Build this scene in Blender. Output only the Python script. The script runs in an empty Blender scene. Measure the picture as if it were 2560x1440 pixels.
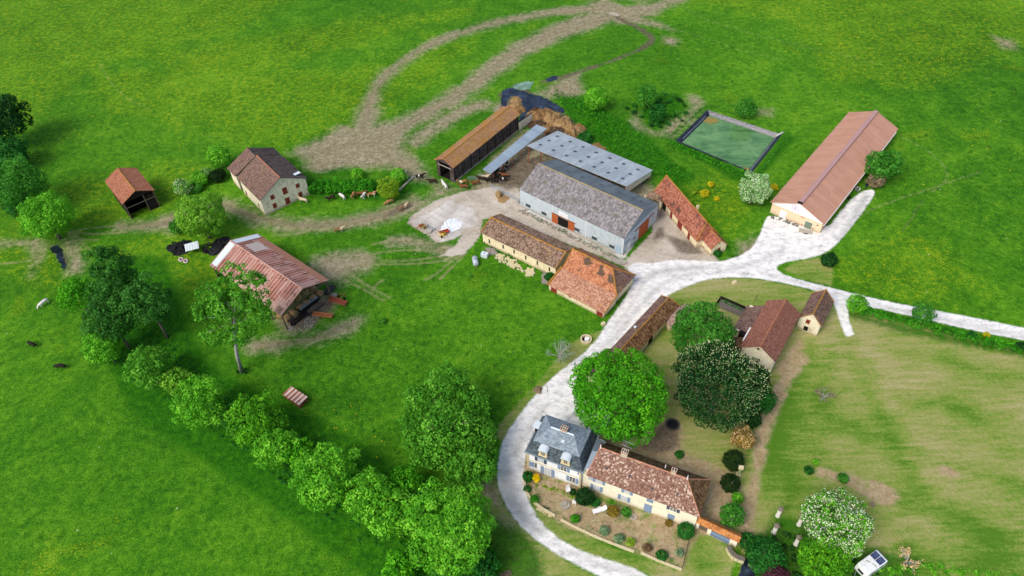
import bpy, math, random
import numpy as np
from mathutils import Vector, Matrix
rng = np.random.default_rng(7); random.seed(7)
sc = bpy.context.scene
C = sc.collection
# ---------------------------------------------------------------- camera
PW, PH, FPX, HC = 2560, 1440, 1850.0, 115.0
pt, rl = math.radians(46), math.radians(-2.5)
Fv = np.array([0, math.cos(pt), -math.sin(pt)]); Rv0 = np.array([1., 0, 0]); Uv0 = np.cross(Rv0, Fv)
Rv = Rv0*math.cos(rl) + Uv0*math.sin(rl); Uv = -Rv0*math.sin(rl) + Uv0*math.cos(rl)
cam = bpy.data.cameras.new('camera'); co = bpy.data.objects.new('camera', cam); C.objects.link(co)
m = Matrix(((Rv[0], Uv[0], -Fv[0], 0), (Rv[1], Uv[1], -Fv[1], 0), (Rv[2], Uv[2], -Fv[2], HC), (0, 0, 0, 1)))
co.matrix_world = m
cam.sensor_width = 36; cam.lens = 36*FPX/PW; cam.clip_end = 5000; cam.clip_start = 1
sc.camera = co
# ---------------------------------------------------------------- sky, sun, exposure
SUN_EL, SUN_AZ = 48, 223        # azimuth of the sun, degrees anticlockwise from +x
w = bpy.data.worlds.new('World'); sc.world = w; w.use_nodes = True
wn = w.node_tree.nodes; sky = wn.new('ShaderNodeTexSky'); sky.sky_type = 'NISHITA'; sky.sun_disc = False
sky.sun_elevation = math.radians(SUN_EL); sky.sun_rotation = math.radians(90 - SUN_AZ)
sky.air_density = 0.8; sky.dust_density = 3.0
bgn = wn['Background']; w.node_tree.links.new(sky.outputs[0], bgn.inputs[0]); bgn.inputs[1].default_value = 0.15
sl = bpy.data.lights.new('sun', 'SUN'); sl.energy = 1.35; sl.angle = math.radians(24); sl.color = (1, .955, .89)
so = bpy.data.objects.new('sun', sl); C.objects.link(so)
d = Vector((math.cos(math.radians(SUN_AZ))*math.cos(math.radians(SUN_EL)), math.sin(math.radians(SUN_AZ))*math.cos(math.radians(SUN_EL)), math.sin(math.radians(SUN_EL))))
so.rotation_euler = d.to_track_quat('Z', 'Y').to_euler(); so.location = (0, 0, 200)
sc.view_settings.view_transform = 'Standard'; sc.view_settings.look = 'None'
sc.view_settings.exposure = 0.56; sc.view_settings.gamma = 1
sc.cycles.max_bounces = 6; sc.cycles.transparent_max_bounces = 8
sc.cycles.use_denoising = True

# ---------------------------------------------------------------- survey helpers (plan position from the photo measurements)
def P(x, y, z=0.0):
    d = Fv*FPX + Rv*(x-PW/2) - Uv*(y-PH/2)
    t = (z-HC)/d[2]; return np.array([d[0]*t, d[1]*t])
def ray(x, y):
    d = Fv*FPX + Rv*(x-PW/2) - Uv*(y-PH/2); return d
def depth(x, y, z): return float(np.dot(np.array([x, y, z-HC]), Fv))
def lin(h):
    h = h.lstrip('#'); c = [int(h[i:i+2], 16)/255 for i in (0, 2, 4)]
    return tuple((v/12.92 if v <= .04045 else ((v+.055)/1.055)**2.4) for v in c) + (1,)
# ---------------------------------------------------------------- node helpers
class N:
    def __init__(s, name, rough=.9, spec=.2):
        s.m = bpy.data.materials.new(name); s.m.use_nodes = True; s.t = s.m.node_tree; s.b = s.t.nodes['Principled BSDF']
        s.b.inputs['Roughness'].default_value = rough; s.b.inputs['Specular IOR Level'].default_value = spec
    def n(s, ty, **k):
        x = s.t.nodes.new('ShaderNode'+ty)
        for a, b in k.items(): setattr(x, a, b)
        return x
    def l(s, a, b): s.t.links.new(a, b)
    def put(s, sock, v):
        if v is None: return
        if hasattr(v, 'is_output') or isinstance(v, bpy.types.NodeSocket): s.l(v, sock)
        else: sock.default_value = v
    def math(s, op, a, b=None, c=None, clamp=False):
        x = s.n('Math', operation=op, use_clamp=clamp); s.put(x.inputs[0], a); s.put(x.inputs[1], b); s.put(x.inputs[2], c); return x.outputs[0]
    def noise(s, vec, scale, detail=4, rough=.6, dist=0):
        x = s.n('TexNoise'); s.put(x.inputs['Vector'], vec); x.inputs['Scale'].default_value = scale; x.inputs['Detail'].default_value = detail
        x.inputs['Roughness'].default_value = rough; x.inputs['Distortion'].default_value = dist; return x.outputs['Fac']
    def vor(s, vec, scale, feature='F1'):
        x = s.n('TexVoronoi', feature=feature); s.put(x.inputs['Vector'], vec); x.inputs['Scale'].default_value = scale; return x
    def mapv(s, vec, rot=0, scale=(1, 1, 1), loc=(0, 0, 0)):
        x = s.n('Mapping'); s.l(vec, x.inputs[0]); x.inputs['Rotation'].default_value = (0, 0, math.radians(rot)); x.inputs['Scale'].default_value = scale
        x.inputs['Location'].default_value = loc; return x.outputs[0]
    def step(s, v, a, b, oa=0, ob=1):
        x = s.n('MapRange', interpolation_type='SMOOTHSTEP'); s.put(x.inputs[0], v); x.inputs[1].default_value = a; x.inputs[2].default_value = b
        x.inputs[3].default_value = oa; x.inputs[4].default_value = ob; return x.outputs[0]
    def mix(s, f, a, b, blend='MIX'):
        x = s.n('Mix', data_type='RGBA', blend_type=blend); s.put(x.inputs[0], f)
        s.put(x.inputs[6], lin(a) if isinstance(a, str) else a); s.put(x.inputs[7], lin(b) if isinstance(b, str) else b); return x.outputs[2]
    def ramp(s, f, stops):
        x = s.n('ValToRGB'); s.put(x.inputs[0], f); e = x.color_ramp.elements
        while len(e) > 1: e.remove(e[-1])
        for i, (p, c) in enumerate(stops):
            q = e[0] if i == 0 else e.new(p)
            q.position = p; q.color = lin(c) if isinstance(c, str) else c
        return x.outputs[0]
    def attr(s, name): x = s.n('Attribute', attribute_name=name); return x.outputs['Fac']
    def pos(s): return s.n('NewGeometry').outputs['Position']
    def obj(s): return s.n('TexCoord').outputs['Object']
    def uv(s): return s.n('TexCoord').outputs['UV']
    def bump(s, h, strength=.4, dist=.05):
        x = s.n('Bump'); s.put(x.inputs['Height'], h); x.inputs['Strength'].default_value = strength; x.inputs['Distance'].default_value = dist
        s.l(x.outputs[0], s.b.inputs['Normal'])
    def col(s, c): s.put(s.b.inputs['Base Color'], lin(c) if isinstance(c, str) else c)
    def cell(s, uv, sx, sy):
        sp = s.n('SeparateXYZ'); s.l(uv, sp.inputs[0])
        r = s.math('FLOOR', s.math('DIVIDE', sp.outputs[1], sy))
        c = s.math('FLOOR', s.math('ADD', s.math('DIVIDE', sp.outputs[0], sx), s.math('MULTIPLY', r, .37)))
        cb = s.n('CombineXYZ'); s.l(c, cb.inputs[0]); s.l(r, cb.inputs[1])
        wn_ = s.n('TexWhiteNoise', noise_dimensions='2D'); s.l(cb.outputs[0], wn_.inputs['Vector']); return wn_.outputs['Value'], sp
MC = {}
def plain(name, c, rough=.85, var=.25, scale=1.2, metal=0, spec=.25, c2=None):
    if name in MC: return MC[name]
    k = N(name, rough, spec); o = k.pos(); n1 = k.noise(o, scale, 5); n2 = k.noise(o, scale*9, 3)
    c = lin(c); dk = tuple(v*(1-var) for v in c[:3])+(1,); lt = tuple(min(1, v*(1+var*.6)) for v in c[:3])+(1,)
    f = k.math('ADD', k.math('MULTIPLY', n1, .65), k.math('MULTIPLY', n2, .35))
    cc = k.ramp(f, [(.32, dk), (.5, c), (.7, lt)])
    if c2: cc = k.mix(k.step(k.noise(o, scale*1.7, 6, .7), .52, .66), cc, c2)
    k.col(cc); k.b.inputs['Metallic'].default_value = metal; k.bump(n2, .25, .02); MC[name] = k.m; return k.m
def tile(name, cols, lich=None, lt=(.55, .68), cell=(.28, .33), spot=None, st=.9, big=.35, patch=None, pt_=(.52, .6), pscale=.35):
    k = N(name, .92, .15); uv = k.uv(); v, sp = k.cell(uv, *cell)
    o = k.pos(); nb = k.noise(o, .5, 6, .65); nf = k.noise(o, 2.6, 4, .7)
    f = k.math('ADD', k.math('MULTIPLY', v, .52), k.math('ADD', k.math('MULTIPLY', nb, big), k.math('MULTIPLY', nf, .35)))
    n = len(cols); c = k.ramp(f, [(.28+.55*i/(n-1), q) for i, q in enumerate(cols)])
    if patch: c = k.mix(k.step(k.noise(o, pscale, 3, .55), *pt_), c, patch)
    if lich:
        g = k.math('ADD', k.math('MULTIPLY', k.noise(o, .42, 7, .75), .8), k.math('MULTIPLY', v, .2)); c = k.mix(k.step(g, *lt), c, lich)
    if spot:
        w2, _ = k.cell(k.mapv(uv, 0, (1, 1, 1), (3.3, 7.7, 0)), cell[0]*1.3, cell[1]*1.1)
        g = k.math('ADD', w2, k.math('MULTIPLY', k.math('SUBTRACT', k.noise(o, .45, 4), .5), 1.3)); c = k.mix(k.step(g, st-.04, st+.04), c, spot)
    k.col(c)
    rows = k.math('FRACT', k.math('DIVIDE', sp.outputs[1], cell[1])); cl = k.math('SINE', k.math('MULTIPLY', sp.outputs[0], 6.283/cell[0]))
    k.bump(k.math('ADD', k.math('ADD', rows, k.math('MULTIPLY', v, .8)), k.math('MULTIPLY', cl, .4)), .7, .06); return k.m
def sheet(name, cols, pitch=.9, line=None, lw=.06, rust=None, rt=(.5, .62), rows=3.2, rough=.6, metal=.0, contrast=.5):
    k = N(name, rough, .35); uv = k.uv(); v, sp = k.cell(uv, pitch, rows); o = k.pos(); st = k.noise(k.mapv(uv, 0, (1.6, .14, 1)), 1.3, 5, .7); nb = k.noise(o, .35, 5, .6)
    f = k.math('ADD', k.math('MULTIPLY', v, contrast*.6), k.math('ADD', k.math('MULTIPLY', st, .55), k.math('MULTIPLY', nb, .35)))
    n = len(cols); c = k.ramp(f, [(.32+.5*i/(n-1), q) for i, q in enumerate(cols)])
    if rust: c = k.mix(k.step(k.noise(o, .5, 6, .7), *rt), c, rust)
    fr = k.math('FRACT', k.math('DIVIDE', sp.outputs[0], pitch))
    if line: c = k.mix(k.math('MULTIPLY', k.math('LESS_THAN', fr, lw/pitch), k.step(st, .2, .5, .4, 1)), c, line)
    k.col(c); k.b.inputs['Metallic'].default_value = metal
    k.bump(k.math('SINE', k.math('MULTIPLY', sp.outputs[0], 6.283*3/pitch)), .6, .05); return k.m
def wallm(name, base, stain, dirt='#8d7c5c', st=(.5, .7)):
    k = N(name, .93, .15); o = k.pos(); sp = k.n('SeparateXYZ'); k.l(o, sp.inputs[0])
    n1 = k.noise(o, .7, 6, .7); n2 = k.noise(o, 5, 4, .6); vs = k.noise(k.mapv(o, 0, (1.2, 1.2, .15)), 2.0, 4, .7)
    b = lin(base); c = k.ramp(n2, [(.3, tuple(x*.88 for x in b[:3])+(1,)), (.6, b)])
    c = k.mix(k.step(n1, *st, 0, .8), c, stain); c = k.mix(k.step(vs, .52, .72, 0, .55), c, stain)
    low = k.step(k.math('ADD', sp.outputs[2], k.math('MULTIPLY', n1, -1.6)), -.9, .25, 1, 0); c = k.mix(k.math('MULTIPLY', low, .75), c, dirt)
    k.col(c); k.bump(n2, .3, .03); return k.m
# ---------------------------------------------------------------- mesh helpers
class MB:
    def __init__(s): s.v = []; s.f = []; s.uv = []; s.mi = []; s.cm = 0
    def add(s, vs, fs, uvs=None):
        b = len(s.v); s.v += [tuple(map(float, v)) for v in vs]
        for i, f in enumerate(fs):
            s.f.append([b+j for j in f]); s.uv.append(uvs[i] if uvs else [(0, 0)]*len(f)); s.mi.append(s.cm)
        return s
    def face(s, pts, uv=None): return s.add(pts, [list(range(len(pts)))], [uv] if uv else None)
    def box(s, c, size, rz=0, M=None):
        x, y, z = [q/2 for q in size]; R = Matrix.Rotation(rz, 3, 'Z')
        vs = [Vector((a*x, b*y, e*z)) for a in (-1, 1) for b in (-1, 1) for e in (-1, 1)]
        vs = [(R @ v)+Vector(c) for v in vs]
        if M: vs = [M @ v for v in vs]
        return s.add(vs, [(0, 1, 3, 2), (4, 6, 7, 5), (0, 4, 5, 1), (2, 3, 7, 6), (0, 2, 6, 4), (1, 5, 7, 3)])
    def tube(s, pts, rs, n=8, cap=True):
        pts = [Vector(p) for p in pts]; rings = []
        for i, p in enumerate(pts):
            a = pts[max(i-1, 0)]; b = pts[min(i+1, len(pts)-1)]; t = (b-a).normalized()
            u = t.cross(Vector((0, 0, 1)));  u = u.normalized() if u.length > 1e-3 else Vector((1, 0, 0)); v2 = t.cross(u)
            r = rs[i] if hasattr(rs, '__len__') else rs
            rings.append([p+(u*math.cos(6.2832*j/n)+v2*math.sin(6.2832*j/n))*r for j in range(n)])
        vs = [q for r in rings for q in r]; fs = []
        for i in range(len(pts)-1):
            for j in range(n): fs.append((i*n+j, i*n+(j+1) % n, (i+1)*n+(j+1) % n, (i+1)*n+j))
        if cap: fs.append(tuple(range(n))); fs.append(tuple(range((len(pts)-1)*n, len(pts)*n)))
        return s.add(vs, fs)
    def prism(s, poly, z0, z1):
        n = len(poly); vs = [(x, y, z0) for x, y in poly]+[(x, y, z1) for x, y in poly]
        fs = [tuple(range(n))[::-1], tuple(range(n, 2*n))]+[(i, (i+1) % n, n+(i+1) % n, n+i) for i in range(n)]
        return s.add(vs, fs)
    def build(s, name, mat, parent=None, smooth=False, recalc=True):
        me = bpy.data.meshes.new(name); me.from_pydata(s.v, [], s.f)
        ul = me.uv_layers.new(name='UVMap'); k = 0; flat = [c for f in s.uv for c in f]
        ul.data.foreach_set('uv', [q for c in flat for q in c])
        mats = mat if isinstance(mat, (list, tuple)) else [mat]
        for q in mats: me.materials.append(q)
        if len(mats) > 1: me.polygons.foreach_set('material_index', s.mi)
        if recalc:
            import bmesh
            bm = bmesh.new(); bm.from_mesh(me); bmesh.ops.recalc_face_normals(bm, faces=bm.faces); bm.to_mesh(me); bm.free()
        if smooth: me.polygons.foreach_set('use_smooth', [True]*len(me.polygons))
        me.update(); o = bpy.data.objects.new(name, me); C.objects.link(o)
        if parent: o.parent = parent
        return o
def tag(o, label=None, cat=None, group=None, kind=None):
    if label: o['label'] = label
    if cat: o['category'] = cat
    if group: o['group'] = group
    if kind: o['kind'] = kind
    return o
def empty(name, loc, rz=0, label=None, cat=None, group=None):
    o = bpy.data.objects.new(name, None); C.objects.link(o); o.location = (float(loc[0]), float(loc[1]), float(loc[2]) if len(loc) > 2 else 0); o.rotation_euler = (0, 0, rz)
    o.empty_display_size = .5; return tag(o, label, cat, group)
def kids(o): return [c for c in bpy.data.objects if c.parent == o]
def copy_tree(o, parent=None):
    c = o.copy(); C.objects.link(c)
    if parent: c.parent = parent
    for ch in kids(o): copy_tree(ch, c)
    return c
# ---------------------------------------------------------------- the ground: one sheet, cut where its surface changes
step = .5
gx = np.arange(-200, 200.01, step); gy = np.arange(36, 300.01, step)
X, Y = np.meshgrid(gx, gy); NX, NY = len(gx), len(gy)
PX, PY = X.ravel(), Y.ravel()
def seg_d(px, py, a, b):
    ax, ay = a; bx, by = b; dx, dy = bx-ax, by-ay; L = dx*dx+dy*dy+1e-9
    t = np.clip(((px-ax)*dx+(py-ay)*dy)/L, 0, 1); return np.hypot(px-ax-t*dx, py-ay-t*dy), t
CL = 7.0
def layer(): return np.full(PX.shape, -CL)
def poly(S, pts, grow=0.0, world=False):
    w_ = [np.array(p) for p in pts] if world else [P(*p) for p in pts]; A = np.array(w_)
    x0, y0 = A.min(0)-CL; x1, y1 = A.max(0)+CL
    m_ = (PX > x0) & (PX < x1) & (PY > y0) & (PY < y1); qx, qy = PX[m_], PY[m_]
    dmin = np.full(qx.shape, 1e9); ins = np.zeros(qx.shape, bool)
    for i in range(len(A)):
        a, b = A[i], A[(i+1) % len(A)]; dd, _ = seg_d(qx, qy, a, b); dmin = np.minimum(dmin, dd)
        c = ((a[1] > qy) != (b[1] > qy)) & (qx < (b[0]-a[0])*(qy-a[1])/(b[1]-a[1]+1e-12)+a[0]); ins ^= c
    S[m_] = np.maximum(S[m_], np.clip(np.where(ins, dmin, -dmin)+grow, -CL, CL)); return S
def smooth_line(pts, it=2):
    for _ in range(it):
        q = [pts[0]]
        for a, b in zip(pts[:-1], pts[1:]): q += [(.75*a[0]+.25*b[0], .75*a[1]+.25*b[1], *( [.75*a[2]+.25*b[2]] if len(a) > 2 else [])), (.25*a[0]+.75*b[0], .25*a[1]+.75*b[1], *([.25*a[2]+.75*b[2]] if len(a) > 2 else []))]
        q.append(pts[-1]); pts = q
    return pts
def stroke(S, pts, hw=None, wsmooth=2):
    pts = smooth_line(pts, wsmooth)
    for a, b in zip(pts[:-1], pts[1:]):
        pa, pb = P(a[0], a[1]), P(b[0], b[1]); wa = a[2] if len(a) > 2 else hw; wb = b[2] if len(b) > 2 else hw
        mg = CL+max(wa, wb); x0, x1 = min(pa[0], pb[0])-mg, max(pa[0], pb[0])+mg; y0, y1 = min(pa[1], pb[1])-mg, max(pa[1], pb[1])+mg
        i0, i1 = max(0, int((x0-gx[0])/step)), min(NX, int((x1-gx[0])/step)+2); j0, j1 = max(0, int((y0-gy[0])/step)), min(NY, int((y1-gy[0])/step)+2)
        if i0 >= i1 or j0 >= j1: continue
        V = S.reshape(NY, NX)[j0:j1, i0:i1]; dd, t = seg_d(X[j0:j1, i0:i1], Y[j0:j1, i0:i1], pa, pb)
        np.maximum(V, np.clip(wa+(wb-wa)*t-dd, -CL, CL), out=V)
    return S
ROAD = layer(); DIRT = layer(); THIN = layer(); LAWN = layer(); MUD_SHADE = layer(); YARD = layer(); SOIL = layer(); LUSH = layer(); FLOW = layer(); STONE = layer(); VERD = layer(); RUT = layer(); WHEEL = layer()
# white chalk road round the manor house and out to the east
poly(ROAD, smooth_line([(1655,1460),(1600,1428),(1540,1405),(1470,1385),(1400,1350),(1350,1305),(1322,1255),(1309,1200),(1311,1150),(1322,1105),(1345,1062),(1372,1042),(1440,1066),(1500,1085),(1560,1080),(1500,1010),(1430,985),(1440,950),(1450,915),(1490,890),(1520,868),(1580,800),(1640,752),(1690,728),(1740,706),(1800,693),(1880,694),(1950,705),(2020,721),(2085,742),(2112,790),(2108,838),(2122,842),(2133,830),(2118,790),(2113,757),(2180,768),(2300,795),(2450,830),(2600,858),
 (2600,828),(2440,795),(2330,775),(2200,750),(2120,730),(2060,715),(1990,697),(1945,680),(1940,664),(1975,652),(2040,643),(2080,622),(2110,590),(2145,545),(2185,490),(2187,472),(2155,478),(2120,505),(2062,580),(1990,556),(1925,536),(1912,552),(1900,588),(1880,620),(1850,640),(1800,655),(1740,652),(1690,648),(1620,660),(1590,655),(1566,668),(1586,690),(1580,712),(1560,750),(1514,812),(1500,840),(1462,880),(1430,905),(1385,940),(1350,975),(1320,1008),(1285,1055),(1257,1100),(1244,1150),(1242,1200),(1262,1260),(1298,1312),(1350,1358),(1420,1402),(1500,1440),(1530,1460)], 1))
poly(ROAD, [(2080,745),(2116,752),(2122,800),(2136,836),(2116,842),(2104,815),(2094,785)])
# farmyard of trodden hardcore and old concrete
poly(YARD, [(1060,508),(1110,495),(1160,478),(1230,470),(1295,470),(1310,520),(1380,560),(1480,612),(1560,655),(1650,560),(1700,585),(1740,640),(1790,655),(1700,690),(1600,705),(1560,668),(1500,640),(1440,618),(1350,580),(1260,540),(1205,548),(1200,588),(1182,612),(1160,636),(1128,640),(1100,640),(1140,612),(1158,580),(1130,600),(1090,608),(1075,590),(1020,560),(1022,545),(1090,500)])
poly(STONE, [(1078,530),(1125,500),(1180,520),(1200,560),(1158,575),(1150,590),(1108,605),(1088,598),(1098,575),(1075,575),(1020,556)])
# trampled earth
poly(DIRT, smooth_line([(705,380),(760,352),(810,330),(860,300),(895,315),(930,300),(1000,300),(1035,340),(1022,370),(1060,400),(1092,440),(1135,462),(1190,470),(1205,440),(1225,425),(1290,400),(1345,395),(1400,420),(1330,470),(1300,500),(1240,490),(1160,480),(1100,500),(1062,520),(1010,545),(985,530),(1040,500),(1080,472),(1035,462),(1000,438),(960,428),(900,432),(850,425),(800,440),(765,432),(740,400)], 1), -1.8)
stroke(DIRT, [(900,345,3),(915,290,2.6),(925,255,1.8),(950,205,1.7),(985,168,1.6),(1040,130,1.5),(1110,96,1.6),(1200,66,1.8),(1300,44,2),(1420,26,2.2),(1500,22,2.8),(1545,48,3)])
stroke(DIRT, [(920,360,3),(985,328,3),(1060,285,3.0),(1140,242,3.0),(1210,190,3.0),(1275,140,3.6),(1340,102,4.2),(1420,70,4.8),(1480,48,5),(1530,42,3)])
stroke(DIRT, [(1200,265,2.5),(1150,280,2),(1085,320,2),(1040,350,2.5)])
poly(DIRT, [(1480,0),(1660,0),(1700,-20),(1520,-30),(1470,-20)]); stroke(DIRT, [(1540,35,4),(1600,30,5),(1640,14,3),(1700,-5,2)]); stroke(DIRT, [(1500,15,4),(1540,30,5),(1590,48,3),(1640,60,1),(1680,75,.5)])
poly(DIRT, [(1340,235),(1400,200),(1452,178),(1448,200),(1452,232),(1400,238),(1370,252)]); stroke(DIRT, [(1262,275,3),(1280,262,3),(1300,250,2)])
stroke(DIRT, [(1030,512,2.6),(965,538,2.2),(880,556,2.0),(800,566,1.9),(735,563,1.9),(660,548,1.8),(600,532,1.8),(555,512,2),(500,540,2.6),(430,556,2.8),(370,566,2.2),(300,568,1.0)])
poly(DIRT, [(785,668),(800,645),(840,633),(895,636),(925,648),(915,668),(880,685),(850,705),(810,700)], .5)
stroke(DIRT, [(640,866,1.3),(700,862,.8),(770,852,1),(840,830,1.4),(885,805,1.2)]); stroke(DIRT, [(985,602,1.4),(1020,598,1.2),(1060,612,1),(1110,628,1.6)])
stroke(DIRT, [(1905,600,.8),(1880,625,2.2),(1850,645,1.2)]); poly(DIRT, [(1728,243),(1752,255),(1755,275),(1725,300),(1690,318),(1680,340),(1660,330),(1672,310),(1712,290),(1735,268)])
stroke(DIRT, [(1590,285,.6),(1590,310,.5),(1625,330,.5),(1650,335,.4)]); poly(DIRT, [(1900,275),(1925,275),(1930,290),(1905,285)]); poly(DIRT, [(1660,92),(1690,100),(1685,112),(1664,108)]); poly(DIRT, [(2470,85),(2530,100),(2560,130),(2500,120)], -1)
stroke(SOIL, [(1860,1360,.9),(1872,1300,1.3),(1885,1200,1.3),(1905,1080,1.3),(1945,975,1.6),(2005,890,1.2)]); poly(DIRT, [(75,615),(110,610),(102,650),(78,690),(85,650)], -.5)
stroke(DIRT, [(0,612,.3),(90,604,.4)]); poly(DIRT, [(150,600),(180,605),(212,660),(205,680),(165,680),(170,650)], -.3)
poly(DIRT, [(690,790),(725,845),(770,835),(790,800),(830,760),(820,735),(760,760)]); poly(DIRT, [(1240,1180),(1262,1262),(1300,1318),(1280,1335),(1230,1270),(1170,1230),(1180,1200)], -1)
# thin ruts and wheel lines
for a in ([(1110,640),(1040,650),(960,652),(900,655)], [(1140,630),(1050,624),(960,628),(900,645)], [(1150,640),(1080,658),(1010,660),(900,662)], [(1160,630),(1120,660),(1085,690),(1062,700)], [(1165,632),(1130,668),(1100,698)], [(1120,618),(1060,602),(985,598),(930,612)],
          [(860,700),(900,718),(960,752)], [(880,690),(930,720),(975,745)], [(900,700),(940,730),(935,712),(960,700)], [(640,868),(700,852),(780,848),(830,842)],
          [(180,580),(220,570),(320,562)], [(180,582),(240,586),(320,580)], [(175,580),(205,600),(245,600)], [(175,575),(200,600),(225,625)], [(170,585),(190,610),(195,640)], [(290,575),(380,560),(440,545)],
          [(560,505),(640,540),(740,575),(860,572),(960,545),(1040,505)], [(700,590),(760,582),(850,560),(930,545)],
          [(1640,60),(1730,85),(1830,120),(1960,150)], [(1680,0),(1760,50),(1900,90),(2200,160)], [(2250,340),(2330,380),(2380,440),(2330,480)], [(2060,590),(2180,520),(2330,470),(2450,430)],
          [(250,160),(275,205),(320,250),(380,275)], [(0,660),(60,655),(110,640)], [(1320,395),(1290,430),(1230,462)], [(960,360),(985,400),(1040,430),(1085,445)]): stroke(THIN, a, .05 if a[0][0] in (1640, 1680, 250, 2060, 2250) else .22)
# mown dry grass
poly(LAWN, [(2095,760),(2180,785),(2300,815),(2450,855),(2600,885),(2600,1500),(1850,1500),(1868,1330),(1880,1180),(1905,1060),(1940,960),(1990,880),(2050,800)], .5)
poly(LAWN, [(1640,760),(1700,722),(1760,700),(1800,695),(1880,696),(1950,707),(2040,730),(2000,770),(1940,800),(1850,800),(1740,770)])
poly(LAWN, [(1960,672),(1985,655),(2045,645),(2082,650),(2080,715),(2000,695)]); poly(LAWN, [(1850,640),(1895,600),(1912,575),(1905,610),(1870,640),(1820,650)])
poly(LAWN, [(1640,880),(1700,860),(1900,1000),(1900,1180),(1860,1330),(1780,1310),(1780,1180),(1640,1100),(1600,1000)])
poly(LAWN, [(1245,1090),(1255,1062),(1300,1010),(1340,970),(1380,920),(1420,870),(1450,850),(1500,830),(1490,850),(1440,895),(1380,942),(1318,1006),(1282,1055),(1262,1100)], .4)
poly(LAWN, [(1235,1200),(1260,1262),(1300,1315),(1350,1360),(1420,1404),(1520,1460),(1270,1460),(1250,1400),(1200,1300)])
poly(LAWN, [(1310,1160),(1308,1205),(1322,1256),(1350,1306),(1400,1351),(1470,1386),(1560,1412),(1640,1445),(1820,1460),(1840,1380),(1740,1330),(1690,1425),(1560,1380),(1400,1315),(1335,1262),(1318,1215)])
poly(LAWN, [(1180,1195),(1240,1215),(1262,1290),(1250,1330),(1150,1240)], -1)
poly(SOIL, [(1322,1200),(1345,1215),(1420,1222),(1500,1262),(1600,1300),(1720,1335),(1738,1345),(1710,1420),(1650,1400),(1560,1372),(1480,1345),(1400,1312),(1345,1268),(1325,1235)])
poly(SOIL, [(1640,1052),(1690,1045),(1705,1090),(1700,1130),(1780,1165),(1850,1185),(1856,1240),(1832,1320),(1780,1310),(1760,1290),(1790,1200),(1650,1140),(1540,1100)])
stroke(SOIL, [(2060,1180,.8),(2110,1195,1.2),(2160,1215,2.0),(2200,1245,2.0)]); stroke(SOIL, [(2360,1175,.8),(2390,1185,1)]); poly(SOIL, [(1985,890),(2010,870),(2000,840),(1975,870),(1935,930),(1960,960)])
for a in ([(2105,835,1.2),(2150,930,1.6),(2200,1040,2.0),(2250,1140,1.8),(2310,1250,1.4),(2400,1340,1)], [(2030,860,1),(1985,960,1.6),(1950,1060,2),(1925,1150,1.5),(1915,1230,1)], [(2080,880,1.5),(2060,960,.8),(2050,1010,.8)], [(1960,1290,.8),(1990,1220,1.2),(1960,1160,1.2)], [(2230,1110,1),(2330,1140,1),(2450,1190,1.4),(2560,1210,1)], [(2200,1230,.5),(2290,1260,1.2),(2400,1290,1.5),(2500,1380,2)], [(2080,1050,.8),(2160,1080,1.2),(2210,1090,.8)], [(2300,1400,3),(2480,1430,4)], [(2010,900,1.3),(2110,960,.8)], [(1700,760,1),(1800,740,1.2),(1900,760,.8)], [(1262,1100,1),(1300,1040,.8),(1380,950,.7)], [(1330,1270,.6),(1400,1320,1),(1500,1360,1.0),(1600,1400,.8)], [(1740,1360,2),(1760,1420,2.5)], [(2370,900,1),(2480,940,1),(2560,950,1)], [(2250,1000,1.2),(2350,1010,1),(2420,1030,.8)]): stroke(VERD, a)
for a in ([(2180,1215,1.2),(2230,1240,.8)],): stroke(SOIL, a, 1)
poly(SOIL, [(1316,1188),(1420,1215),(1500,1250),(1600,1285),(1735,1325),(1700,1345),(1500,1275),(1340,1220)], .6); poly(SOIL, [(1296,1130),(1335,1055),(1400,1050),(1500,1075),(1640,1120),(1780,1170),(1800,1300),(1760,1330),(1700,1300),(1500,1240),(1318,1200)], .6)
poly(LAWN, [(1520,885),(1600,800),(1690,735),(1770,750),(1880,770),(1990,765),(2095,735),(2120,800),(2010,920),(1900,1010),(1700,1040),(1580,960)], .8); poly(LAWN, [(1370,1130),(1500,1080),(1700,1060),(1860,1200),(1860,1360),(1740,1340)], .5)
poly(DIRT, [(1180,475),(1215,425),(1290,345),(1345,312),(1400,330),(1560,420),(1640,480),(1650,530),(1560,500),(1400,440),(1300,480)], .5); poly(YARD, [(1630,545),(1668,505),(1700,560),(1745,610),(1795,650),(1700,650),(1640,600)], .3); poly(YARD, [(1205,470),(1290,460),(1310,520),(1240,510)])
poly(ROAD, [(1500,858),(1540,805),(1600,765),(1664,738),(1672,748),(1600,800),(1530,875)], .2); poly(STONE, [(1300,470),(1330,440),(1640,540),(1560,655),(1296,528)], -.4)
for a in ([(1268,1180,1.3),(1272,1230,1.6),(1300,1285,1.3),(1350,1330,.7)], [(1290,1130,.8),(1320,1080,.5),(1370,1010,.3)], [(2200,767,.2),(2330,792,.25),(2560,842,.3)], [(2120,742,.2),(2000,708,.15),(1900,680,.15)], [(1420,1380,.3),(1520,1418,.25),(1620,1445,.2)], [(1600,700,.5),(1640,680,.9),(1720,670,.8),(1800,668,.3)], [(1450,930,.3),(1520,860,.4),(1580,790,.3),(1640,720,.6)], [(1620,690,.2),(1580,760,.2),(1530,830,.2)], [(1960,620,.3),(1900,655,.3),(1800,680,.4)], [(2100,600,.8),(2140,540,.8),(2165,490,.8)], [(1760,680,.4),(1700,690,.4),(1640,720,.3)]): stroke(RUT, a)
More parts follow.
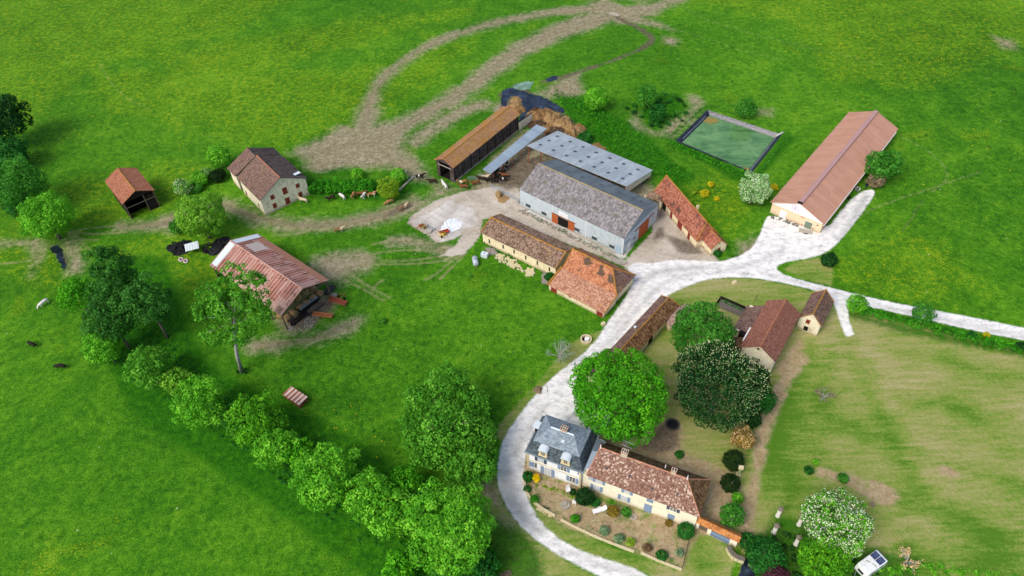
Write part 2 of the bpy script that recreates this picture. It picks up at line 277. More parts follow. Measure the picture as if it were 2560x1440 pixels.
for base in ([(905,335),(915,290),(925,255),(950,205),(985,168),(1040,130),(1110,96),(1200,66),(1300,44),(1420,26),(1500,20)], [(920,365),(985,330),(1060,285),(1140,242),(1210,190),(1275,140),(1340,102),(1420,70),(1530,42)], [(1030,512),(965,538),(880,556),(800,566),(735,563),(660,548),(600,532),(555,512)], [(930,350),(960,380),(1000,420),(1060,450)], [(900,350),(850,370),(780,385),(740,400)], [(430,556),(370,566),(300,568)], [(640,866),(700,861),(770,852),(840,830),(885,805)], [(1440,600),(1340,560),(1250,500),(1190,470)], [(1150,640),(1190,590),(1215,540),(1280,520)]):
    for o_ in (-5, 3): stroke(WHEEL, [(p[0]+o_*.7, p[1]+o_*.8) for p in base], .12)
# wet mud and dung; the patch behind the manor is painted lime-tree shadow
for a in ([(1215,445),(1245,420),(1300,395),(1350,385),(1395,410),(1330,440),(1300,475),(1260,478)], [(1245,235),(1290,205),(1345,235),(1405,272),(1420,290),(1340,290),(1260,280)], [(1618,600),(1645,560),(1665,568),(1668,590),(1640,612)], [(1640,500),(1660,480),(1680,505),(1665,545),(1640,560)],
          [(1645,1065),(1690,1052),(1700,1120),(1650,1140),(1590,1125)], [(700,810),(820,735),(840,760),(790,810),(745,835)], [(120,612),(150,605),(180,650),(175,680),(150,672)], [(1330,300),(1400,275),(1450,310),(1440,345),(1360,320)], [(1660,585),(1740,600),(1770,640),(1700,640)]): poly(MUD_SHADE, a, -.2)
stroke(MUD_SHADE, [(1538,42,1.0),(1565,55,1.2),(1600,72,1.3),(1640,98,1.4),(1600,125,.8),(1540,148,.8),(1470,172,.9),(1400,195,1.2),(1360,205,1)]); stroke(MUD_SHADE, [(962,545,.4),(1000,520,1.4),(1020,510,1)])
for a in [(1300,505),(1420,562),(1550,650)],: stroke(MUD_SHADE, a, .5)
# long lush growth
for a in ([(1380,225),(1420,225),(1560,300),(1600,320),(1690,410),(1740,440),(1700,470),(1650,440),(1560,400),(1440,330),(1420,285)], [(1655,340),(1690,345),(1880,440),(1960,330),(1990,345),(1890,460),(1830,450)], [(1620,240),(1700,232),(1712,270),(1690,295),(1660,315),(1600,290)],
          [(2105,772),(2200,800),(2330,830),(2430,852),(2560,880),(2560,892),(2400,862),(2250,830),(2110,790)], [(780,450),(945,450),(960,500),(860,500),(770,495)], [(780,395),(850,390),(880,440),(790,440)], [(960,430),(1060,440),(1075,462),(1010,490),(960,480)],
          [(1880,1390),(1935,1290),(2010,1300),(2150,1370),(2300,1400),(2300,1460),(1870,1460)], [(1010,600),(1060,590),(1120,615),(1060,598)]): poly(LUSH, a)
stroke(LUSH, [(330,700,8),(400,960,8),(560,1050,8),(760,1160,9),(960,1300,9),(1200,1440,10)])
for a in ([(0,0),(700,0),(600,60),(200,180),(60,300),(0,250)], [(1700,-20),(2560,-20),(2560,40),(2000,50)], [(60,560),(180,640),(130,700),(0,640)], [(440,560),(700,760),(520,700),(300,640)], [(860,190),(1150,120),(1080,180),(960,260),(860,300),(700,360),(520,300),(300,270),(240,190)], [(400,140),(900,60),(1150,30),(760,130),(520,210)], [(1990,60),(2560,0),(2560,90),(2300,200),(2100,190)], [(2130,690),(2300,600),(2400,700),(2300,720)], [(180,470),(300,440),(460,430),(420,520),(200,540)],
          [(1700,480),(1790,440),(1850,470),(1810,560),(1740,520)], [(820,330),(900,300),(870,345)]): poly(FLOW, a, 3)
# lined reservoir: the ground drops inside it
POND = [P(1770,276), P(1951,337), P(1878,430), P(1692,352)]
cen = sum(POND)/4; PS = np.full(PX.shape, -CL); poly(PS, POND, world=True)
Z = np.where(PS > .9, -1.6, np.where(PS > 0, -.6-1.0*PS, 0.0))
Z += 0.05*np.sin(PX*.13)*np.cos(PY*.11)*(PS < -3)*0
verts = np.stack([PX, PY, Z], 1)
idx = np.arange(NX*NY).reshape(NY, NX); Fq = np.stack([idx[:-1, :-1], idx[:-1, 1:], idx[1:, 1:], idx[1:, :-1]], -1).reshape(-1, 4)
def fm(S): return S[Fq].mean(1)
k = np.full(len(Fq), 0)
k[fm(LAWN) > 0] = 1; k[(fm(DIRT) > .2)] = 2; k[fm(SOIL) > 0] = 5; k[fm(YARD) > 0] = 3; k[fm(ROAD) > 0] = 4; k[fm(PS) > -.4] = 0
# ground material shared by every cut of the sheet
g = N('ground_cover', .95, .1); pos = g.pos()
big = g.noise(pos, .018, 4, .55); mid = g.noise(pos, .11, 6, .68, .6); fine = g.noise(pos, .75, 5, .75, .4); tiny = g.noise(pos, 3.2, 3, .8)
mixn = g.math('ADD', g.math('MULTIPLY', big, .20), g.math('ADD', g.math('MULTIPLY', mid, .24), g.math('ADD', g.math('MULTIPLY', fine, .34), g.math('MULTIPLY', tiny, .40))))
grass = g.ramp(mixn, [(.47, '#1e4c09'), (.53, '#2f630c'), (.58, '#3f7610'), (.63, '#528716'), (.70, '#709a22')])
tus = g.vor(g.mapv(pos, 30, (1, 1, 1)), .35); grass = g.mix(g.math('MULTIPLY', g.step(g.math('ADD', tus.outputs['Distance'], g.math('MULTIPLY', fine, .5)), .35, .62, .55, 0), g.step(mid, .4, .6)), grass, '#1c5206')
def lay(name, soft, amp, nz):
    a = g.math('ADD', g.attr(name), g.math('MULTIPLY', g.math('SUBTRACT', nz, .5), amp)); return g.step(a, -soft, soft)
warm = g.step(g.math('ADD', g.attr('flow'), g.math('MULTIPLY', g.math('SUBTRACT', mid, .5), 10)), -9, 9); grass = g.mix(g.math('MULTIPLY', warm, .20), grass, g.ramp(mixn, [(.5, '#4b7c10'), (.6, '#6d9618'), (.7, '#86a41f')]))
fl = g.math('MULTIPLY', g.step(g.math('ADD', g.attr('flow'), g.math('MULTIPLY', g.math('SUBTRACT', mid, .5), 26)), -4, 4), g.step(g.math('ADD', g.math('MULTIPLY', fine, .5), g.math('MULTIPLY', tiny, .5)), .50, .62))
cc = g.mix(g.math('MULTIPLY', fl, .6), grass, '#a5a20c')
fl2 = g.math('MULTIPLY', g.step(g.noise(pos, .06, 5, .6, .5), .60, .68), g.step(tiny, .52, .66)); cc = g.mix(g.math('MULTIPLY', fl2, .8), cc, '#b5ac12')
wv = g.vor(pos, .33); cc = g.mix(g.math('MULTIPLY', g.math('LESS_THAN', wv.outputs['Distance'], .05), g.step(mid, .5, .6)), cc, '#b9c89a')
# mown grass: hay-coloured swaths over green
s1 = g.noise(g.mapv(pos, 22, (.12, 1.1, 1)), 1.0, 5, .65, .3); s2 = g.noise(g.mapv(pos, 78, (.12, 1.0, 1), (9, 3, 0)), 1.0, 5, .65, .3); lb = g.noise(pos, .05, 3, .5)
sm = g.mix(g.step(lb, .42, .58), s1, s2); s3 = g.noise(g.mapv(pos, -35, (.14, 1.0, 1), (4, 8, 0)), 1.0, 5, .65, .3); sm = g.mix(g.step(g.noise(pos, .035, 3, .5), .46, .58), sm, s3)
sf = g.math('ADD', g.math('MULTIPLY', g.step(g.math('ADD', g.attr('verd'), g.math('MULTIPLY', g.math('SUBTRACT', mid, .5), 6)), -3, 3), -.10), g.math('ADD', g.math('ADD', g.math('MULTIPLY', sm, .36), .07), g.math('ADD', g.math('MULTIPLY', lb, .35), g.math('MULTIPLY', g.noise(pos, 1.6, 4, .8), .3))))
lawn = g.ramp(sf, [(.45, '#4f781e'), (.52, '#6f8a34'), (.57, '#87914a'), (.62, '#98965e'), (.70, '#a8a075')]); cc = g.mix(lay('lawn', .4, 1.6, fine), cc, lawn)
lushc = g.ramp(g.math('ADD', g.math('MULTIPLY', fine, .6), g.math('MULTIPLY', tiny, .4)), [(.38, '#123f05'), (.5, '#225f06'), (.64, '#3b7d0c')]); cc = g.mix(g.math('MULTIPLY', lay('lush', 1.0, 4, fine), .85), cc, lushc)
# trampled earth
tf = g.math('ADD', g.math('MULTIPLY', fine, .45), g.math('MULTIPLY', g.noise(pos, 2.2, 6, .85), .6))
dirt = g.ramp(tf, [(.38, '#5c503c'), (.48, '#82755d'), (.56, '#9d9077'), (.66, '#bdb29c')])
patch = g.math('ADD', g.attr('dirt'), g.math('ADD', g.math('MULTIPLY', g.math('SUBTRACT', mid, .52), 9), g.math('MULTIPLY', g.math('SUBTRACT', g.math('ADD', g.math('MULTIPLY', fine, .5), g.math('MULTIPLY', tiny, .5)), .5), 9)))
cc = g.mix(g.math('MULTIPLY', g.step(patch, -2.6, 2.2), .9), cc, dirt)
thin = g.step(g.math('ADD', g.attr('thin'), g.math('MULTIPLY', g.math('SUBTRACT', fine, .5), 1.2)), -.35, .25); cc = g.mix(g.math('MULTIPLY', thin, .55), cc, '#978c68')
cc = g.mix(g.math('MULTIPLY', g.step(g.math('ADD', g.attr('wheel'), g.math('MULTIPLY', g.math('SUBTRACT', fine, .5), 1.6)), -.5, .35), .5), cc, '#6c604a')
soil = g.ramp(tf, [(.38, '#7d6a4c'), (.5, '#a08b68'), (.58, '#b09d7c'), (.7, '#c2b291')]); cc = g.mix(g.math('MULTIPLY', g.step(g.math('ADD', g.attr('soil'), g.math('MULTIPLY', g.math('SUBTRACT', mid, .5), 5)), -.5, .8), g.step(g.noise(pos, .5, 5, .7), .34, .5, .35, 1)), cc, soil)
yard = g.ramp(g.math('ADD', g.math('MULTIPLY', mid, .4), g.math('MULTIPLY', tf, .6)), [(.4, '#938675'), (.48, '#aea290'), (.56, '#c2b8a8'), (.66, '#d0c8bb')]); cc = g.mix(lay('yard', .35, 1.3, fine), cc, yard)
br = g.n('TexBrick'); bv_ = g.n('VectorMath', operation='ADD'); nz_ = g.n('TexNoise'); nz_.inputs['Scale'].default_value = .15; g.l(pos, nz_.inputs['Vector']); sc2_ = g.n('VectorMath', operation='SCALE'); g.l(nz_.outputs['Color'], sc2_.inputs[0]); sc2_.inputs['Scale'].default_value = 3.0; g.l(g.mapv(pos, 40, (1, 1, 1)), bv_.inputs[0]); g.l(sc2_.outputs[0], bv_.inputs[1]); g.l(bv_.outputs[0], br.inputs['Vector']); br.inputs['Scale'].default_value = .12; br.inputs['Mortar Size'].default_value = .012; br.offset = 0
slab = g.mix(g.math('MULTIPLY', br.outputs['Fac'], .3), g.ramp(mid, [(.4, '#b3aba0'), (.6, '#d2cdc4')]), '#7d7669'); cc = g.mix(lay('stone', .3, 1.6, fine), cc, slab)
mud = g.ramp(tf, [(.38, '#37302a'), (.5, '#5a4e42'), (.66, '#7d6f5e')]); cc = g.mix(g.math('MULTIPLY', g.step(g.math('ADD', g.attr('mud'), g.math('MULTIPLY', g.math('SUBTRACT', mid, .5), 5)), -.5, 1.0), .8), cc, mud)  # this layer also colours the painted tree shadow behind the manor
rn = g.noise(g.mapv(pos, 35, (.6, 1, 1)), .8, 6, .7); road = g.ramp(g.math('ADD', g.math('MULTIPLY', rn, .6), g.math('MULTIPLY', tf, .4)), [(.38, '#a5a4a1'), (.46, '#d3d1cc'), (.55, '#eeebe5'), (.70, '#f6f3ee')])
cc = g.mix(g.math('MULTIPLY', lay('road', .28, .8, fine), 1), cc, road)
cc = g.mix(g.math('MULTIPLY', g.math('MULTIPLY', g.step(g.math('ADD', g.attr('rut'), g.math('MULTIPLY', g.math('SUBTRACT', fine, .5), 3)), -1.0, 1.2), .55), lay('road', .28, .8, fine)), cc, '#8f8e86')
g.col(cc); g.bump(g.math('ADD', g.math('MULTIPLY', fine, 1.0), g.math('MULTIPLY', tiny, .5)), .75, .35)
GM = g.m
LAY = dict(road=ROAD, dirt=DIRT, thin=THIN, lawn=LAWN, mud=MUD_SHADE, yard=YARD, soil=SOIL, lush=LUSH, verd=VERD, rut=RUT, wheel=WHEEL, flow=FLOW, stone=STONE)
def cut(name, sel, extra=False):
    fs = Fq[sel]; used = np.unique(fs); remap = np.zeros(NX*NY, int); remap[used] = np.arange(len(used)); V = verts[used]; F2 = remap[fs]; nV = len(V)
    exf = []
    if extra:
        x0, x1, y0, y1, B = gx[0], gx[-1], gy[0], gy[-1], 3500
        V = np.vstack([V, np.array([(x0, y0, 0), (x1, y0, 0), (x1, y1, 0), (x0, y1, 0), (-B, -B, 0), (B, -B, 0), (B, B, 0), (-B, B, 0)])])
        a = nV; exf = [(a+4, a+5, a+1, a), (a+5, a+6, a+2, a+1), (a+6, a+7, a+3, a+2), (a+7, a+4, a, a+3)]
        F2 = np.vstack([F2, np.array(exf)])
    me = bpy.data.meshes.new(name); me.vertices.add(len(V)); me.vertices.foreach_set('co', V.ravel().astype(np.float32))
    me.loops.add(F2.size); me.loops.foreach_set('vertex_index', F2.ravel().astype(np.int32)); me.polygons.add(len(F2))
    me.polygons.foreach_set('loop_start', np.arange(0, F2.size, 4, dtype=np.int32)); me.polygons.foreach_set('loop_total', np.full(len(F2), 4, np.int32))
    for kx, S in LAY.items():
        at = me.attributes.new(kx, 'FLOAT', 'POINT'); d_ = S[used]
        if extra: d_ = np.concatenate([d_, np.full(8, -CL)])
        at.data.foreach_set('value', d_.astype(np.float32))
    me.materials.append(GM); me.update(calc_edges=True); me.validate()
    o = bpy.data.objects.new(name, me); C.objects.link(o); tag(o, kind='structure'); return o
cut('ground', k == 0, True); cut('lawn', k == 1); cut('dirt_track', k == 2); cut('farmyard', k == 3); cut('road', k == 4); cut('garden_soil', k == 5)
# water
def ragged(pts, amp=.5, sub=6, px=True):
    A = [P(*p) for p in pts] if px else pts; out = []; r = random.Random(3)
    for a, b in zip(A, A[1:]+A[:1]):
        for i in range(sub):
            t = i/sub; out.append((a[0]+(b[0]-a[0])*t+r.uniform(-amp, amp), a[1]+(b[1]-a[1])*t+r.uniform(-amp, amp)))
    return out
wk = N('pond_water', .06, .6); n_ = wk.noise(wk.pos(), .16, 5, .6, 1.0); n2_ = wk.noise(wk.mapv(wk.pos(), 40, (.4, 1.5, 1)), .3, 4, .6, 1)
wk.col(wk.ramp(wk.math('ADD', wk.math('MULTIPLY', n_, .6), wk.math('MULTIPLY', n2_, .4)), [(.38, '#3f6a38'), (.5, '#557f49'), (.62, '#6b935a')])); wk.bump(wk.noise(wk.pos(), 1.5, 3), .08, .02)
ins = [cen+(p-cen)*.90 for p in POND]
tag(MB().face([(p[0], p[1], -.75) for p in ins]).build('water', wk.m), kind='structure')
bk = N('slurry', .1, .6); bk.col(bk.ramp(bk.noise(bk.pos(), .35, 5), [(.4, '#141923'), (.6, '#2b3442'), (.75, '#4a5563')]))
def pool(pts, mat_, z=.02, amp=.35): return tag(MB().face([(x, y, z) for x, y in ragged(pts, amp)]).build('water', mat_), kind='structure')
pool([(1256,228),(1275,218),(1300,226),(1318,232),(1345,240),(1372,250),(1408,270),(1412,282),(1380,276),(1345,276),(1330,282),(1310,300),(1296,310),(1300,285),(1306,262),(1296,242),(1276,240),(1262,268),(1252,262)], bk.m)
pool([(1362,200),(1378,190),(1396,190),(1392,198),(1372,206)], bk.m, amp=.2); pool([(124,620),(140,612),(152,618),(158,640),(165,662),(158,676),(146,650),(134,632)], bk.m, amp=.3)
pool([(1855,1400),(1880,1392),(1900,1400),(1890,1460),(1840,1460)], bk.m, amp=.3)
ak = N('algae_water', .4, .4); ak.col(ak.ramp(ak.noise(ak.pos(), .5, 5), [(.4, '#5a7a62'), (.6, '#7f9c86')])); pool([(1282,214),(1310,204),(1335,204),(1325,222),(1300,226),(1285,222)], ak.m, .03, .3)
# pond liner: black sheet banks with pale tubes standing in for the highlight stripe
lk = N('pond_sheet', .3, .5); lk.col(lk.ramp(lk.noise(lk.pos(), .8, 5), [(.4, '#15161d'), (.65, '#2d3040')])); lk.bump(lk.noise(lk.pos(), 1.6, 4), .5, .1)
root = empty('pond_liner', (cen[0], cen[1], 0), 0, 'black plastic liner round the rectangular green pond', 'pond liner'); mb = MB(); out = [cen+(p-cen)*1.03 for p in POND]; top = [cen+(p-cen)*1.0 for p in POND]; bot = [cen+(p-cen)*.85 for p in POND]
def rel(p, z): return (p[0]-cen[0], p[1]-cen[1], z)
for i in range(4):
    j = (i+1) % 4; seg = 14
    for a in range(seg):
        t0, t1 = a/seg, (a+1)/seg; L_ = lambda q, t: q[i]+(q[j]-q[i])*t
        wz = .06*math.sin(a*2.1+i); mb.face([rel(L_(out, t0), .03), rel(L_(out, t1), .03), rel(L_(top, t1), .16), rel(L_(top, t0), .16)]); mb.face([rel(L_(top, t0), .16), rel(L_(top, t1), .16), rel(L_(bot, t1), -1.25), rel(L_(bot, t0), -1.25)])
mb.build('sheet', lk.m, root)
tb = MB()
for i in (0, 1, 3):
    j = (i+1) % 4; q = [cen+(p-cen)*.94 for p in POND]; a0, a1 = (.02, .98) if i < 2 else (.1, .9)
    tb.tube([rel(q[i]+(q[j]-q[i])*(a0+(a1-a0)*t/8), -.36+.05*math.sin(t*2)) for t in range(9)], .05, 6)
tb.build('liner_highlight', plain('pale_highlight', '#a9afba', .5), root)
for nm, pts_ in (('north', [(1762,285),(1790,290),(1800,298),(1775,304),(1760,300)]), ('west', [(1700,352),(1725,358),(1728,366),(1712,370),(1698,360)]), ('south', [(1842,418),(1868,412),(1876,420),(1866,430)])):
    tag(MB().face([(x, y, -.72) for x, y in ragged(pts_, .25, 4)]).build('reed_bed', plain('dead_reed', '#8a7a3e', .95, .5, 2.5)), 'brown dead reed in the %s corner of the green pond' % nm, 'reeds', 'reeds in the pond', 'stuff')
# ---------------------------------------------------------------- foliage
def lift(h, s=1.75): c = lin(h); return (min(1, c[0]*s), min(1, c[1]*s), min(1, c[2]*s), 1)
FM = {}
def leaf_mat(key, dark, mid, light, trans=.35):
    if key in FM: return FM[key]
    k = N('foliage_'+key, .75, .18); v = k.attr('tone'); o = k.pos(); nz = k.noise(o, .55, 3, .6)
    f = k.math('ADD', k.math('MULTIPLY', v, .75), k.math('MULTIPLY', k.math('SUBTRACT', nz, .5), .55))
    k.col(k.ramp(f, [(.05, lift(dark)), (.45, lift(mid)), (.88, lift(light))]))
    tr = k.n('BsdfTranslucent'); k.l(k.b.inputs['Base Color'].links[0].from_socket, tr.inputs[0]); mx = k.n('MixShader'); mx.inputs[0].default_value = trans
    out = k.t.nodes['Material Output']; k.l(k.b.outputs[0], mx.inputs[1]); k.l(tr.outputs[0], mx.inputs[2]); k.l(mx.outputs[0], out.inputs[0])
    FM[key] = k.m; return k.m
PAL = dict(lime=('#235a08', '#3f840f', '#69aa1e'), bright=('#2f640f', '#50901b', '#85b838'), mid=('#1c5010', '#35701d', '#5a9434'), dark=('#0f3a10', '#1f5a1a', '#3a7c2c'), deep=('#0a260c', '#153d13', '#2a5a20'),
           ash=('#28590f', '#437d1b', '#70a437'), willow=('#3d6a12', '#5b8c22', '#86ad3c'), grey=('#48603a', '#64805a', '#8ba080'), poplar=('#183f10', '#2d5f1c', '#4c8030'), yew=('#0c2208', '#182f0d', '#2c4514'), yellow=('#a88a04', '#d0b20a', '#e8cf20'),
           gold=('#4d6a12', '#6b8a1a', '#8da62c'), hedge=('#194e08', '#2f740e', '#4f9a1a'), rust=('#4a4010', '#6a5a18', '#8a7a2a'), purple=('#301a22', '#46242e', '#5c3440'), white=('#8f9c66', '#cdd3ac', '#eceedc'), pink=('#8a7a50', '#c4a578', '#d8c09a'), blossomy=('#8fa870', '#c2cfa4', '#e3e8d2'), twig=('#5a4f3e', '#75684f', '#94866a'), lilacg=('#3f6a2c', '#6c9355', '#9db789'), flower=('#857f10', '#a39c14', '#bdb524'), red=('#4a3420', '#655038', '#7d6a4c'), fruit=('#2c5c10', '#44800f', '#68a020'))
def leafmat(c): return leaf_mat(c, *PAL[c])
def leaves(name, centers, radii, leaf, dens, mat, parent, seed=0, outw=None, squash=None, openness=.1, loose=1.0, flat=0):
    r = np.random.default_rng(seed+11); cs = np.asarray(centers, float); rs = np.asarray(radii, float); mid = cs.mean(0) if outw is None else np.asarray(outw, float)
    Ps, Ns, Ts = [], [], []
    for c, rad in zip(cs, rs):
        n = max(6, int(dens*12.6*rad*rad/(leaf*leaf)*1.25)); dv = r.normal(size=(n, 3)); dv /= np.linalg.norm(dv, axis=1)[:, None]
        od = c-mid; L = np.linalg.norm(od); od = od/L if L > 1e-6 else np.array([0, 0, 1.]); od = od+np.array([0, 0, .35]); od /= np.linalg.norm(od)
        dv = dv[(dv@od) > -.35]; n = len(dv); rr = rad*(1-np.abs(r.normal(0, .16*loose, n)))*(1+openness*r.normal(size=n)*.6)
        Ps.append(c+dv*rr[:, None]); Ns.append(dv*.75+od*.25+r.normal(size=(n, 3))*.42); Ts.append(np.clip(r.uniform(.05, .95)*.6+r.uniform(0, .38, n)+.05, 0, 1))
    Pn = np.vstack(Ps); Nn = np.vstack(Ns); Nn /= np.linalg.norm(Nn, axis=1)[:, None]; T = np.concatenate(Ts); n = len(Pn)
    ok = Pn[:, 2] > .05; Pn, Nn, T = Pn[ok], Nn[ok], T[ok]; n = len(Pn)
    a = np.cross(Nn, r.normal(size=(n, 3))); a /= np.linalg.norm(a, axis=1)[:, None]+1e-9; b = np.cross(Nn, a); s = (leaf*r.uniform(.55, 1.25, n)*.62)[:, None]; e = r.uniform(.55, .9, n)[:, None]
    V = np.stack([Pn-a*s, Pn+b*s*e-a*s*.1+Nn*s*.15, Pn+a*s, Pn-b*s*e+a*s*.1+Nn*s*.15], 1).reshape(-1, 3)
    me = bpy.data.meshes.new(name); me.vertices.add(4*n); me.vertices.foreach_set('co', V.ravel().astype(np.float32)); me.loops.add(4*n); me.loops.foreach_set('vertex_index', np.arange(4*n, dtype=np.int32)); me.polygons.add(n)
    me.polygons.foreach_set('loop_start', np.arange(0, 4*n, 4, dtype=np.int32)); me.polygons.foreach_set('loop_total', np.full(n, 4, np.int32))
    at = me.attributes.new('tone', 'FLOAT', 'FACE'); at.data.foreach_set('value', T.astype(np.float32)); me.materials.append(mat); me.update(calc_edges=True)
    o = bpy.data.objects.new(name, me); C.objects.link(o)
    if parent: o.parent = parent
    return o
def crown_clumps(R, Rz, zc, seed, lump=.30, n=None, lob=.22):
    r = np.random.default_rng(seed); n = n or int(np.clip(3.1/lump**2, 20, 190)); i = np.arange(n)+.5
    ph = np.arccos(1-1.72*i/n); th = math.pi*(1+5**.5)*i+r.uniform(0, 6); dv = np.stack([np.cos(th)*np.sin(ph), np.sin(th)*np.sin(ph), np.cos(ph)], 1)
    lobes = r.normal(size=(13, 3)); lobes[:, 2] = np.abs(lobes[:, 2])*.9; lobes /= np.linalg.norm(lobes, axis=1)[:, None]; bp = np.max(np.clip(dv@lobes.T, 0, 1)**7, 1); lf = 1.14-lob*1.5*(1-bp)+r.normal(0, .07, n)
    rad = R*r.uniform(lump*.7, lump*1.2, n)*(1 if R > 2.5 else 1.15); c = dv*(lf*(R-rad*.8))[:, None]; c[:, 2] *= Rz/R; c[:, 2] += zc
    return c, np.minimum(rad, 2.4)
BARK = plain('bark', '#6b6257', .95, .35, 3); GBARK = plain('grey_bark', '#9b9a94', .9, .3, 2)
def trunk(root, h, r0, limbs=5, spread=2.5, seed=0, mat=None, lean=(0, 0)):
    r = random.Random(seed); mb = MB(); mb.tube([(0, 0, -.1), (lean[0]*.3, lean[1]*.3, h*.35), (lean[0], lean[1], h)], [r0*1.25, r0, r0*.55], 9)
    for i in range(limbs):
        a = i*6.283/limbs+r.uniform(-.3, .3); z = h*r.uniform(.55, .95); e = spread*r.uniform(.6, 1)
        mb.tube([(lean[0]*z/h, lean[1]*z/h, z), (lean[0]+math.cos(a)*e*.5, lean[1]+math.sin(a)*e*.5, z+e*.45), (lean[0]+math.cos(a)*e, lean[1]+math.sin(a)*e, z+e*1.0)], [r0*.45, r0*.28, r0*.1], 6)
    return mb.build('trunk', mat or BARK, root, True)
ntree = [0]
def tree(name, label, cx, cy, rp, col, sq=1.0, th=1.5, leaf=.42, dens=1.0, lump=.3, group=None, cat=None, blossom=None, bd=.2, n=None, loose=1.0, lob=.28, nofill=False, tr=True):
    ntree[0] += 1; sd = ntree[0]*13
    s = depth(0, 0, 0); x, y = P(cx, cy, th+4); R = rp*depth(x, y, th+4)/FPX; zc = th+R*sq
    for _ in range(3): x, y = P(cx, cy, zc); R = rp*depth(x, y, zc)/FPX; zc = th+R*sq*.95
    root = empty(name, (x, y, 0), 0, label, cat or ('tree' if 'tree' in name else 'shrub'), group)
    lf = min(leaf, R*.28); c, rad = crown_clumps(R, R*sq, zc, sd, lump, n, lob)
    leaves('crown' if 'tree' in name else 'foliage', c, rad, lf, dens, leafmat(col), root, sd, (0, 0, zc-.3*R), openness=.12, loose=loose)
    if R > 2.2 and not nofill:  # inner foliage so the crown is not hollow
        ob = leaves('inner_foliage', [(0, 0, zc)]*1, [R*.72], lf*1.7, .9, leafmat(col), root, sd+1, (0, 0, zc-R), loose=1.6); ob.scale = (1, 1, sq); ob.location = (0, 0, zc*(1-sq))
    if blossom:
        bc, brd = c, rad*1.04; leaves('blossom', bc, brd, lf*.62, bd, leafmat(blossom), root, sd+2, (0, 0, zc-.3*R), loose=.35)
    if tr and R > .9: trunk(root, max(.5, zc-.2*R), max(.08, R*.055), 5 if R > 2 else 3, R*.5, sd)
    return root
ROW = 'trees along the ditch'
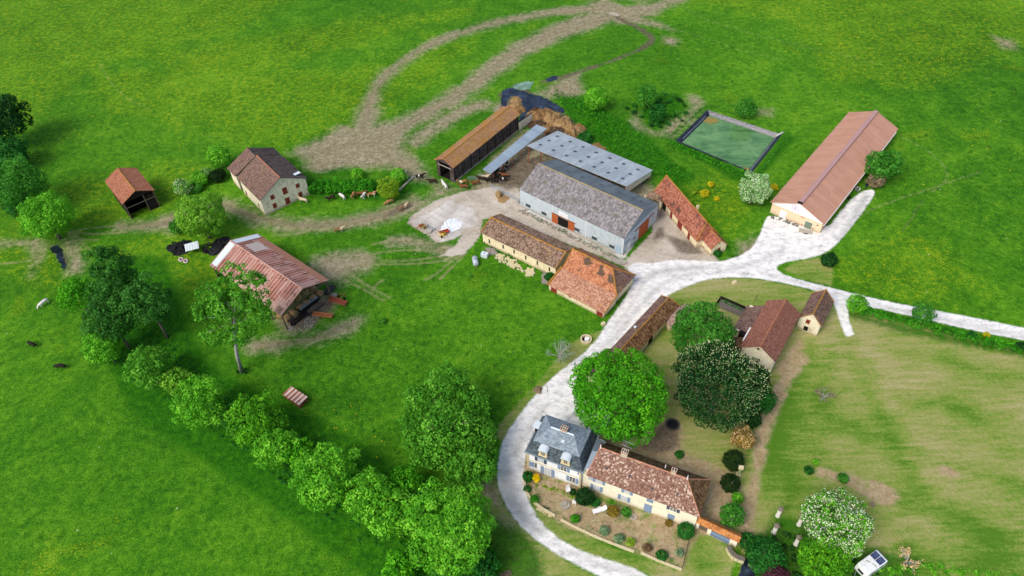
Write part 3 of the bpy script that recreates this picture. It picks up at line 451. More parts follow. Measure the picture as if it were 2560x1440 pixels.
T = [
 ('broadleaf_tree', 'dark leafy tree at the left edge, uppermost of its clump', 8, 300, 62, 'deep', 1.1, 1.5, .5, 1, .3, 'trees at the far left edge'),
 ('broadleaf_tree', 'low dark tree below the uppermost one at the left edge', 22, 385, 48, 'dark', .8, .8, .5, 1, .3, 'trees at the far left edge'),
 ('broadleaf_tree', 'large dull green rounded tree at the left edge above the brighter one', 48, 468, 68, 'mid', 1.0, 1.2, .37, 1, .26, 'trees at the far left edge'),
 ('broadleaf_tree', 'small grey-green tree wedged between two bigger trees at the left edge', 45, 515, 34, 'dark', 1.0, .3, .37, 1, .3, 'trees at the far left edge'),
 ('broadleaf_tree', 'bright green tree above the small dark ditch pool at left', 118, 545, 66, 'bright', .9, 1.2, .37, 1, .24, 'trees at the far left edge'),
 ('willow_tree', 'soft yellow-green willow beside the track and the black tyre heap', 503, 545, 62, 'willow', 1.0, .8, .32, 1.2, .2),
 ('shrub', 'green shrub on the left flank of the willow', 443, 567, 22, 'mid', 1, .1),
 ('round_tree', 'small round green tree behind the stone house at left', 546, 392, 27, 'bright', 1.05, .8, .36, 1.1, .25),
 ('elder_shrub', 'white-flowered shrub nearest the wooden shed, left of the stone house', 456, 470, 24, 'fruit', .8, 0, .3, 1, .3),
 ('shrub', 'light green shrub in the overgrown strip left of the stone house', 500, 446, 22, 'bright', .8, 0, .3, 1, .3),
 ('elder_shrub', 'shrub with white flower heads near the stone house corner', 515, 433, 16, 'fruit', .8, .4, .3, 1, .3),
 ('shrub', 'dark thicket with dead stems left of the stone house', 545, 440, 22, 'yew', .6, 0, .3, .9, .3),
 ('shrub', 'low bramble mound between shed and stone house', 490, 470, 18, 'mid', .5, 0, .3, .9, .3),
 ('lime_tree', 'bright fresh-green tree left of the dark poplars', 193, 740, 46, 'lime', 1.1, 1.2, .4, 1, .26, None),
 ('poplar_tree', 'tallest dark poplar of the left group, narrow top', 293, 692, 54, 'poplar', 2.2, 3, .45, 1, .28, 'dark poplars in the left field'),
 ('poplar_tree', 'broad dark poplar at the right of the left group', 374, 765, 60, 'poplar', 1.7, 2, .45, 1, .26, 'dark poplars in the left field'),
 ('poplar_tree', 'dark poplar in the middle front of the left group', 282, 805, 62, 'poplar', 1.35, 1.5, .45, 1, .26, 'dark poplars in the left field'),
 ('lime_tree', 'bright green tree under the dark poplars', 262, 868, 50, 'bright', 1.1, .5, .4, 1, .26, None),
 ('ditch_tree', 'blue-green tree at the upper left end of the ditch row', 374, 920, 52, 'ash', 1.0, .8, .37, 1, .24, ROW),
 ('ditch_tree', 'small pale tree second along the ditch row', 440, 955, 34, 'willow', 1.0, .4, .38, .9, .26, ROW),
 ('ditch_tree', 'bright tree third along the ditch row from the upper left', 508, 1008, 62, 'bright', 1.0, .8, .37, 1, .22, ROW),
 ('ditch_tree', 'broad yellow-green tree left of the rusty metal hay feeder', 640, 1062, 66, 'fruit', .9, .8, .37, 1, .22, ROW),
 ('ditch_tree', 'green tree overlapping the lower right of the yellow-green one', 690, 1118, 52, 'bright', .9, .6, .37, 1, .24, ROW),
 ('ditch_tree', 'small round-topped tree in the middle of the ditch row', 742, 1130, 34, 'lime', 1.1, .6, .4, 1, .26, ROW),
 ('ditch_tree', 'wide bright tree past the middle of the ditch row', 822, 1192, 76, 'bright', .9, .8, .37, 1, .2, ROW),
 ('ditch_tree', 'bushy tree left of the yellow-topped one in the ditch row', 928, 1240, 62, 'bright', .9, .8, .37, 1, .22, ROW),
 ('ditch_tree', 'yellow-topped small tree beside the big willow-like tree', 1015, 1205, 38, 'lime', 1.0, 1.2, .4, 1, .26, ROW),
 ('ditch_tree', 'dense green tree just above the largest lower one', 980, 1285, 60, 'bright', .9, .5, .37, 1, .22, ROW),
 ('ditch_tree', 'largest tree at the lower end of the ditch row', 1130, 1322, 104, 'bright', .95, 1, .37, 1, .17, ROW),
 ('ditch_tree', 'small bright tree cut by the lower frame edge', 1000, 1425, 42, 'lime', 1, .3, .37, 1, .28, ROW),
 ('ditch_tree', 'dark leafy tree cut by the lower frame edge, right of the small bright one', 1130, 1428, 58, 'mid', .8, .2, .37, 1, .28, ROW),
 ('ditch_tree', 'shaded low tree at the lower frame edge nearest the white road', 1205, 1418, 44, 'dark', .8, .2, .37, 1, .28, ROW),
 ('ditch_tree', 'sprawling branch crown under the big tree beside the white road', 1190, 1168, 52, 'ash', 1.1, 0, .42, .9, .28, ROW),
 ('ditch_tree', 'shaded low tree filling the gap left of the broad yellow-green tree', 575, 1040, 34, 'mid', 1.0, .2, .37, 1, .26, ROW),
 ('ditch_tree', 'low tree filling the gap below the wide bright tree', 775, 1165, 36, 'fruit', 1.0, .2, .37, 1, .26, ROW),
 ('ditch_tree', 'small tree between the wide bright tree and the bushy one', 880, 1215, 38, 'bright', 1.0, .2, .37, 1, .26, ROW),
 ('ditch_tree', 'low dark tree between the dense tree and the largest lower one', 1055, 1265, 42, 'mid', 1.0, .2, .37, 1, .26, ROW),
 ('poplar_tree', 'slender feathery poplar rising right of the tallest one', 330, 745, 42, 'poplar', 1.8, 2, .37, 1, .28, 'dark poplars in the left field'),
 ('poplar_tree', 'slender poplar leaning left at the back of the left group', 258, 752, 38, 'poplar', 1.8, 1.5, .37, 1, .28, 'dark poplars in the left field'),
 ('lime_tree', 'huge bright lime-green tree in the courtyard behind the slate-roofed house', 1543, 992, 120, 'lime', .75, 2.2, .37, 1.0, .15, None),
 ('walnut_tree', 'rich green tree behind the chestnut, between the long low roof and the brown barn', 1755, 834, 76, 'mid', .95, 1.8, .37, 1.1, .2),
 ('laurel_shrub', 'dark tall bush on the right side of the flowering chestnut', 1903, 1000, 34, 'dark', 1.2, 0, .3, 1.1, .28),
 ('laurel_shrub', 'dark shrub below the tall bush right of the chestnut', 1882, 1048, 24, 'deep', 1.2, 0, .3, 1.1, .3),
 ('round_tree', 'small dark yew between chestnut and brown barn wall', 1900, 950, 22, 'yew', 1.2, 0, .3, 1.1, .3),
 ('photinia_shrub', 'cream and pink tinged shrub above the clipped yews', 1858, 1096, 30, 'rust', .9, .2, .3, 1, .28),
 ('clipped_yew', 'upper clipped dark yew ball beside the stone pedestal', 1834, 1152, 24, 'yew', 1.1, 0, .2, 1.5, .3, 'clipped yew balls'),
 ('clipped_yew', 'lower clipped dark yew ball above the leafy laurel', 1826, 1208, 22, 'yew', 1.15, 0, .2, 1.5, .3, 'clipped yew balls'),
 ('shrub', 'light green sprig of shrub between yew ball and laurel', 1842, 1246, 15, 'bright', 1.0, 0, .28, 1.1, .3),
 ('laurel_shrub', 'tall glossy laurel right of the tiled house end', 1830, 1290, 29, 'mid', 1.5, 0, .34, 1.1, .25),
 ('hawthorn_tree', 'large round tree covered in white blossom by the caravan', 2090, 1312, 81, 'fruit', .85, 1.2, .34, 1.1, .17),
 ('bush_tree', 'dense dark green bush left of the white pillars, at the ditch', 1915, 1390, 50, 'dark', .7, 0, .3, 1.2, .2),
 ('bush_tree', 'olive green tree under the white blossom tree, at the lower frame edge', 2052, 1395, 68, 'fruit', .8, .6, .34, 1.1, .2),
 ('plum_tree', 'purple-leaved bush at the lower frame edge', 1938, 1440, 34, 'purple', .8, 0, .3, 1, .25),
 ('shrub', 'low green bush at the foot of the curved stone wall', 1866, 1352, 22, 'dark', .7, 0, .3, 1, .25),
 ('shrub', 'rough bush between curved wall and ditch pool', 1885, 1385, 20, 'mid', .7, 0, .3, 1, .25),
 ('lilac_tree', 'pale flowering tree left of the long pink-roofed barn', 1887, 474, 41, 'lilacg', 1.0, .6, .36, 1.2, .22),
 ('hazel_tree', 'dark green tree on the far side of the long pink-roofed barn', 2210, 415, 44, 'mid', .95, .5, .4, 1.1, .2),
 ('shrub', 'grey-brown budding shrub in front of the tree by the pink barn', 2190, 452, 22, 'twig', .9, 0, .34, .9, .25),
 ('round_shrub', 'dark round bush in the grass right of the road fork', 2073, 650, 19, 'deep', .9, 0, .32, 1.2, .25),
 ('hedge_shrub', 'bright shrub at the left end of the roadside hedge', 2143, 762, 25, 'bright', 1.0, 0, .32, 1, .28),
 ('hedge_shrub', 'taller open shrub in the middle of the roadside hedge', 2307, 785, 27, 'mid', 1.1, .2, .32, .9, .28),
 ('hedge_shrub', 'small dark shrub on the hedge beside the yellow broom', 2430, 838, 12, 'dark', .9, 0, .32, 1, .28),
 ('hedge_shrub', 'dark shrub at the right end of the roadside hedge', 2552, 868, 14, 'deep', .9, 0, .32, 1, .28),
 ('broom_shrub', 'yellow broom flowering on the roadside hedge', 2467, 838, 9, 'flower', .8, 0, .3, 1, .3),
 ('round_tree', 'single round bright tree in the meadow right of the slurry pool', 1490, 248, 28, 'bright', 1.0, .6, .37, 1.1, .22),
 ('round_tree', 'dark round tree on the planted mound, upper one', 1619, 241, 25, 'mid', 1.1, .4, .4, 1.1, .24),
 ('round_tree', 'round tree on the planted mound, lower one', 1643, 283, 21, 'dark', 1.1, .3, .4, 1.1, .24),
 ('willow_tree', 'spiky green young tree on the bank above the green pond', 1865, 272, 26, 'mid', 1.0, .3, .36, .8, .26),
 ('round_shrub', 'small round shrub behind the long hedge by the cows', 893, 436, 15, 'bright', 1.0, 0, .34, 1, .26),
 ('round_shrub', 'green shrub by the concrete beam near the dark wooden barn', 996, 440, 20, 'bright', .9, 0, .34, 1, .26),
 ('acacia_tree', 'airy yellow-green small tree at the right end of the hedge', 970, 474, 30, 'gold', .9, .4, .34, .8, .24),
 ('round_shrub', 'dark bush beside the manure heap and the corrugated grey roof', 1462, 345, 17, 'dark', .8, 0, .36, 1.1, .26),
 ('broom_shrub', 'yellow broom between the pale flowering tree and the pink barn', 1936, 468, 10, 'flower', .7, 0, .34, .9, .3),
 ('broom_shrub', 'yellow broom bush behind the narrow red-roofed barn, upper one', 1777, 461, 9, 'flower', .7, 0, .34, .9, .3),
 ('broom_shrub', 'larger yellow broom bush behind the narrow red-roofed barn', 1762, 484, 12, 'flower', .6, 0, .34, .9, .3),
 ('shrub', 'loose yellowish shrub beside the larger broom behind the red roof', 1735, 478, 12, 'gold', .6, 0, .34, .7, .3),
 ('broom_shrub', 'small yellow broom low behind the narrow red-roofed barn', 1792, 497, 8, 'flower', .6, 0, .34, .9, .3),
 # manor garden
 ('round_shrub', 'dark low shrub at the left corner of the slate-roofed house', 1320, 1192, 16, 'dark', .8, 0, .24, 1.2, .3),
 ('flowering_shrub', 'rounded shrub in brilliant yellow flower by the house wall', 1341, 1195, 11, 'yellow', .8, .1, .22, 1.3, .3),
 ('round_shrub', 'big dark green shrub between the two halves of the manor house', 1461, 1243, 23, 'deep', .9, 0, .26, 1.2, .26),
 ('round_shrub', 'small dark shrub beside the upright white chair', 1432, 1230, 10, 'deep', .9, 0, .24, 1.2, .3),
 ('round_shrub', 'green shrub to the right of the big dark one at the house', 1488, 1256, 15, 'dark', .7, 0, .24, 1.1, .3),
 ('round_shrub', 'russet green ball shrub right of the white sun lounger', 1533, 1278, 17, 'rust', .9, 0, .24, 1.1, .28),
 ('round_shrub', 'green shrub beside the russet one against the house', 1566, 1281, 15, 'mid', .7, 0, .24, 1.1, .28),
 ('round_shrub', 'bright clipped shrub inside the curved garden wall at left', 1336, 1248, 12, 'hedge', .9, 0, .22, 1.3, .3),
 ('round_shrub', 'bright round shrub on the lower garden wall in the middle', 1438, 1296, 13, 'hedge', .9, 0, .22, 1.3, .3),
 ('lavender_shrub', 'grey lavender-like shrub along the lower garden wall', 1511, 1328, 15, 'grey', .6, 0, .22, 1, .3),
 ('lavender_shrub', 'second grey-green shrub further right on the lower garden wall', 1548, 1346, 15, 'grey', .6, 0, .22, 1, .3),
 ('dry_shrub', 'thin yellowish shrub on the lower garden wall', 1577, 1356, 15, 'gold', .6, 0, .22, .5, .3),
 ('dry_shrub', 'reddish brown dry shrub near the garden steps', 1618, 1370, 15, 'red', .6, 0, .22, .7, .3),
 ('round_shrub', 'green clump at the bottom right of the garden terrace', 1655, 1388, 16, 'dark', .6, 0, .22, .9, .3),
 ('round_shrub', 'dark shrub at the right end of the tiled house front', 1714, 1328, 21, 'dark', .9, 0, .26, 1.1, .28),
 ('round_shrub', 'brownish small shrub under the last ground-floor shutters', 1672, 1308, 11, 'rust', .8, 0, .24, .9, .3),
 ('round_shrub', 'grey-green shrub beside the iron rail at the terrace end', 1700, 1382, 12, 'grey', .7, 0, .24, .9, .3),
 ('round_shrub', 'low green shrub in the dark earth behind the manor house', 1698, 1136, 11, 'dark', .6, 0, .24, .9, .3),
 ('round_shrub', 'dark low bush inside the curved wall beside the road bend', 1318, 1222, 11, 'dark', .6, 0, .24, .9, .3),
 ('garden_shrub', 'left one of two dark shrubs in the mown orchard field', 2022, 1176, 12, 'dark', .7, 0, .26, 1, .3),
 ('garden_shrub', 'right one of two dark shrubs in the mown orchard field', 2108, 1196, 14, 'mid', .6, 0, .26, .9, .3),
 ('garden_shrub', 'paler low shrub above the two dark ones in the mown field', 2040, 1155, 9, 'bright', .6, 0, .26, .8, .3),
 ('round_shrub', 'small bush at the foot of the little annex gable by the road', 1793, 633, 10, 'dark', .8, 0, .26, 1.1, .3),
 ('small_shrub', 'lone round weed bush in the pasture right of the rusty barn', 958, 802, 9, 'mid', .7, 0, .26, 1, .3),
 ('round_shrub', 'green bush growing against the big red-tiled barn corner', 1374, 692, 12, 'dark', .8, 0, .28, 1, .3),
]
for t in T:
    t = list(t)
    if t[0] == 'ditch_tree': t[4] *= 1.13
    if 950 < 0: pass
    if t[0] in ('round_shrub', 'lavender_shrub', 'dry_shrub') and t[3] > 1180 and t[4] < 20: t[4] *= .85
    a = list(t)+[None]*(12-len(t)); kw = {}
    if 'white blossom' in a[1] and a[0] == 'hawthorn_tree': kw = dict(blossom='white', bd=.34)
    if a[0] == 'elder_shrub': kw = dict(blossom='white', bd=.16)
    if a[0] == 'lilac_tree': kw = dict(blossom='blossomy', bd=.30)
    if a[0] == 'photinia_shrub': kw = dict(blossom='pink', bd=.45)
    if 'clipped' in a[0]: kw = dict(loose=.2, lob=.05, tr=False)
    if 'round' in a[0]: kw = dict(lob=.1)
    if 'ditch_tree' in a[0]: kw = dict(lob=.34, loose=1.4)
    if 'poplar' in a[0]: kw = dict(lob=.42, loose=1.6)
    if a[0] in ('lime_tree', 'walnut_tree') and a[4] > 70: kw = dict(lob=.17)
    tree(a[0], a[1], a[2], a[3], a[4], a[5], a[6] or 1, a[7] or 0, a[8] or .36, a[9] or 1, a[10] or .28, a[11], **kw)
# chestnut with white candles
ch = tree('chestnut_tree', 'very large dark green chestnut covered in white flower candles', 1793, 967, 106, 'deep', .8, 2.2, .37, 1.0, .13, lob=.12)
bm_ = ch.children[0]
def candles(root, n, seed):
    cr = [c for c in bpy.data.objects if c.parent == root and c.name.startswith('crown')][0]; me = cr.data; nv = len(me.vertices); V = np.empty(nv*3, np.float32); me.vertices.foreach_get('co', V); V = V.reshape(-1, 4, 3).mean(1)
    c0 = V.mean(0); dd = np.linalg.norm(V-c0, axis=1); r = np.random.default_rng(seed); cand = V[V[:, 2] > c0[2]-2.5]; pick = cand[r.choice(len(cand), min(n, len(cand)), replace=False)]
    mb = MB()
    for p in pick:
        d_ = (p-c0); d_ /= np.linalg.norm(d_); q = p+d_*.15; h = r.uniform(.18, .3); s = .07
        mb.add([(q[0]-s, q[1], q[2]), (q[0]+s*.5, q[1]-s, q[2]), (q[0]+s*.5, q[1]+s, q[2]), (q[0]+d_[0]*.15, q[1]+d_[1]*.15, q[2]+h)], [(0, 1, 3), (1, 2, 3), (2, 0, 3), (0, 2, 1)])
    mb.build('blossom', plain('candle_bloom', '#b4c48c', .8, .3), root, recalc=False)
candles(ch, 2600, 5)
# the big ash tree made of several masses in one crown
x, y = P(1120, 1065, 6); ash = empty('ash_tree', (x, y, 0), 0, 'huge loose ash tree left of the road bend by the slate-roofed house', 'tree')
cl, rd = [], []
for (cx, cy, rp, z0) in [(1120,965,62,9.5),(1060,1000,52,8),(1175,1010,50,8),(1048,1075,56,6.5),(1120,1065,78,8),(1190,1085,52,6),(1080,1130,56,4.5),(1160,1135,56,4.5),(1150,1185,42,2.6),(1210,1140,34,3.5)]:
    px_, py_ = P(cx, cy, z0); R = rp*depth(px_, py_, z0)/FPX; c, r_ = crown_clumps(R, R*.9, z0, cx, .34, 26, .3); c[:, 0] += px_-x; c[:, 1] += py_-y; cl.append(c); rd.append(r_)
leaves('crown', np.vstack(cl), np.concatenate(rd), .42, .85, leafmat('ash'), ash, 77, (0, 0, 3), openness=.25, loose=1.3); trunk(ash, 8, .55, 8, 5.5, 4)
# tall bare-stemmed tree in front of the rusty barn
x, y = P(604, 930); tt = empty('tall_tree', (x, y, 0), 0, 'tall thin-crowned tree with long bare grey trunk in front of the rusty-roofed barn', 'tree')
cl, rd = [], []
for (cx, cy, rp, z0) in [(590,700,50,20),(540,740,52,18),(630,750,50,18),(570,770,60,16.5),(505,780,34,16),(655,790,34,16),(600,830,46,14),(540,840,40,13.5),(645,700,26,19)]:
    px_, py_ = P(cx, cy, z0); R = rp*depth(px_, py_, z0)/FPX; c, r_ = crown_clumps(R, R*.8, z0, cx, .30, 20, .35); c[:, 0] += px_-x; c[:, 1] += py_-y; cl.append(c); rd.append(r_*.8)
CC = np.vstack(cl); leaves('crown', CC, np.concatenate(rd)*1.15, .42, .85, leafmat('ash'), tt, 78, tuple(CC.mean(0)), openness=.4, loose=1.9)
top = CC.mean(0); mb = MB(); mb.tube([(0, 0, -.1), (top[0]*.15, top[1]*.15, 5), (top[0]*.5, top[1]*.5, 11), (top[0], top[1], 16.5)], [.42, .33, .28, .12], 10)
for c in CC[::9]: mb.tube([(top[0]*.6, top[1]*.6, 12), (top[0]*.7+c[0]*.3, top[1]*.7+c[1]*.3, (13+c[2])/2), tuple(c)], [.12, .08, .03], 5)
mb.build('trunk', GBARK, tt, True)
tag(leaves('ivy_bush', [(x+.6, y-.2, .4), (x-.4, y, .3)], [.8, .6], .3, 1, leafmat('deep'), None, 3), 'dark ivy bush at the foot of the tall bare-stemmed tree', 'shrub')
# leafless / grey trees
def bare(label, px, py, h, seed, col='grey', n=22, sp=2.2):
    x, y = P(px, py); r = random.Random(seed); root = empty('bare_tree', (x, y, 0), 0, label, 'tree'); mb = MB(); mb.tube([(0, 0, 0), (0, 0, h*.4)], [.14, .11], 7); tips = []
    for i in range(n):
        a = r.uniform(0, 6.28); e = sp*r.uniform(.5, 1); z = h*r.uniform(.5, 1); q = (math.cos(a)*e, math.sin(a)*e, z); mb.tube([(0, 0, h*.35), (q[0]*.4, q[1]*.4, h*.35+(z-h*.35)*.6), q], [.07, .05, .02], 5); tips.append(q)
        for j in range(3): t = (q[0]+r.uniform(-.6, .6), q[1]+r.uniform(-.6, .6), q[2]+r.uniform(-.2, .5)); mb.tube([(q[0]*.7, q[1]*.7, q[2]*.85), t], [.035, .015], 4); tips.append(t)
    mb.build('trunk', GBARK, root); leaves('crown', tips, [.35]*len(tips), .2, .18, leafmat(col), root, seed, (0, 0, h*.4), loose=2); return root
bare('grey half-bare lichen-covered tree left of the white road', 1398, 905, 4.2, 1, 'grey', 26, 2.6); bare('small bare fruit tree alone in the mown field', 2055, 1000, 2.6, 2, 'twig', 14, 1.7)
bare('pale wispy dry shrub tree right of the caravan', 2265, 1408, 1.8, 3, 'pink', 18, 1.8); bare('half-bare old fruit tree beside the pillared ditch pool', 1905, 1405, 2.4, 8, 'twig', 10, 1.2)
# hedges
def hedge(name, label, line, wid, hgt, col, leaf=.34, dens=1.1, seed=1, group=None, var=.15, step_=.75):
    W_ = [P(*p) for p in line]; x0, y0 = W_[0]; root = empty(name, (x0, y0, 0), 0, label, 'hedge', group); r = np.random.default_rng(seed); cs, rs = [], []
    for a, b in zip(W_[:-1], W_[1:]):
        L = np.linalg.norm(b-a); n = max(2, int(L/step_)); d_ = (b-a)/L; nn = np.array([-d_[1], d_[0]])
        for i in range(n):
            for s in (np.linspace(-.5, .5, max(1, int(wid/.8))) if wid > 1 else [0]):
                q = a+d_*L*i/n+nn*s*(wid-.7)+r.normal(0, .12, 2); h = hgt*(1+r.normal(0, var)); rad = min(.75, hgt*.55)*r.uniform(.8, 1.15)
                cs.append((q[0]-x0, q[1]-y0, h-rad*.7)); rs.append(rad)
                if hgt > 1.2: cs.append((q[0]-x0, q[1]-y0, max(.4, h*.45))); rs.append(rad*1.05)
    leaves('foliage', cs, rs, leaf, dens, leafmat(col), root, seed, (np.mean([c[0] for c in cs]), np.mean([c[1] for c in cs]), -4)); return root
hedge('hedge', 'long dense green hedge behind the row of cows by the stone house', [(778,478),(850,476),(940,478)], 3.0, 2.4, 'hedge', seed=2)
hedge('hedge', 'low green hedge along the chalk road at right', [(2150,782),(2250,806),(2330,826),(2450,856),(2570,884)], 1.8, 1.2, 'hedge', seed=3, dens=1.0)
hedge('hedge', 'reedy bank of long grass along the near side of the green pond', [(1676,362),(1780,408),(1880,448)], 2.2, .9, 'hedge', .3, .7, 5)
hedge('hedge', 'rough grass fringe on the right side of the green pond', [(1892,440),(1968,345)], .9, .5, 'mid', .3, .7, 6)
hedge('hedge', 'rough grass fringe on the far side of the green pond', [(1768,262),(1850,290),(1950,322)], .9, .5, 'mid', .3, .6, 7)
hedge('hedge', 'bushy strip along the left side of the green pond', [(1668,345),(1752,272)], 1.4, .7, 'mid', .3, .7, 8)
hedge('hedge', 'overgrown ditch bank between slurry pool and meadow', [(1385,232),(1440,262),(1500,300),(1560,345)], 2.4, .8, 'hedge', .34, .6, 9, var=.4)
hedge('hedge', 'clipped box hedge around the small stacked-wood enclosure', [(1806,757),(1858,782)], .7, 1.0, 'dark', .24, 1.2, 10)
hedge('hedge', 'low green weeds at the foot of the stable wall', [(1210,612),(1250,632),(1292,650)], .7, .5, 'dark', .24, .9, 11)
hedge('hedge', 'dark planting along the inside of the curved garden wall', [(1345,1262),(1368,1276),(1388,1290)], .6, .5, 'dark', .22, .9, 12)
hedge('hedge', 'grey-green border along the lower terrace wall', [(1452,1312),(1480,1326),(1500,1336)], .6, .4, 'grey', .22, .8, 13)
hedge('hedge', 'green border at the lower right terrace edge', [(1640,1385),(1690,1412)], .9, .5, 'mid', .22, .8, 14)
# planted mound
r = np.random.default_rng(12); pr = [P(1570,262), P(1600,232), P(1680,228), P(1708,250), P(1704,272), P(1670,305), P(1650,325), P(1600,318), P(1572,292)]; mc = sum(pr)/len(pr); mnd = 0
for i in range(46):
    a = r.uniform(0, 6.28); q = mc+np.array([math.cos(a)*8.6, math.sin(a)*9.0])*math.sqrt(r.uniform(.02, 1)); R = r.uniform(.5, 1.1)
    root = empty('mound_shrub', (q[0], q[1], 0), 0, 'small dark shrub planted on the round mound left of the pond', 'shrub', 'shrubs planted on the mound'); mnd += 1
    leaves('foliage', [(0, 0, R*.5), (R*.4, 0, R*.4), (-R*.3, R*.3, R*.4)], [R*.7, R*.5, R*.5], .3, .9, leafmat(['deep', 'dark', 'mid', 'dark'][i % 4]), root, i, (0, 0, -1))
# weeds and tussocks: uncountable, one object per stand
def weeds(label, polyp, n, col, s=.35, seed=0, leaf=.26, d=.8):
    A = [P(*p) for p in polyp]; A = np.array(A); r = np.random.default_rng(seed); lo, hi = A.min(0), A.max(0); cs = []
    while len(cs) < n:
        q = r.uniform(lo, hi); ins = False
        for i in range(len(A)):
            a, b = A[i], A[(i+1) % len(A)]
            if (a[1] > q[1]) != (b[1] > q[1]) and q[0] < (b[0]-a[0])*(q[1]-a[1])/(b[1]-a[1]+1e-12)+a[0]: ins = not ins
        if ins: cs.append((q[0], q[1], .05))
    o = leaves('weeds', cs, list(r.uniform(.4, 1.2, n)*s), leaf, d, leafmat(col), None, seed, (0, 0, -400)); tag(o, label, 'weeds', kind='stuff'); return o
weeds('lush tussocks of dark grass on the bank between barns and pond', [(1390,232),(1560,300),(1690,410),(1740,445),(1690,470),(1560,400),(1430,310)], 420, 'hedge', .5, 1)
weeds('dark grass tussocks scattered over the right meadow', [(1480,130),(2050,40),(2560,60),(2560,700),(2150,680),(2000,600),(2250,330),(2000,260),(1700,210)], 160, 'dark', .34, 2)
weeds('dark grass tussocks scattered over the left meadow', [(60,50),(1100,60),(900,240),(700,360),(560,360),(280,400),(160,500),(80,380)], 120, 'mid', .32, 3)
weeds('tussocks in the pasture in front of the rusty-roofed barn', [(700,860),(900,720),(1160,680),(1480,820),(1330,980),(900,1180),(640,960)], 220, 'mid', .30, 4)
weeds('rank grass at the foot of the ditch trees', [(330,760),(560,960),(760,1100),(1000,1200),(1240,1330),(1200,1440),(950,1400),(600,1120),(400,1000),(250,900)], 500, 'dark', .4, 5)
weeds('yellow flowering weeds dotted over the pastures', [(60,250),(1100,60),(1160,100),(560,380),(300,460),(60,560)], 260, 'flower', .16, 6, .2, .5)
weeds('yellow flowering weeds in the right meadow', [(1700,60),(2560,10),(2560,700),(2100,690),(2300,400),(2000,200)], 220, 'flower', .16, 7, .2, .5)
weeds('yellow weeds in the central pasture', [(440,960),(900,1000),(1000,1160),(760,1120),(420,900)], 60, 'flower', .18, 8, .2, .5)
weeds('green weeds sprouting along the base of the grey barn', [(1300,520),(1560,648),(1556,655),(1296,528)], 70, 'mid', .22, 9, .2)
weeds('dark nettles round the ditch pool at lower right', [(1870,1360),(1960,1330),(2140,1390),(2200,1440),(1880,1450)], 140, 'deep', .5, 10)
weeds('green tufts at the border of the manor terrace', [(1322,1208),(1400,1232),(1480,1270),(1470,1262),(1400,1222)], 50, 'gold', .25, 11, .2)
weeds('tall grass at the right end of the frame bottom', [(2180,1425),(2340,1410),(2560,1440),(2200,1440)], 90, 'bright', .4, 12)
# ---------------------------------------------------------------- building kit
M_ = {}
TAN = wallm('lime_render', '#e6d8b2', '#b59f78'); CREAM = wallm('cream_render', '#e8deC2', '#aa9c7c'); WHITE = wallm('white_render', '#eff1f2', '#c9c6ba', '#b5a98c', (.58, .8)); GREYW = wallm('fibre_cement_wall', '#bcc6ca', '#8d979a', '#7e8272', (.5, .75))
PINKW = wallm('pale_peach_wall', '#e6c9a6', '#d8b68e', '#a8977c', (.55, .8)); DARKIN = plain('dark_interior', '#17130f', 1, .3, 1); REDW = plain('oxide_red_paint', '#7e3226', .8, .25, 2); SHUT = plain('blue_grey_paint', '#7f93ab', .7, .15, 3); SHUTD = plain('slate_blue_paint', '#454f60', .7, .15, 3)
ORD = plain('orange_door_paint', '#a9582f', .75, .2, 2); WHP = plain('white_paint', '#e4e4e0', .6, .08, 2); STN = plain('pale_stone', '#cdbf98', .9, .2, 3); GLASS = plain('window_glass', '#23282c', .12, .3, 1, 0, .6); TIMB = plain('weathered_timber', '#6a5c4e', .9, .35, 2); LICH = plain('orange_lichen_tile', '#a9782a', .95, .45, 1.6, c2='#8f6a4a'); RIDGE = plain('clay_ridge', '#a8694c', .9, .3, 2.5, c2='#c29a6a'); GALV = plain('galvanised_steel', '#9aa4ab', .45, .15, 2, .5)
RUSTM = plain('rusty_steel', '#8a4f36', .85, .35, 3, c2='#6a3626'); BLK = plain('black_rubber', '#15151a', .7, .4, 4); ZINC = plain('zinc_sheet', '#ccd6da', .45, .1, 1.5); CONC = plain('old_concrete', '#a8a293', .95, .2, 2, c2='#857f70'); SLATEF = plain('lead_flashing', '#7d8b96', .5, .2, 2)
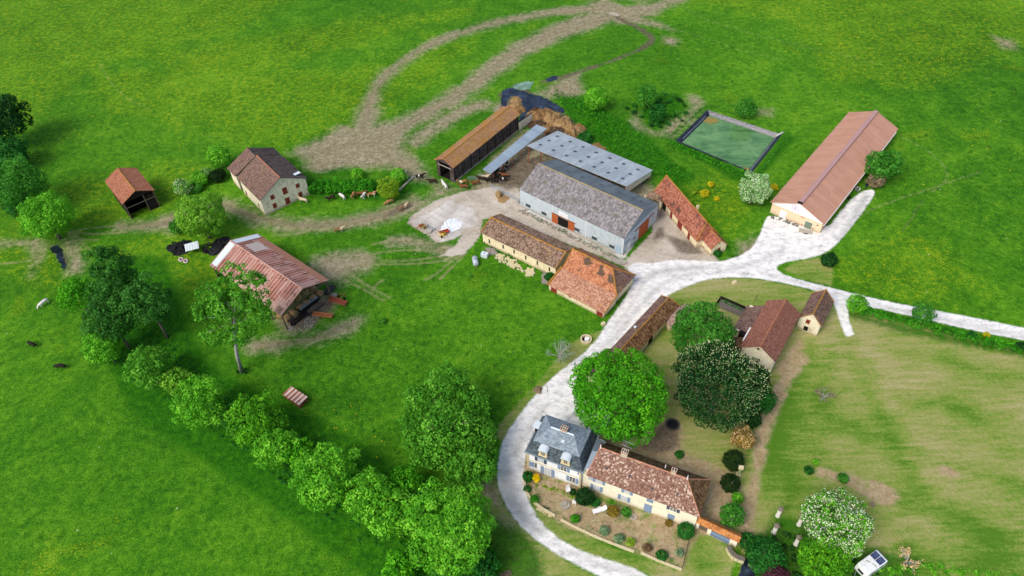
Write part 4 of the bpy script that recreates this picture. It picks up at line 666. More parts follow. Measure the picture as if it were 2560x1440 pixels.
class B:
    def __init__(s, name, label, cat, x, y, a, L, W, he, hr, ov=.35, i0=0, i1=0, group=None):
        s.L, s.W, s.he, s.hr, s.ov, s.i0, s.i1 = L, W, he, hr, ov, i0, i1; s.r = empty(name, (x, y, 0), math.radians(a), label, cat, group)
        s.M = Matrix.Translation((x, y, 0)) @ Matrix.Rotation(math.radians(a), 4, 'Z'); s.Mi = s.M.inverted(); s.wl, s.ww = L/2-ov, W/2-ov
    def zr(s, v): return s.he+(s.hr-s.he)*(1-abs(v)/(s.W/2))
    def walls(s, mat, drop=.10, name='wall', sides=(0, 1, 2, 3), th=.35, hip0=False, hip1=False):
        mb = MB(); a, b = s.wl, s.ww; ze = s.zr(b)-drop
        for sd in sides:
            if sd in (0, 2): y = -b if sd == 0 else b; yi = y+(th if sd == 0 else -th); mb.box((0, (y+yi)/2, ze/2), (2*a, th, ze))
            else:
                x = a if sd == 1 else -a; xi = x-th if sd == 1 else x+th; gab = (s.i1 if sd == 1 else s.i0) < .8
                zt = s.zr(b-th)-drop if gab else s.he-.02; pr = [(-b+th+.002, 0), (b-th-.002, 0), (b-th-.002, zt)]+([(0, s.hr-drop)] if gab else [])+[(-b+th+.002, zt)]
                n = len(pr); vs = [(x, p[0], p[1]) for p in pr]+[(xi, p[0], p[1]) for p in pr]; mb.add(vs, [tuple(range(n)), tuple(range(n, 2*n))]+[(i, (i+1) % n, n+(i+1) % n, n+i) for i in range(n)])
                if gab:
                    for q in (-1, 1): mb.add([(x, q*b, ze), (x, q*(b-th), s.zr(b-th)-drop), (xi, q*(b-th), s.zr(b-th)-drop), (xi, q*b, ze)], [(0, 1, 2, 3)])
        s.wall = mb.build(name, mat, s.r); return s.wall
    def roof(s, mat, name='roof', th=.14, wav=0):
        mb = MB(); l, w_, he, hr = s.L/2, s.W/2, s.he, s.hr; r0, r1 = (-l+s.i0, 0, hr), (l-s.i1, 0, hr)
        e = [(-l, -w_, he), (l, -w_, he), (l, w_, he), (-l, w_, he)]; sl_ = math.hypot(w_, hr-he)
        def quad(pts, uvs):
            mb.face(pts, uvs); mb.face([(p[0], p[1], p[2]-th) for p in pts][::-1], uvs[::-1])
        ns = max(1, int(s.L/2.5)) if wav else 1; rr = random.Random(int(s.L*100))
        if wav and s.i0 < .01 and s.i1 < .01:
            dz = [rr.uniform(-wav, wav*.3) for _ in range(ns+1)]; dz[0] = dz[-1] = 0; de = [d_*.6+rr.uniform(-wav, wav)*.3 for d_ in dz]
            for i in range(ns):
                u0, u1 = -l+2*l*i/ns, -l+2*l*(i+1)/ns
                for q in (-1, 1): quad([(u0, q*w_, he+de[i]), (u1, q*w_, he+de[i+1]), (u1, 0, hr+dz[i+1]), (u0, 0, hr+dz[i])], [(u0+q*100, 0), (u1+q*100, 0), (u1+q*100, sl_), (u0+q*100, sl_)])
            s.rz = lambda u: hr+float(np.interp(u, [-l+2*l*i/ns for i in range(ns+1)], dz))
        else:
            s.rz = lambda u: hr
            quad([e[0], e[1], r1, r0], [(-l, 0), (l, 0), (r1[0], sl_), (r0[0], sl_)]); quad([e[2], e[3], r0, r1], [(l+100, 0), (-l+100, 0), (r0[0]+100, sl_), (r1[0]+100, sl_)])
            for (ii, A_, B_, Rp) in ((s.i0, e[3], e[0], r0), (s.i1, e[1], e[2], r1)):
                if ii > .05: quad([A_, B_, Rp], [(-w_+50, 0), (w_+50, 0), (50, math.hypot(ii, hr-he))])
        # edge boards
        def edge(a, b): mb.face([a, b, (b[0], b[1], b[2]-th), (a[0], a[1], a[2]-th)], [(0, 0), (3, 0), (3, .1), (0, .1)])
        for a, b in ((e[0], e[1]), (e[2], e[3])): edge(a, b)
        if s.i0 < .05: edge(e[3], r0); edge(r0, e[0])
        else: edge(e[3], e[0])
        if s.i1 < .05: edge(e[1], r1); edge(r1, e[2])
        else: edge(e[1], e[2])
        s.roofo = mb.build(name, mat, s.r, recalc=False); return s.roofo
    def ridge(s, mat, r=.14, verge=None, name='ridge'):
        mb = MB(); a, b = -s.L/2+s.i0, s.L/2-s.i1; n = max(2, int((b-a)/.7)); rr = random.Random(5)
        mb.tube([(a+(b-a)*i/n, 0, s.rz(a+(b-a)*i/n)+.02+rr.uniform(-.02, .02)) for i in range(n+1)], [r*rr.uniform(.85, 1.15) for _ in range(n+1)], 6)
        for ii, x, sg in ((s.i0, a, -1), (s.i1, b, 1)):
            if ii > .05:
                for q in (-1, 1): mb.tube([(x, 0, s.hr), (sg*s.L/2, q*s.W/2, s.he+.02)], r*.8, 6)
        o = mb.build(name, mat, s.roofo)
        if verge:
            for x, ii in ((-s.L/2+.12, s.i0), (s.L/2-.12, s.i1)):
                if ii < .05: MB().tube([(x, -s.W/2, s.he+.02), (x, -s.W/4, (s.hr+s.he)/2+.02), (x, 0, s.hr), (x, s.W/4, (s.hr+s.he)/2+.02), (x, s.W/2, s.he+.02)], r*.7, 6).build('verge', verge, s.roofo)
        return o
    def plane(s, sd):  # point, normal, s-axis in local
        return {0: (Vector((0, -s.ww, 0)), Vector((0, -1, 0)), Vector((1, 0, 0))), 1: (Vector((s.wl, 0, 0)), Vector((1, 0, 0)), Vector((0, 1, 0))), 2: (Vector((0, s.ww, 0)), Vector((0, 1, 0)), Vector((-1, 0, 0))), 3: (Vector((-s.wl, 0, 0)), Vector((-1, 0, 0)), Vector((0, -1, 0)))}[sd]
    def hit(s, sd, px, py):
        p0, n, ax = s.plane(sd); o = s.Mi @ Vector((0, 0, HC)); d_ = s.Mi.to_3x3() @ Vector(ray(px, py)); t = (p0-o).dot(n)/d_.dot(n); q = o+d_*t; return (q-p0).dot(ax), q.z
    def rhit(s, px, py, side=-1):  # point on a roof slope
        n = Vector((0, side*(s.hr-s.he), s.W/2)).normalized(); p0 = Vector((0, 0, s.hr)); o = s.Mi @ Vector((0, 0, HC)); d_ = s.Mi.to_3x3() @ Vector(ray(px, py)); t = (p0-o).dot(n)/d_.dot(n); return o+d_*t, n
    def slab(s, sd, u, z, w_, h, dep, out=0.0):
        p0, n, ax = s.plane(sd); c = p0+ax*u+n*(out+dep/2-.06); mb = MB(); v = [c+ax*a*w_/2+Vector((0, 0, z+b*h/2))+n*(e*(dep+.12)/2) for a in (-1, 1) for b in (-1, 1) for e in (-1, 1)]
        return mb.add(v, [(0, 1, 3, 2), (4, 6, 7, 5), (0, 4, 5, 1), (2, 3, 7, 6), (0, 2, 6, 4), (1, 5, 7, 3)])
    def panel(s, name, sd, px, py, w_, h, mat, dep=.05, frame=None, fw=.12, pane=None, z=None, u=None, parent=None, bars=None):
        if u is None: u, zz = s.hit(sd, px, py); z = zz if z is None else z
        par = s.r if parent is None else parent
        if frame:
            o = s.slab(sd, u, z, w_+2*fw, h+2*fw, .03).build(name, frame, par); s.slab(sd, u, z, w_, h, .045).build(pane or 'pane', mat, o)
            if bars:
                mb = MB(); p0, n, ax = s.plane(sd)
                for k_ in range(1, bars[0]): q = s.slab(sd, u-w_/2+w_*k_/bars[0], z, .07, h, .06); mb.add(q.v, q.f)
                for k_ in range(1, bars[1]): q = s.slab(sd, u, z-h/2+h*k_/bars[1], w_, .06, .055); mb.add(q.v, q.f)
                mb.build('glazing_bar', bars[2] if len(bars) > 2 else WHP, o)
            return o
        return s.slab(sd, u, z, w_, h, dep).build(name, mat, par)
    def door(s, sd, px, py, w_, h, mat, name='door', frame=None, handle=True):
        u, zz = s.hit(sd, px, py); o = s.slab(sd, u, h/2, w_, h, .06).build(name, mat, s.r)
        if frame: f_ = s.slab(sd, u, (h+.15)/2, w_+.3, h+.15, .02).build('door_frame', frame, s.r)
        return o
def merge_wing(wing, host):
    R_ = host.Mi @ wing.M
    for ch in kids(wing.r): ch.parent = host.r; ch.matrix_basis = R_ @ ch.matrix_basis
    bpy.data.objects.remove(wing.r)
# ---------------- roof coverings
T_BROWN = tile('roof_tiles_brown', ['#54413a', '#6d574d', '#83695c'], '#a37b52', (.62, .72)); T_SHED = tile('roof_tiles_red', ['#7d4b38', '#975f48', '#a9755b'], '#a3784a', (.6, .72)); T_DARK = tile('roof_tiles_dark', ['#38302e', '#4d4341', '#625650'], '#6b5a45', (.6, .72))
T_OR = tile('roof_tiles_orange_lichen', ['#84604a', '#9c7653', '#a8875f'], '#a8782c', (.50, .62)); T_STAB = tile('roof_tiles_mottled', ['#4d3a30', '#77604f', '#98806c'], '#9a7d3e', (.60, .70), cell=(.3, .38)); T_BIG = tile('roof_tiles_salmon', ['#864f38', '#a96c4c', '#be8763'], '#b98f5c', (.62, .72), patch='#5f4c3e', pt_=(.54, .60), pscale=.22)
T_BIGL = tile('roof_tiles_salmon_low', ['#885a46', '#aa7960', '#bf9579'], '#b9803a', (.60, .70), cell=(.3, .34)); T_NAR = tile('roof_tiles_brick_red', ['#6e4033', '#925744', '#ad745c'], '#a86a34', (.60, .72), patch='#5a4238', pt_=(.58, .66), pscale=.3); T_DIAG = tile('roof_tiles_mossy', ['#3d2d1e', '#66492f', '#8a6c4c'], '#8c6f38', (.6, .7), cell=(.3, .36))
T_RB = tile('roof_tiles_flat_red', ['#6b4438', '#875849', '#9a6a58'], '#8a6a50', (.66, .76), cell=(.22, .2)); T_CH = tile('roof_tiles_purple', ['#4e3c36', '#6e554b', '#866c5e'], '#a07a4a', (.62, .72)); T_MAN = tile('roof_tiles_spotted', ['#5f443a', '#7e5c4e', '#987767'], None, cell=(.2, .24), spot='#bfa896', st=.88); T_GATE = tile('roof_tiles_orange', ['#8f5a34', '#b3733f', '#c2884f'], '#7c5f43', (.6, .7)); T_SLATE = tile('slate_tiles', ['#343d42', '#4a555a', '#647075'], '#6f7668', (.58, .7), cell=(.3, .25))
S_RUST = sheet('rusty_tin_sheets', ['#6c3a28', '#8a4c3a', '#9e6452', '#ac8578'], .85, '#c6a99c', .13, rust='#754838', contrast=.8); S_GREY = sheet('grey_fibre_sheets', ['#8b959b', '#9fa9ae', '#b3bcbf'], 1.0, '#7f898e', .06, '#8c8f8a', (.60, .74)); S_BLUE = sheet('blue_grey_sheets', ['#7f909c', '#8d9eaa', '#9aabb6'], 1.0, '#75858f', .06)
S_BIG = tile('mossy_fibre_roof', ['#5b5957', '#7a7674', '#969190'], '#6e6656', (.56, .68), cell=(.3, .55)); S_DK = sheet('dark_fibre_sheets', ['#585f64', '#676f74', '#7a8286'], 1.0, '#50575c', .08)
S_PINK = sheet('pink_steel_sheets', ['#ad7c64', '#be8d73', '#c8997e'], 1.0, '#a67a68', .06, rough=.6, contrast=.35)

# ---- open shed far left
b = B('wooden_shed', 'small open-fronted black timber shed with red tiled roof, far left', 'shed', -92.35, 146.58, -51.74, 12.05, 7.97, 5.04, 7.09); BT = plain('black_timber', '#221c18', .95, .4, 2)
b.walls(BT, sides=(0, 2, 3), th=.12); b.roof(T_SHED, wav=.06); b.ridge(LICH, .13, RIDGE)
mb = MB(); a, w_ = b.wl, b.ww
mb.add([(a-.02, -w_, b.he-.2), (a-.02, w_, b.he-.2), (a-.02, 0, b.hr-.2), (a-.14, -w_, b.he-.2), (a-.14, w_, b.he-.2), (a-.14, 0, b.hr-.2)], [(0, 1, 2), (3, 4, 5), (0, 1, 4, 3)]); mb.box((a-.08, 2.4, 2.2), (.1, 2.4, 4.4)); mb.build('gable_board', BT, b.r)
for v in (-w_+.1, 1.1, w_-.1): MB().box((a, v, 2.4), (.22, .22, 4.8)).build('post', TIMB, b.r)
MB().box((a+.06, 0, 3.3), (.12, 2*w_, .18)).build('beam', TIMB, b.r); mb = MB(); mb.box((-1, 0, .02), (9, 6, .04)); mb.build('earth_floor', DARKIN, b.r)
# ---- stone house
b = B('stone_house', 'cream stone farmhouse with oxblood shutters and brown tiled gable roof', 'house', -57.6, 147.2, -51.44, 12.1, 12.8, 5.12, 8.6); b.walls(CREAM); b.roof([T_BROWN], wav=.05); b.ridge(RIDGE, .12)
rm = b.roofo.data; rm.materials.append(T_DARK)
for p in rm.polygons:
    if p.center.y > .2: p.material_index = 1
for (px, py, w_, h) in [(681,493,.95,1.25), (712,477,1.15,1.9), (744,464,.95,1.15), (687,514,.95,1.35), (719,502,1.15,1.9), (751,486,1.0,1.4)]: b.panel('shutter', 1, px, py, w_, h, REDW, .05, STN, .10, 'leaf')
b.panel('window', 0, 616, 483, .9, 1.4, REDW, .05, STN, .1, 'leaf'); b.panel('window', 0, 647, 513, .6, .9, DARKIN, .05, STN, .1)
for v in (-3, 0, 3): MB().tube([(v, b.ww+.05, 4.6), (v, b.ww+.05, 4.9)], .05).build('bracket', RUSTM, b.r)
MB().box((4.3, 4.7, 6.35), (.9, 1.9, .05), 0, Matrix.Identity(4)).build('tin_patch', ZINC, b.r)
u = B('wing', None, None, -63.55, 154.75, -51.5, 4.6, 12.9, 4.7, 7.75)
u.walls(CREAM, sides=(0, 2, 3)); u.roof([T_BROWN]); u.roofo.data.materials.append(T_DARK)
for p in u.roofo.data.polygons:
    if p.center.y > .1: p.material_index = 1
merge_wing(u, b)
# ---- rusty hay barn
b = B('hay_barn', 'open-sided hay barn under a rusty corrugated metal roof', 'barn', -51.88, 113.98, -40.74, 24.36, 12.88, 5.0, 7.67, ov=.5); b.roof(S_RUST, th=.08); b.ridge(plain('pale_rust_ridge', '#bb9484', .7, .2, 2), .12, plain('pale_rust_ridge', '#bb9484'))
for i in range(6):
    for v in (-b.ww, b.ww): u_ = -b.wl+2*b.wl*i/5; MB().box((u_, v, 2.45), (.25, .25, 4.9)).build('post', TIMB, b.r)
mb = MB()
for i in range(6): u_ = -b.wl+2*b.wl*i/5; mb.box((u_, 0, 4.75), (.15, 2*b.ww, .25)); mb.box((u_, 0, 6.1), (.15, .15, 2.4))
for v in (-b.ww, -b.ww/2, 0, b.ww/2, b.ww): mb.box((0, v, b.zr(v)-.22), (2*b.wl, .12, .14))
mb.build('roof_truss', TIMB, b.r); MB().box((-b.wl-.05, 0, 2.3), (.1, 2*b.ww-.3, 4.6)).build('end_wall', BT, b.r)
n_ = Vector((0, -(b.hr-b.he), b.W/2)).normalized()
for (u0, u1, v0, v1, mt) in [(-12.0, -10.3, -5.9, -.25, ZINC), (-12.0, -10.4, .25, 6.2, ZINC), (-8.8, -5.2, 1.2, 4.4, plain('bleached_rust', '#b9aaa0', .7, .2, 2)), (-4.5, 11.6, -6.4, -5.0, plain('pink_rust', '#b3917f', .7, .15, 2)), (-10, 12.1, 4.8, 6.42, plain('tan_rust', '#9c6f58', .7, .15, 2)), (9.9, 12.1, -6.42, -4.4, plain('pink_rust', '#b3917f'))]:
    o = MB().add([(u0, v0, b.zr(v0)+.03), (u1, v0, b.zr(v0)+.03), (u1, v1, b.zr(v1)+.03), (u0, v1, b.zr(v1)+.03), (u0, v0, b.zr(v0)+.005), (u1, v0, b.zr(v0)+.005), (u1, v1, b.zr(v1)+.005), (u0, v1, b.zr(v1)+.005)], [(0, 1, 2, 3), (0, 1, 5, 4), (1, 2, 6, 5), (2, 3, 7, 6), (3, 0, 4, 7)]).build('roof_sheet', mt, b.roofo, recalc=False)
HB = b
# ---- long black wooden barn
b = B('wooden_barn', 'long narrow black timber barn with orange lichened tile roof', 'barn', -6.94, 161.11, 52.21, 28.23, 6.22, 5.04, 6.54); k = N('old_boards', .95, .1); ob_ = k.obj(); wv_ = k.noise(k.mapv(ob_, 0, (3.5, 3.5, .35)), 1.5, 5, .75); bb = k.noise(k.mapv(ob_, 0, (.4, .4, 5)), 1.2, 4, .7)
k.col(k.ramp(k.math('ADD', k.math('MULTIPLY', wv_, .6), k.math('MULTIPLY', bb, .4)), [(.38, '#241b19'), (.5, '#4a3f3c'), (.62, '#77706c')])); k.bump(wv_, .6, .05); BOARDS = k.m
b.walls(BOARDS, sides=(0, 1, 2), th=.15); b.roof([T_OR], wav=.05); b.ridge(LICH, .12, RIDGE)
b.slab(0, 0, .3, 2*b.wl, .55, .05).build('plinth', CONC, b.r)
for i in range(9): b.slab(0, -b.wl+2*b.wl*i/8*.98+.2, 2.5, .2, 4.9, .08).build('post', BT, b.r)
mb = MB(); mb.add([(-b.wl, -b.ww, b.he-.1), (-b.wl, b.ww, b.he-.1), (-b.wl, 0, b.hr-.15), (-b.wl+.1, -b.ww, b.he-.1), (-b.wl+.1, b.ww, b.he-.1), (-b.wl+.1, 0, b.hr-.15)], [(0, 1, 2), (3, 4, 5), (0, 1, 4, 3)]); mb.box((-b.wl+.05, -b.ww+.7, 2.5), (.1, 1.3, 4.9)); mb.box((-b.wl+.05, b.ww-.5, 2.5), (.1, .9, 4.9)); mb.build('gable_board', BOARDS, b.r)
MB().box((-b.wl-.06, .1, 4.0), (.14, 4.2, .16)).build('lintel', CONC, b.r)
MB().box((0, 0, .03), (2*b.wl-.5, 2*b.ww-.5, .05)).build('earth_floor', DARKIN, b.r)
# retaining wall
x, y = P(1298, 327); x2, y2 = P(1330, 304); root = empty('concrete_wall', (x, y, 0), math.atan2(y2-y, x2-x), 'short cream concrete wall joining the black wooden barn to the manure heap', 'wall'); L = math.hypot(x2-x, y2-y)
MB().box((L/2, 0, 1.4), (L, .25, 2.8)).build('wall', CREAM, root); MB().box((L/2, 0, 2.84), (L+.1, .35, .08)).build('coping', BT, root)
# ---- low blue-grey feeding shed
def quadroof(root, pts, mat, th=.1, name='roof', par=None):
    p0 = root.location; V = [(p[0]-p0[0], p[1]-p0[1], p[2]) for p in pts]; e1 = Vector(V[1])-Vector(V[0]); L1 = e1.length; L2 = (Vector(V[3])-Vector(V[0])).length; mb = MB(); uv = [(0, 0), (L1, 0), (L1, L2), (0, L2)]
    mb.face(V, uv); lo = [(a, b_, c-th) for a, b_, c in V]; mb.face(lo[::-1], uv)
    for i in range(4): j = (i+1) % 4; mb.face([V[i], V[j], lo[j], lo[i]], [(0, 0), (1, 0), (1, .1), (0, .1)])
    return mb.build(name, mat, par or root, recalc=False)
def W3(px, py, z): q = P(px, py, z); return (q[0], q[1], z)
c = P(1260, 400, 0); root = empty('feeding_shelter', (c[0], c[1], 0), 0, 'long narrow cattle shelter with blue-grey corrugated lean-to roof', 'shelter')
pts = [W3(1227, 434, 3.0), W3(1368, 321, 3.0), W3(1341, 311, 3.7), W3(1207, 423, 3.7)]; quadroof(root, [pts[1], pts[0], pts[3], pts[2]], S_BLUE)
for t in (.04, .2, .36, .52, .68, .84, .97):
    for (p, q) in ((pts[0], pts[1]), (pts[3], pts[2])): xx = p[0]+(q[0]-p[0])*t; yy = p[1]+(q[1]-p[1])*t; h = p[2]-.12; MB().box((xx-c[0], yy-c[1], h/2), (.14, .14, h)).build('post', RUSTM, root)
# ---- big lean-to sheet roof
c = P(1500, 440, 0); root = empty('cattle_shed', (c[0], c[1], 0), 0, 'wide pale grey corrugated-roof cattle shed with rows of skylights', 'shed')
g6 = [W3(1317, 364, 5.5), W3(1567, 466, 5.5), W3(1633, 425.5, 2.95), W3(1394, 326.5, 2.95)]; quadroof(root, g6, S_GREY, .12)
def lerp3(a, b_, t): return tuple(a[i]+(b_[i]-a[i])*t for i in range(3))
def on6(s_, t): return lerp3(lerp3(g6[0], g6[1], s_), lerp3(g6[3], g6[2], s_), t)
r = random.Random(2); SKYL = plain('skylight_sheet', '#4a5258', .4, .2, 2)
for i in range(7):
    for t in (.22, .5, .78):
        s_ = .07+i*.139; A_ = [on6(s_+ds, t+dt) for ds, dt in ((-.014, -.035), (.014, -.035), (.014, .035), (-.014, .035))]
        if t > .7 or i > -1: MB().face([(p[0]-c[0], p[1]-c[1], p[2]+.03) for p in A_]).add([(p[0]-c[0], p[1]-c[1], p[2]-.02) for p in A_], [(0, 1, 2, 3)]).build('skylight', SKYL, root, recalc=False)
for i in range(8):
    for t in (.02, .97):
        p = on6(.01+i*.139, t); MB().box((p[0]-c[0], p[1]-c[1], p[2]/2-.08), (.2, .2, p[2]-.16)).build('post', RUSTM, root)
A_, B_ = np.array(on6(.99, .03)), np.array(on6(.99, .97)); mb = MB()
for (p, q, z0, z1) in ((B_, A_, 0, 1),):
    mb.add([(A_[0]-c[0], A_[1]-c[1], 3.0), (B_[0]-c[0], B_[1]-c[1], 1.3), (B_[0]-c[0], B_[1]-c[1], B_[2]-.15), (A_[0]-c[0], A_[1]-c[1], A_[2]-.15)], [(0, 1, 2, 3)])
p, q = on6(.01, .97), on6(.99, .97); mb.add([(p[0]-c[0], p[1]-c[1], 0), (q[0]-c[0], q[1]-c[1], 0), (q[0]-c[0], q[1]-c[1], q[2]-.15), (p[0]-c[0], p[1]-c[1], p[2]-.15)], [(0, 1, 2, 3)])
so_ = mb.build('side_wall', CREAM, root, recalc=False); sm_ = so_.modifiers.new('thickness', 'SOLIDIFY'); sm_.thickness = .12
# ---- big grey barn
b = B('grey_barn', 'big grey fibre-cement barn with orange sliding doors', 'barn', 18.64, 134.57, -40.39, 29.28, 14.71, 5.24, 8.30, ov=.12); b.walls(GREYW, th=.2); b.roof([S_BIG]); b.ridge(plain('mossy_ridge', '#948561', .9, .3, 2), .16)
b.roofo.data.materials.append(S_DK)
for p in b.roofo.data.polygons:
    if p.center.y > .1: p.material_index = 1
for (px, py) in [(1410, 492), (1416, 512), (1501, 533), (1560, 563), (1588, 556), (1368, 476), (1530, 505), (1608, 508)]: pass
for (u_, v_) in [(-10, -3.5), (-6, -3.8), (-1, -4.2), (4.6, -4.0), (9.8, -3.6), (-3.2, -5.6)]:
    MB().face([(u_-.5, v_-.45, b.zr(v_-.45)+.03), (u_+.5, v_-.45, b.zr(v_-.45)+.03), (u_+.5, v_+.45, b.zr(v_+.45)+.03), (u_-.5, v_+.45, b.zr(v_+.45)+.03)]).build('skylight', plain('mossy_skylight', '#6d675a', .8, .3, 2), b.r, recalc=False)
for (u_, v_) in [(-8, 3.2), (-4, 3.4), (1, 3.8), (6, 4.2), (9.5, 4.2), (11.5, 4.4)]:
    MB().face([(u_-.5, v_-.45, b.zr(v_-.45)+.03), (u_+.5, v_-.45, b.zr(v_-.45)+.03), (u_+.5, v_+.45, b.zr(v_+.45)+.03), (u_-.5, v_+.45, b.zr(v_+.45)+.03)]).build('skylight', SKYL, b.r, recalc=False)
for (px, py) in [(1320.5, 514), (1360, 533.6), (1442.6, 574), (1486, 595.6), (1530, 616.5)]: b.panel('window', 0, px, py, 1.35, .8, plain('louvre_grey', '#3c4346', .6, .2, 6), .04, plain('window_surround', '#8a9498', .8), .06, 'louvre')
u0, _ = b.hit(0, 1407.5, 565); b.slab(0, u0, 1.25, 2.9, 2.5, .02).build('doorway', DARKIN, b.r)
b.slab(0, u0-2.35, 1.35, 1.7, 2.7, .1).build('sliding_door', ORD, b.r); b.slab(0, u0+2.35, 1.35, 1.7, 2.7, .1).build('sliding_door', ORD, b.r)
b.slab(0, u0+.1, 2.78, 6.6, .12, .16).build('door_rail', RUSTM, b.r)
sg_ = b.slab(0, u0, 3.55, 2.6, 1.25, .08).build('sign_board', WHP, b.r)
mb = MB(); rs_ = random.Random(4)
for row in range(3):
    xx = -1.05
    while xx < .95: w_ = rs_.uniform(.12, .3); q = b.slab(0, u0+xx+w_/2, 3.9-row*.36, w_, .14, .09); mb.add(q.v, q.f); xx += w_+.07
mb.build('faded_lettering', plain('faded_ink', '#b9bfc4', .8), sg_)
for px in (1346, 1381, 1466): u_, _ = b.hit(0, px, 560); b.slab(0, u_, 2.55, .1, 5.1, .06).build('downpipe', WHP, b.r)
b.slab(0, b.wl-.06, 2.55, .14, 5.1, .06).build('downpipe', WHP, b.r)
u_, _ = b.hit(0, 1545, 622); b.slab(0, u_, 1.1, 1.3, 2.2, .05).build('door', plain('pale_blue_door', '#9fb6c6', .7, .1), b.r)
u_, _ = b.hit(1, 1608, 575); b.slab(1, u_, 1.9, 4.0, 3.8, .12).build('sliding_door', ORD, b.r); b.slab(1, u_, 4.0, 8.2, .12, .16).build('door_rail', RUSTM, b.r)
u_, _ = b.hit(1, 1571, 617); b.slab(1, u_, 1.15, 1.5, 2.3, .06).build('door', WHP, b.r); u_, z_ = b.hit(1, 1584.5, 607); b.slab(1, u_, 1.9, .7, .7, .03).build('window', SKYL, b.r); u_, z_ = b.hit(1, 1567, 599); b.slab(1, u_, 3.2, 2.4, .1, .3).build('canopy', GALV, b.r)
mb = MB(); vs = [(b.wl+.03, -b.ww, 5.2), (b.wl+.03, b.ww, 5.2), (b.wl+.03, 0, 8.0), (b.wl-.05, -b.ww, 5.2), (b.wl-.05, b.ww, 5.2), (b.wl-.05, 0, 8.0)]; mb.add(vs, [(0, 1, 2), (3, 4, 5), (0, 1, 4, 3)]); mb.build('gable_cladding', plain('blue_cladding', '#7d929e', .6, .12, 2), b.r)
b.slab(0, -b.wl+1.2, .2, 2.4, .4, .3).build('footing', CONC, b.r); b.slab(0, 6, .12, 14, .24, .35).build('footing', CONC, b.r)
GB = b
# ---- tan stable
b = B('long_stable', 'long low cream stable with slit windows and mottled tile roof', 'stable', 3.90, 122.57, -38.09, 20.7, 7.81, 3.30, 5.0); b.walls(TAN); b.roof([T_STAB], wav=.08); b.ridge(LICH, .15, LICH)
for (px, py) in [(1223.6, 603), (1258, 616.7), (1285.3, 629), (1314.5, 643.6), (1343.6, 657), (1373.6, 673)]: b.panel('window', 0, px, py, .38, 1.15, GLASS, .03, STN, .07)
for (px, py) in [(1246, 612), (1303, 640), (1360, 668)]: pass
# ---- big barn with hipped end
b = B('tiled_barn', 'large barn with salmon red hipped tile roof beside the chalk road', 'barn', 18.68, 112.04, -39.6, 13.9, 7.6, 2.9, 5.75, i1=3.6); b.walls(TAN, drop=.12); b.roof([T_BIG]); b.ridge(LICH, .15, LICH)
b.roofo.data.materials.append(T_CH)
for p in b.roofo.data.polygons:
    if p.center.x > 4.6 and abs(p.center.y) < .4: p.material_index = 1
# lean-to on the meadow side
c = b.r.location; Mx = b.M
def loc(u_, v_, z_): q = Mx @ Vector((u_, v_, z_)); return (q.x, q.y, q.z)
lowE = [(-7.25, -8.7, 1.75), (7.1, -8.7, 1.75), (7.1, -3.7, 3.02), (-7.25, -3.7, 3.02)]; mb = MB(); uvq = [(0, 0), (14, 0), (14, 5), (0, 5)]; mb.face(lowE, uvq); mb.face([(q[0], q[1], q[2]-.13) for q in lowE][::-1], uvq)
for i in range(4): j = (i+1) % 4; mb.face([lowE[i], lowE[j], (lowE[j][0], lowE[j][1], lowE[j][2]-.13), (lowE[i][0], lowE[i][1], lowE[i][2]-.13)], [(0, 0), (1, 0), (1, .1), (0, .1)])
lr = mb.build('lean_to_roof', T_BIGL, b.r, recalc=False); MB().tube([(-7.15, -8.7, 1.8), (-7.15, -6.2, 2.4), (-7.15, -3.7, 3.1)], [.28, .24, .2], 6).build('verge', LICH, lr); MB().tube([(7.0, -8.7, 1.8), (7.0, -3.7, 3.1)], .1, 6).build('verge', LICH, lr)
mb = MB(); mb.box((-.1, -8.25, .85), (13.8, .35, 1.62))
for uu in (-6.85, 6.65): mb.add([(uu-.15, -8.07, 0), (uu+.15, -8.07, 0), (uu+.15, -3.75, 0), (uu-.15, -3.75, 0), (uu-.15, -8.07, 1.75), (uu+.15, -8.07, 1.75), (uu+.15, -3.75, 2.85), (uu-.15, -3.75, 2.85)], [(0, 1, 2, 3), (4, 5, 6, 7), (0, 1, 5, 4), (1, 2, 6, 5), (2, 3, 7, 6), (3, 0, 4, 7)])
mb.build('lean_to_wall', TAN, b.r)
for uu, w_, h in ((-5.7, 1.5, 1.3), (5.9, 1.5, 1.35), (-1.6, .5, .4)): MB().box((uu, -8.44, h/2+(.05 if w_ > 1 else 1.0)), (w_, .06, h)).build('door' if w_ > 1 else 'hatch', REDW, b.r)
b.panel('window', 1, 1560, 735, .5, .5, DARKIN, .03, STN, .08)
# ---- narrow red stable + annex + link
b = B('narrow_stable', 'narrow brick-red tiled stable with oxblood doors behind the grey barn', 'stable', 40.97, 130.85, -70.85, 19.69, 5.76, 2.44, 6.1, i1=1.4); b.walls(TAN, drop=.15); b.roof([T_NAR], wav=0); b.ridge(LICH, .14, LICH)
for (px, w_, h, py) in [(1677, .9, 1.9, 545), (1699, 1.9, 1.9, 566), (1722, .9, 1.9, 590)]: b.door(0, px, py, w_, h, REDW)
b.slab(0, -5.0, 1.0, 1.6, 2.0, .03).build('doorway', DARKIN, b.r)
mb = MB(); mb.box((b.wl-6.2, .7, 6.0), (.5, .5, 1.2)); mb.build('chimney', STN, b.roofo)
b = B('gabled_annex', 'tiny gabled annex at the road end of the narrow red stable', 'outbuilding', 45.59, 120.62, -69.47, 3.9, 4.33, 2.18, 4.12, ov=.2); b.walls(TAN); b.roof([T_NAR]); b.ridge(LICH, .1, LICH); b.panel('door', 1, 1797, 624, .6, 1.3, REDW, .05, STN, .06, 'leaf'); b.panel('window', 1, 1799, 608, .3, .35, DARKIN, .03)
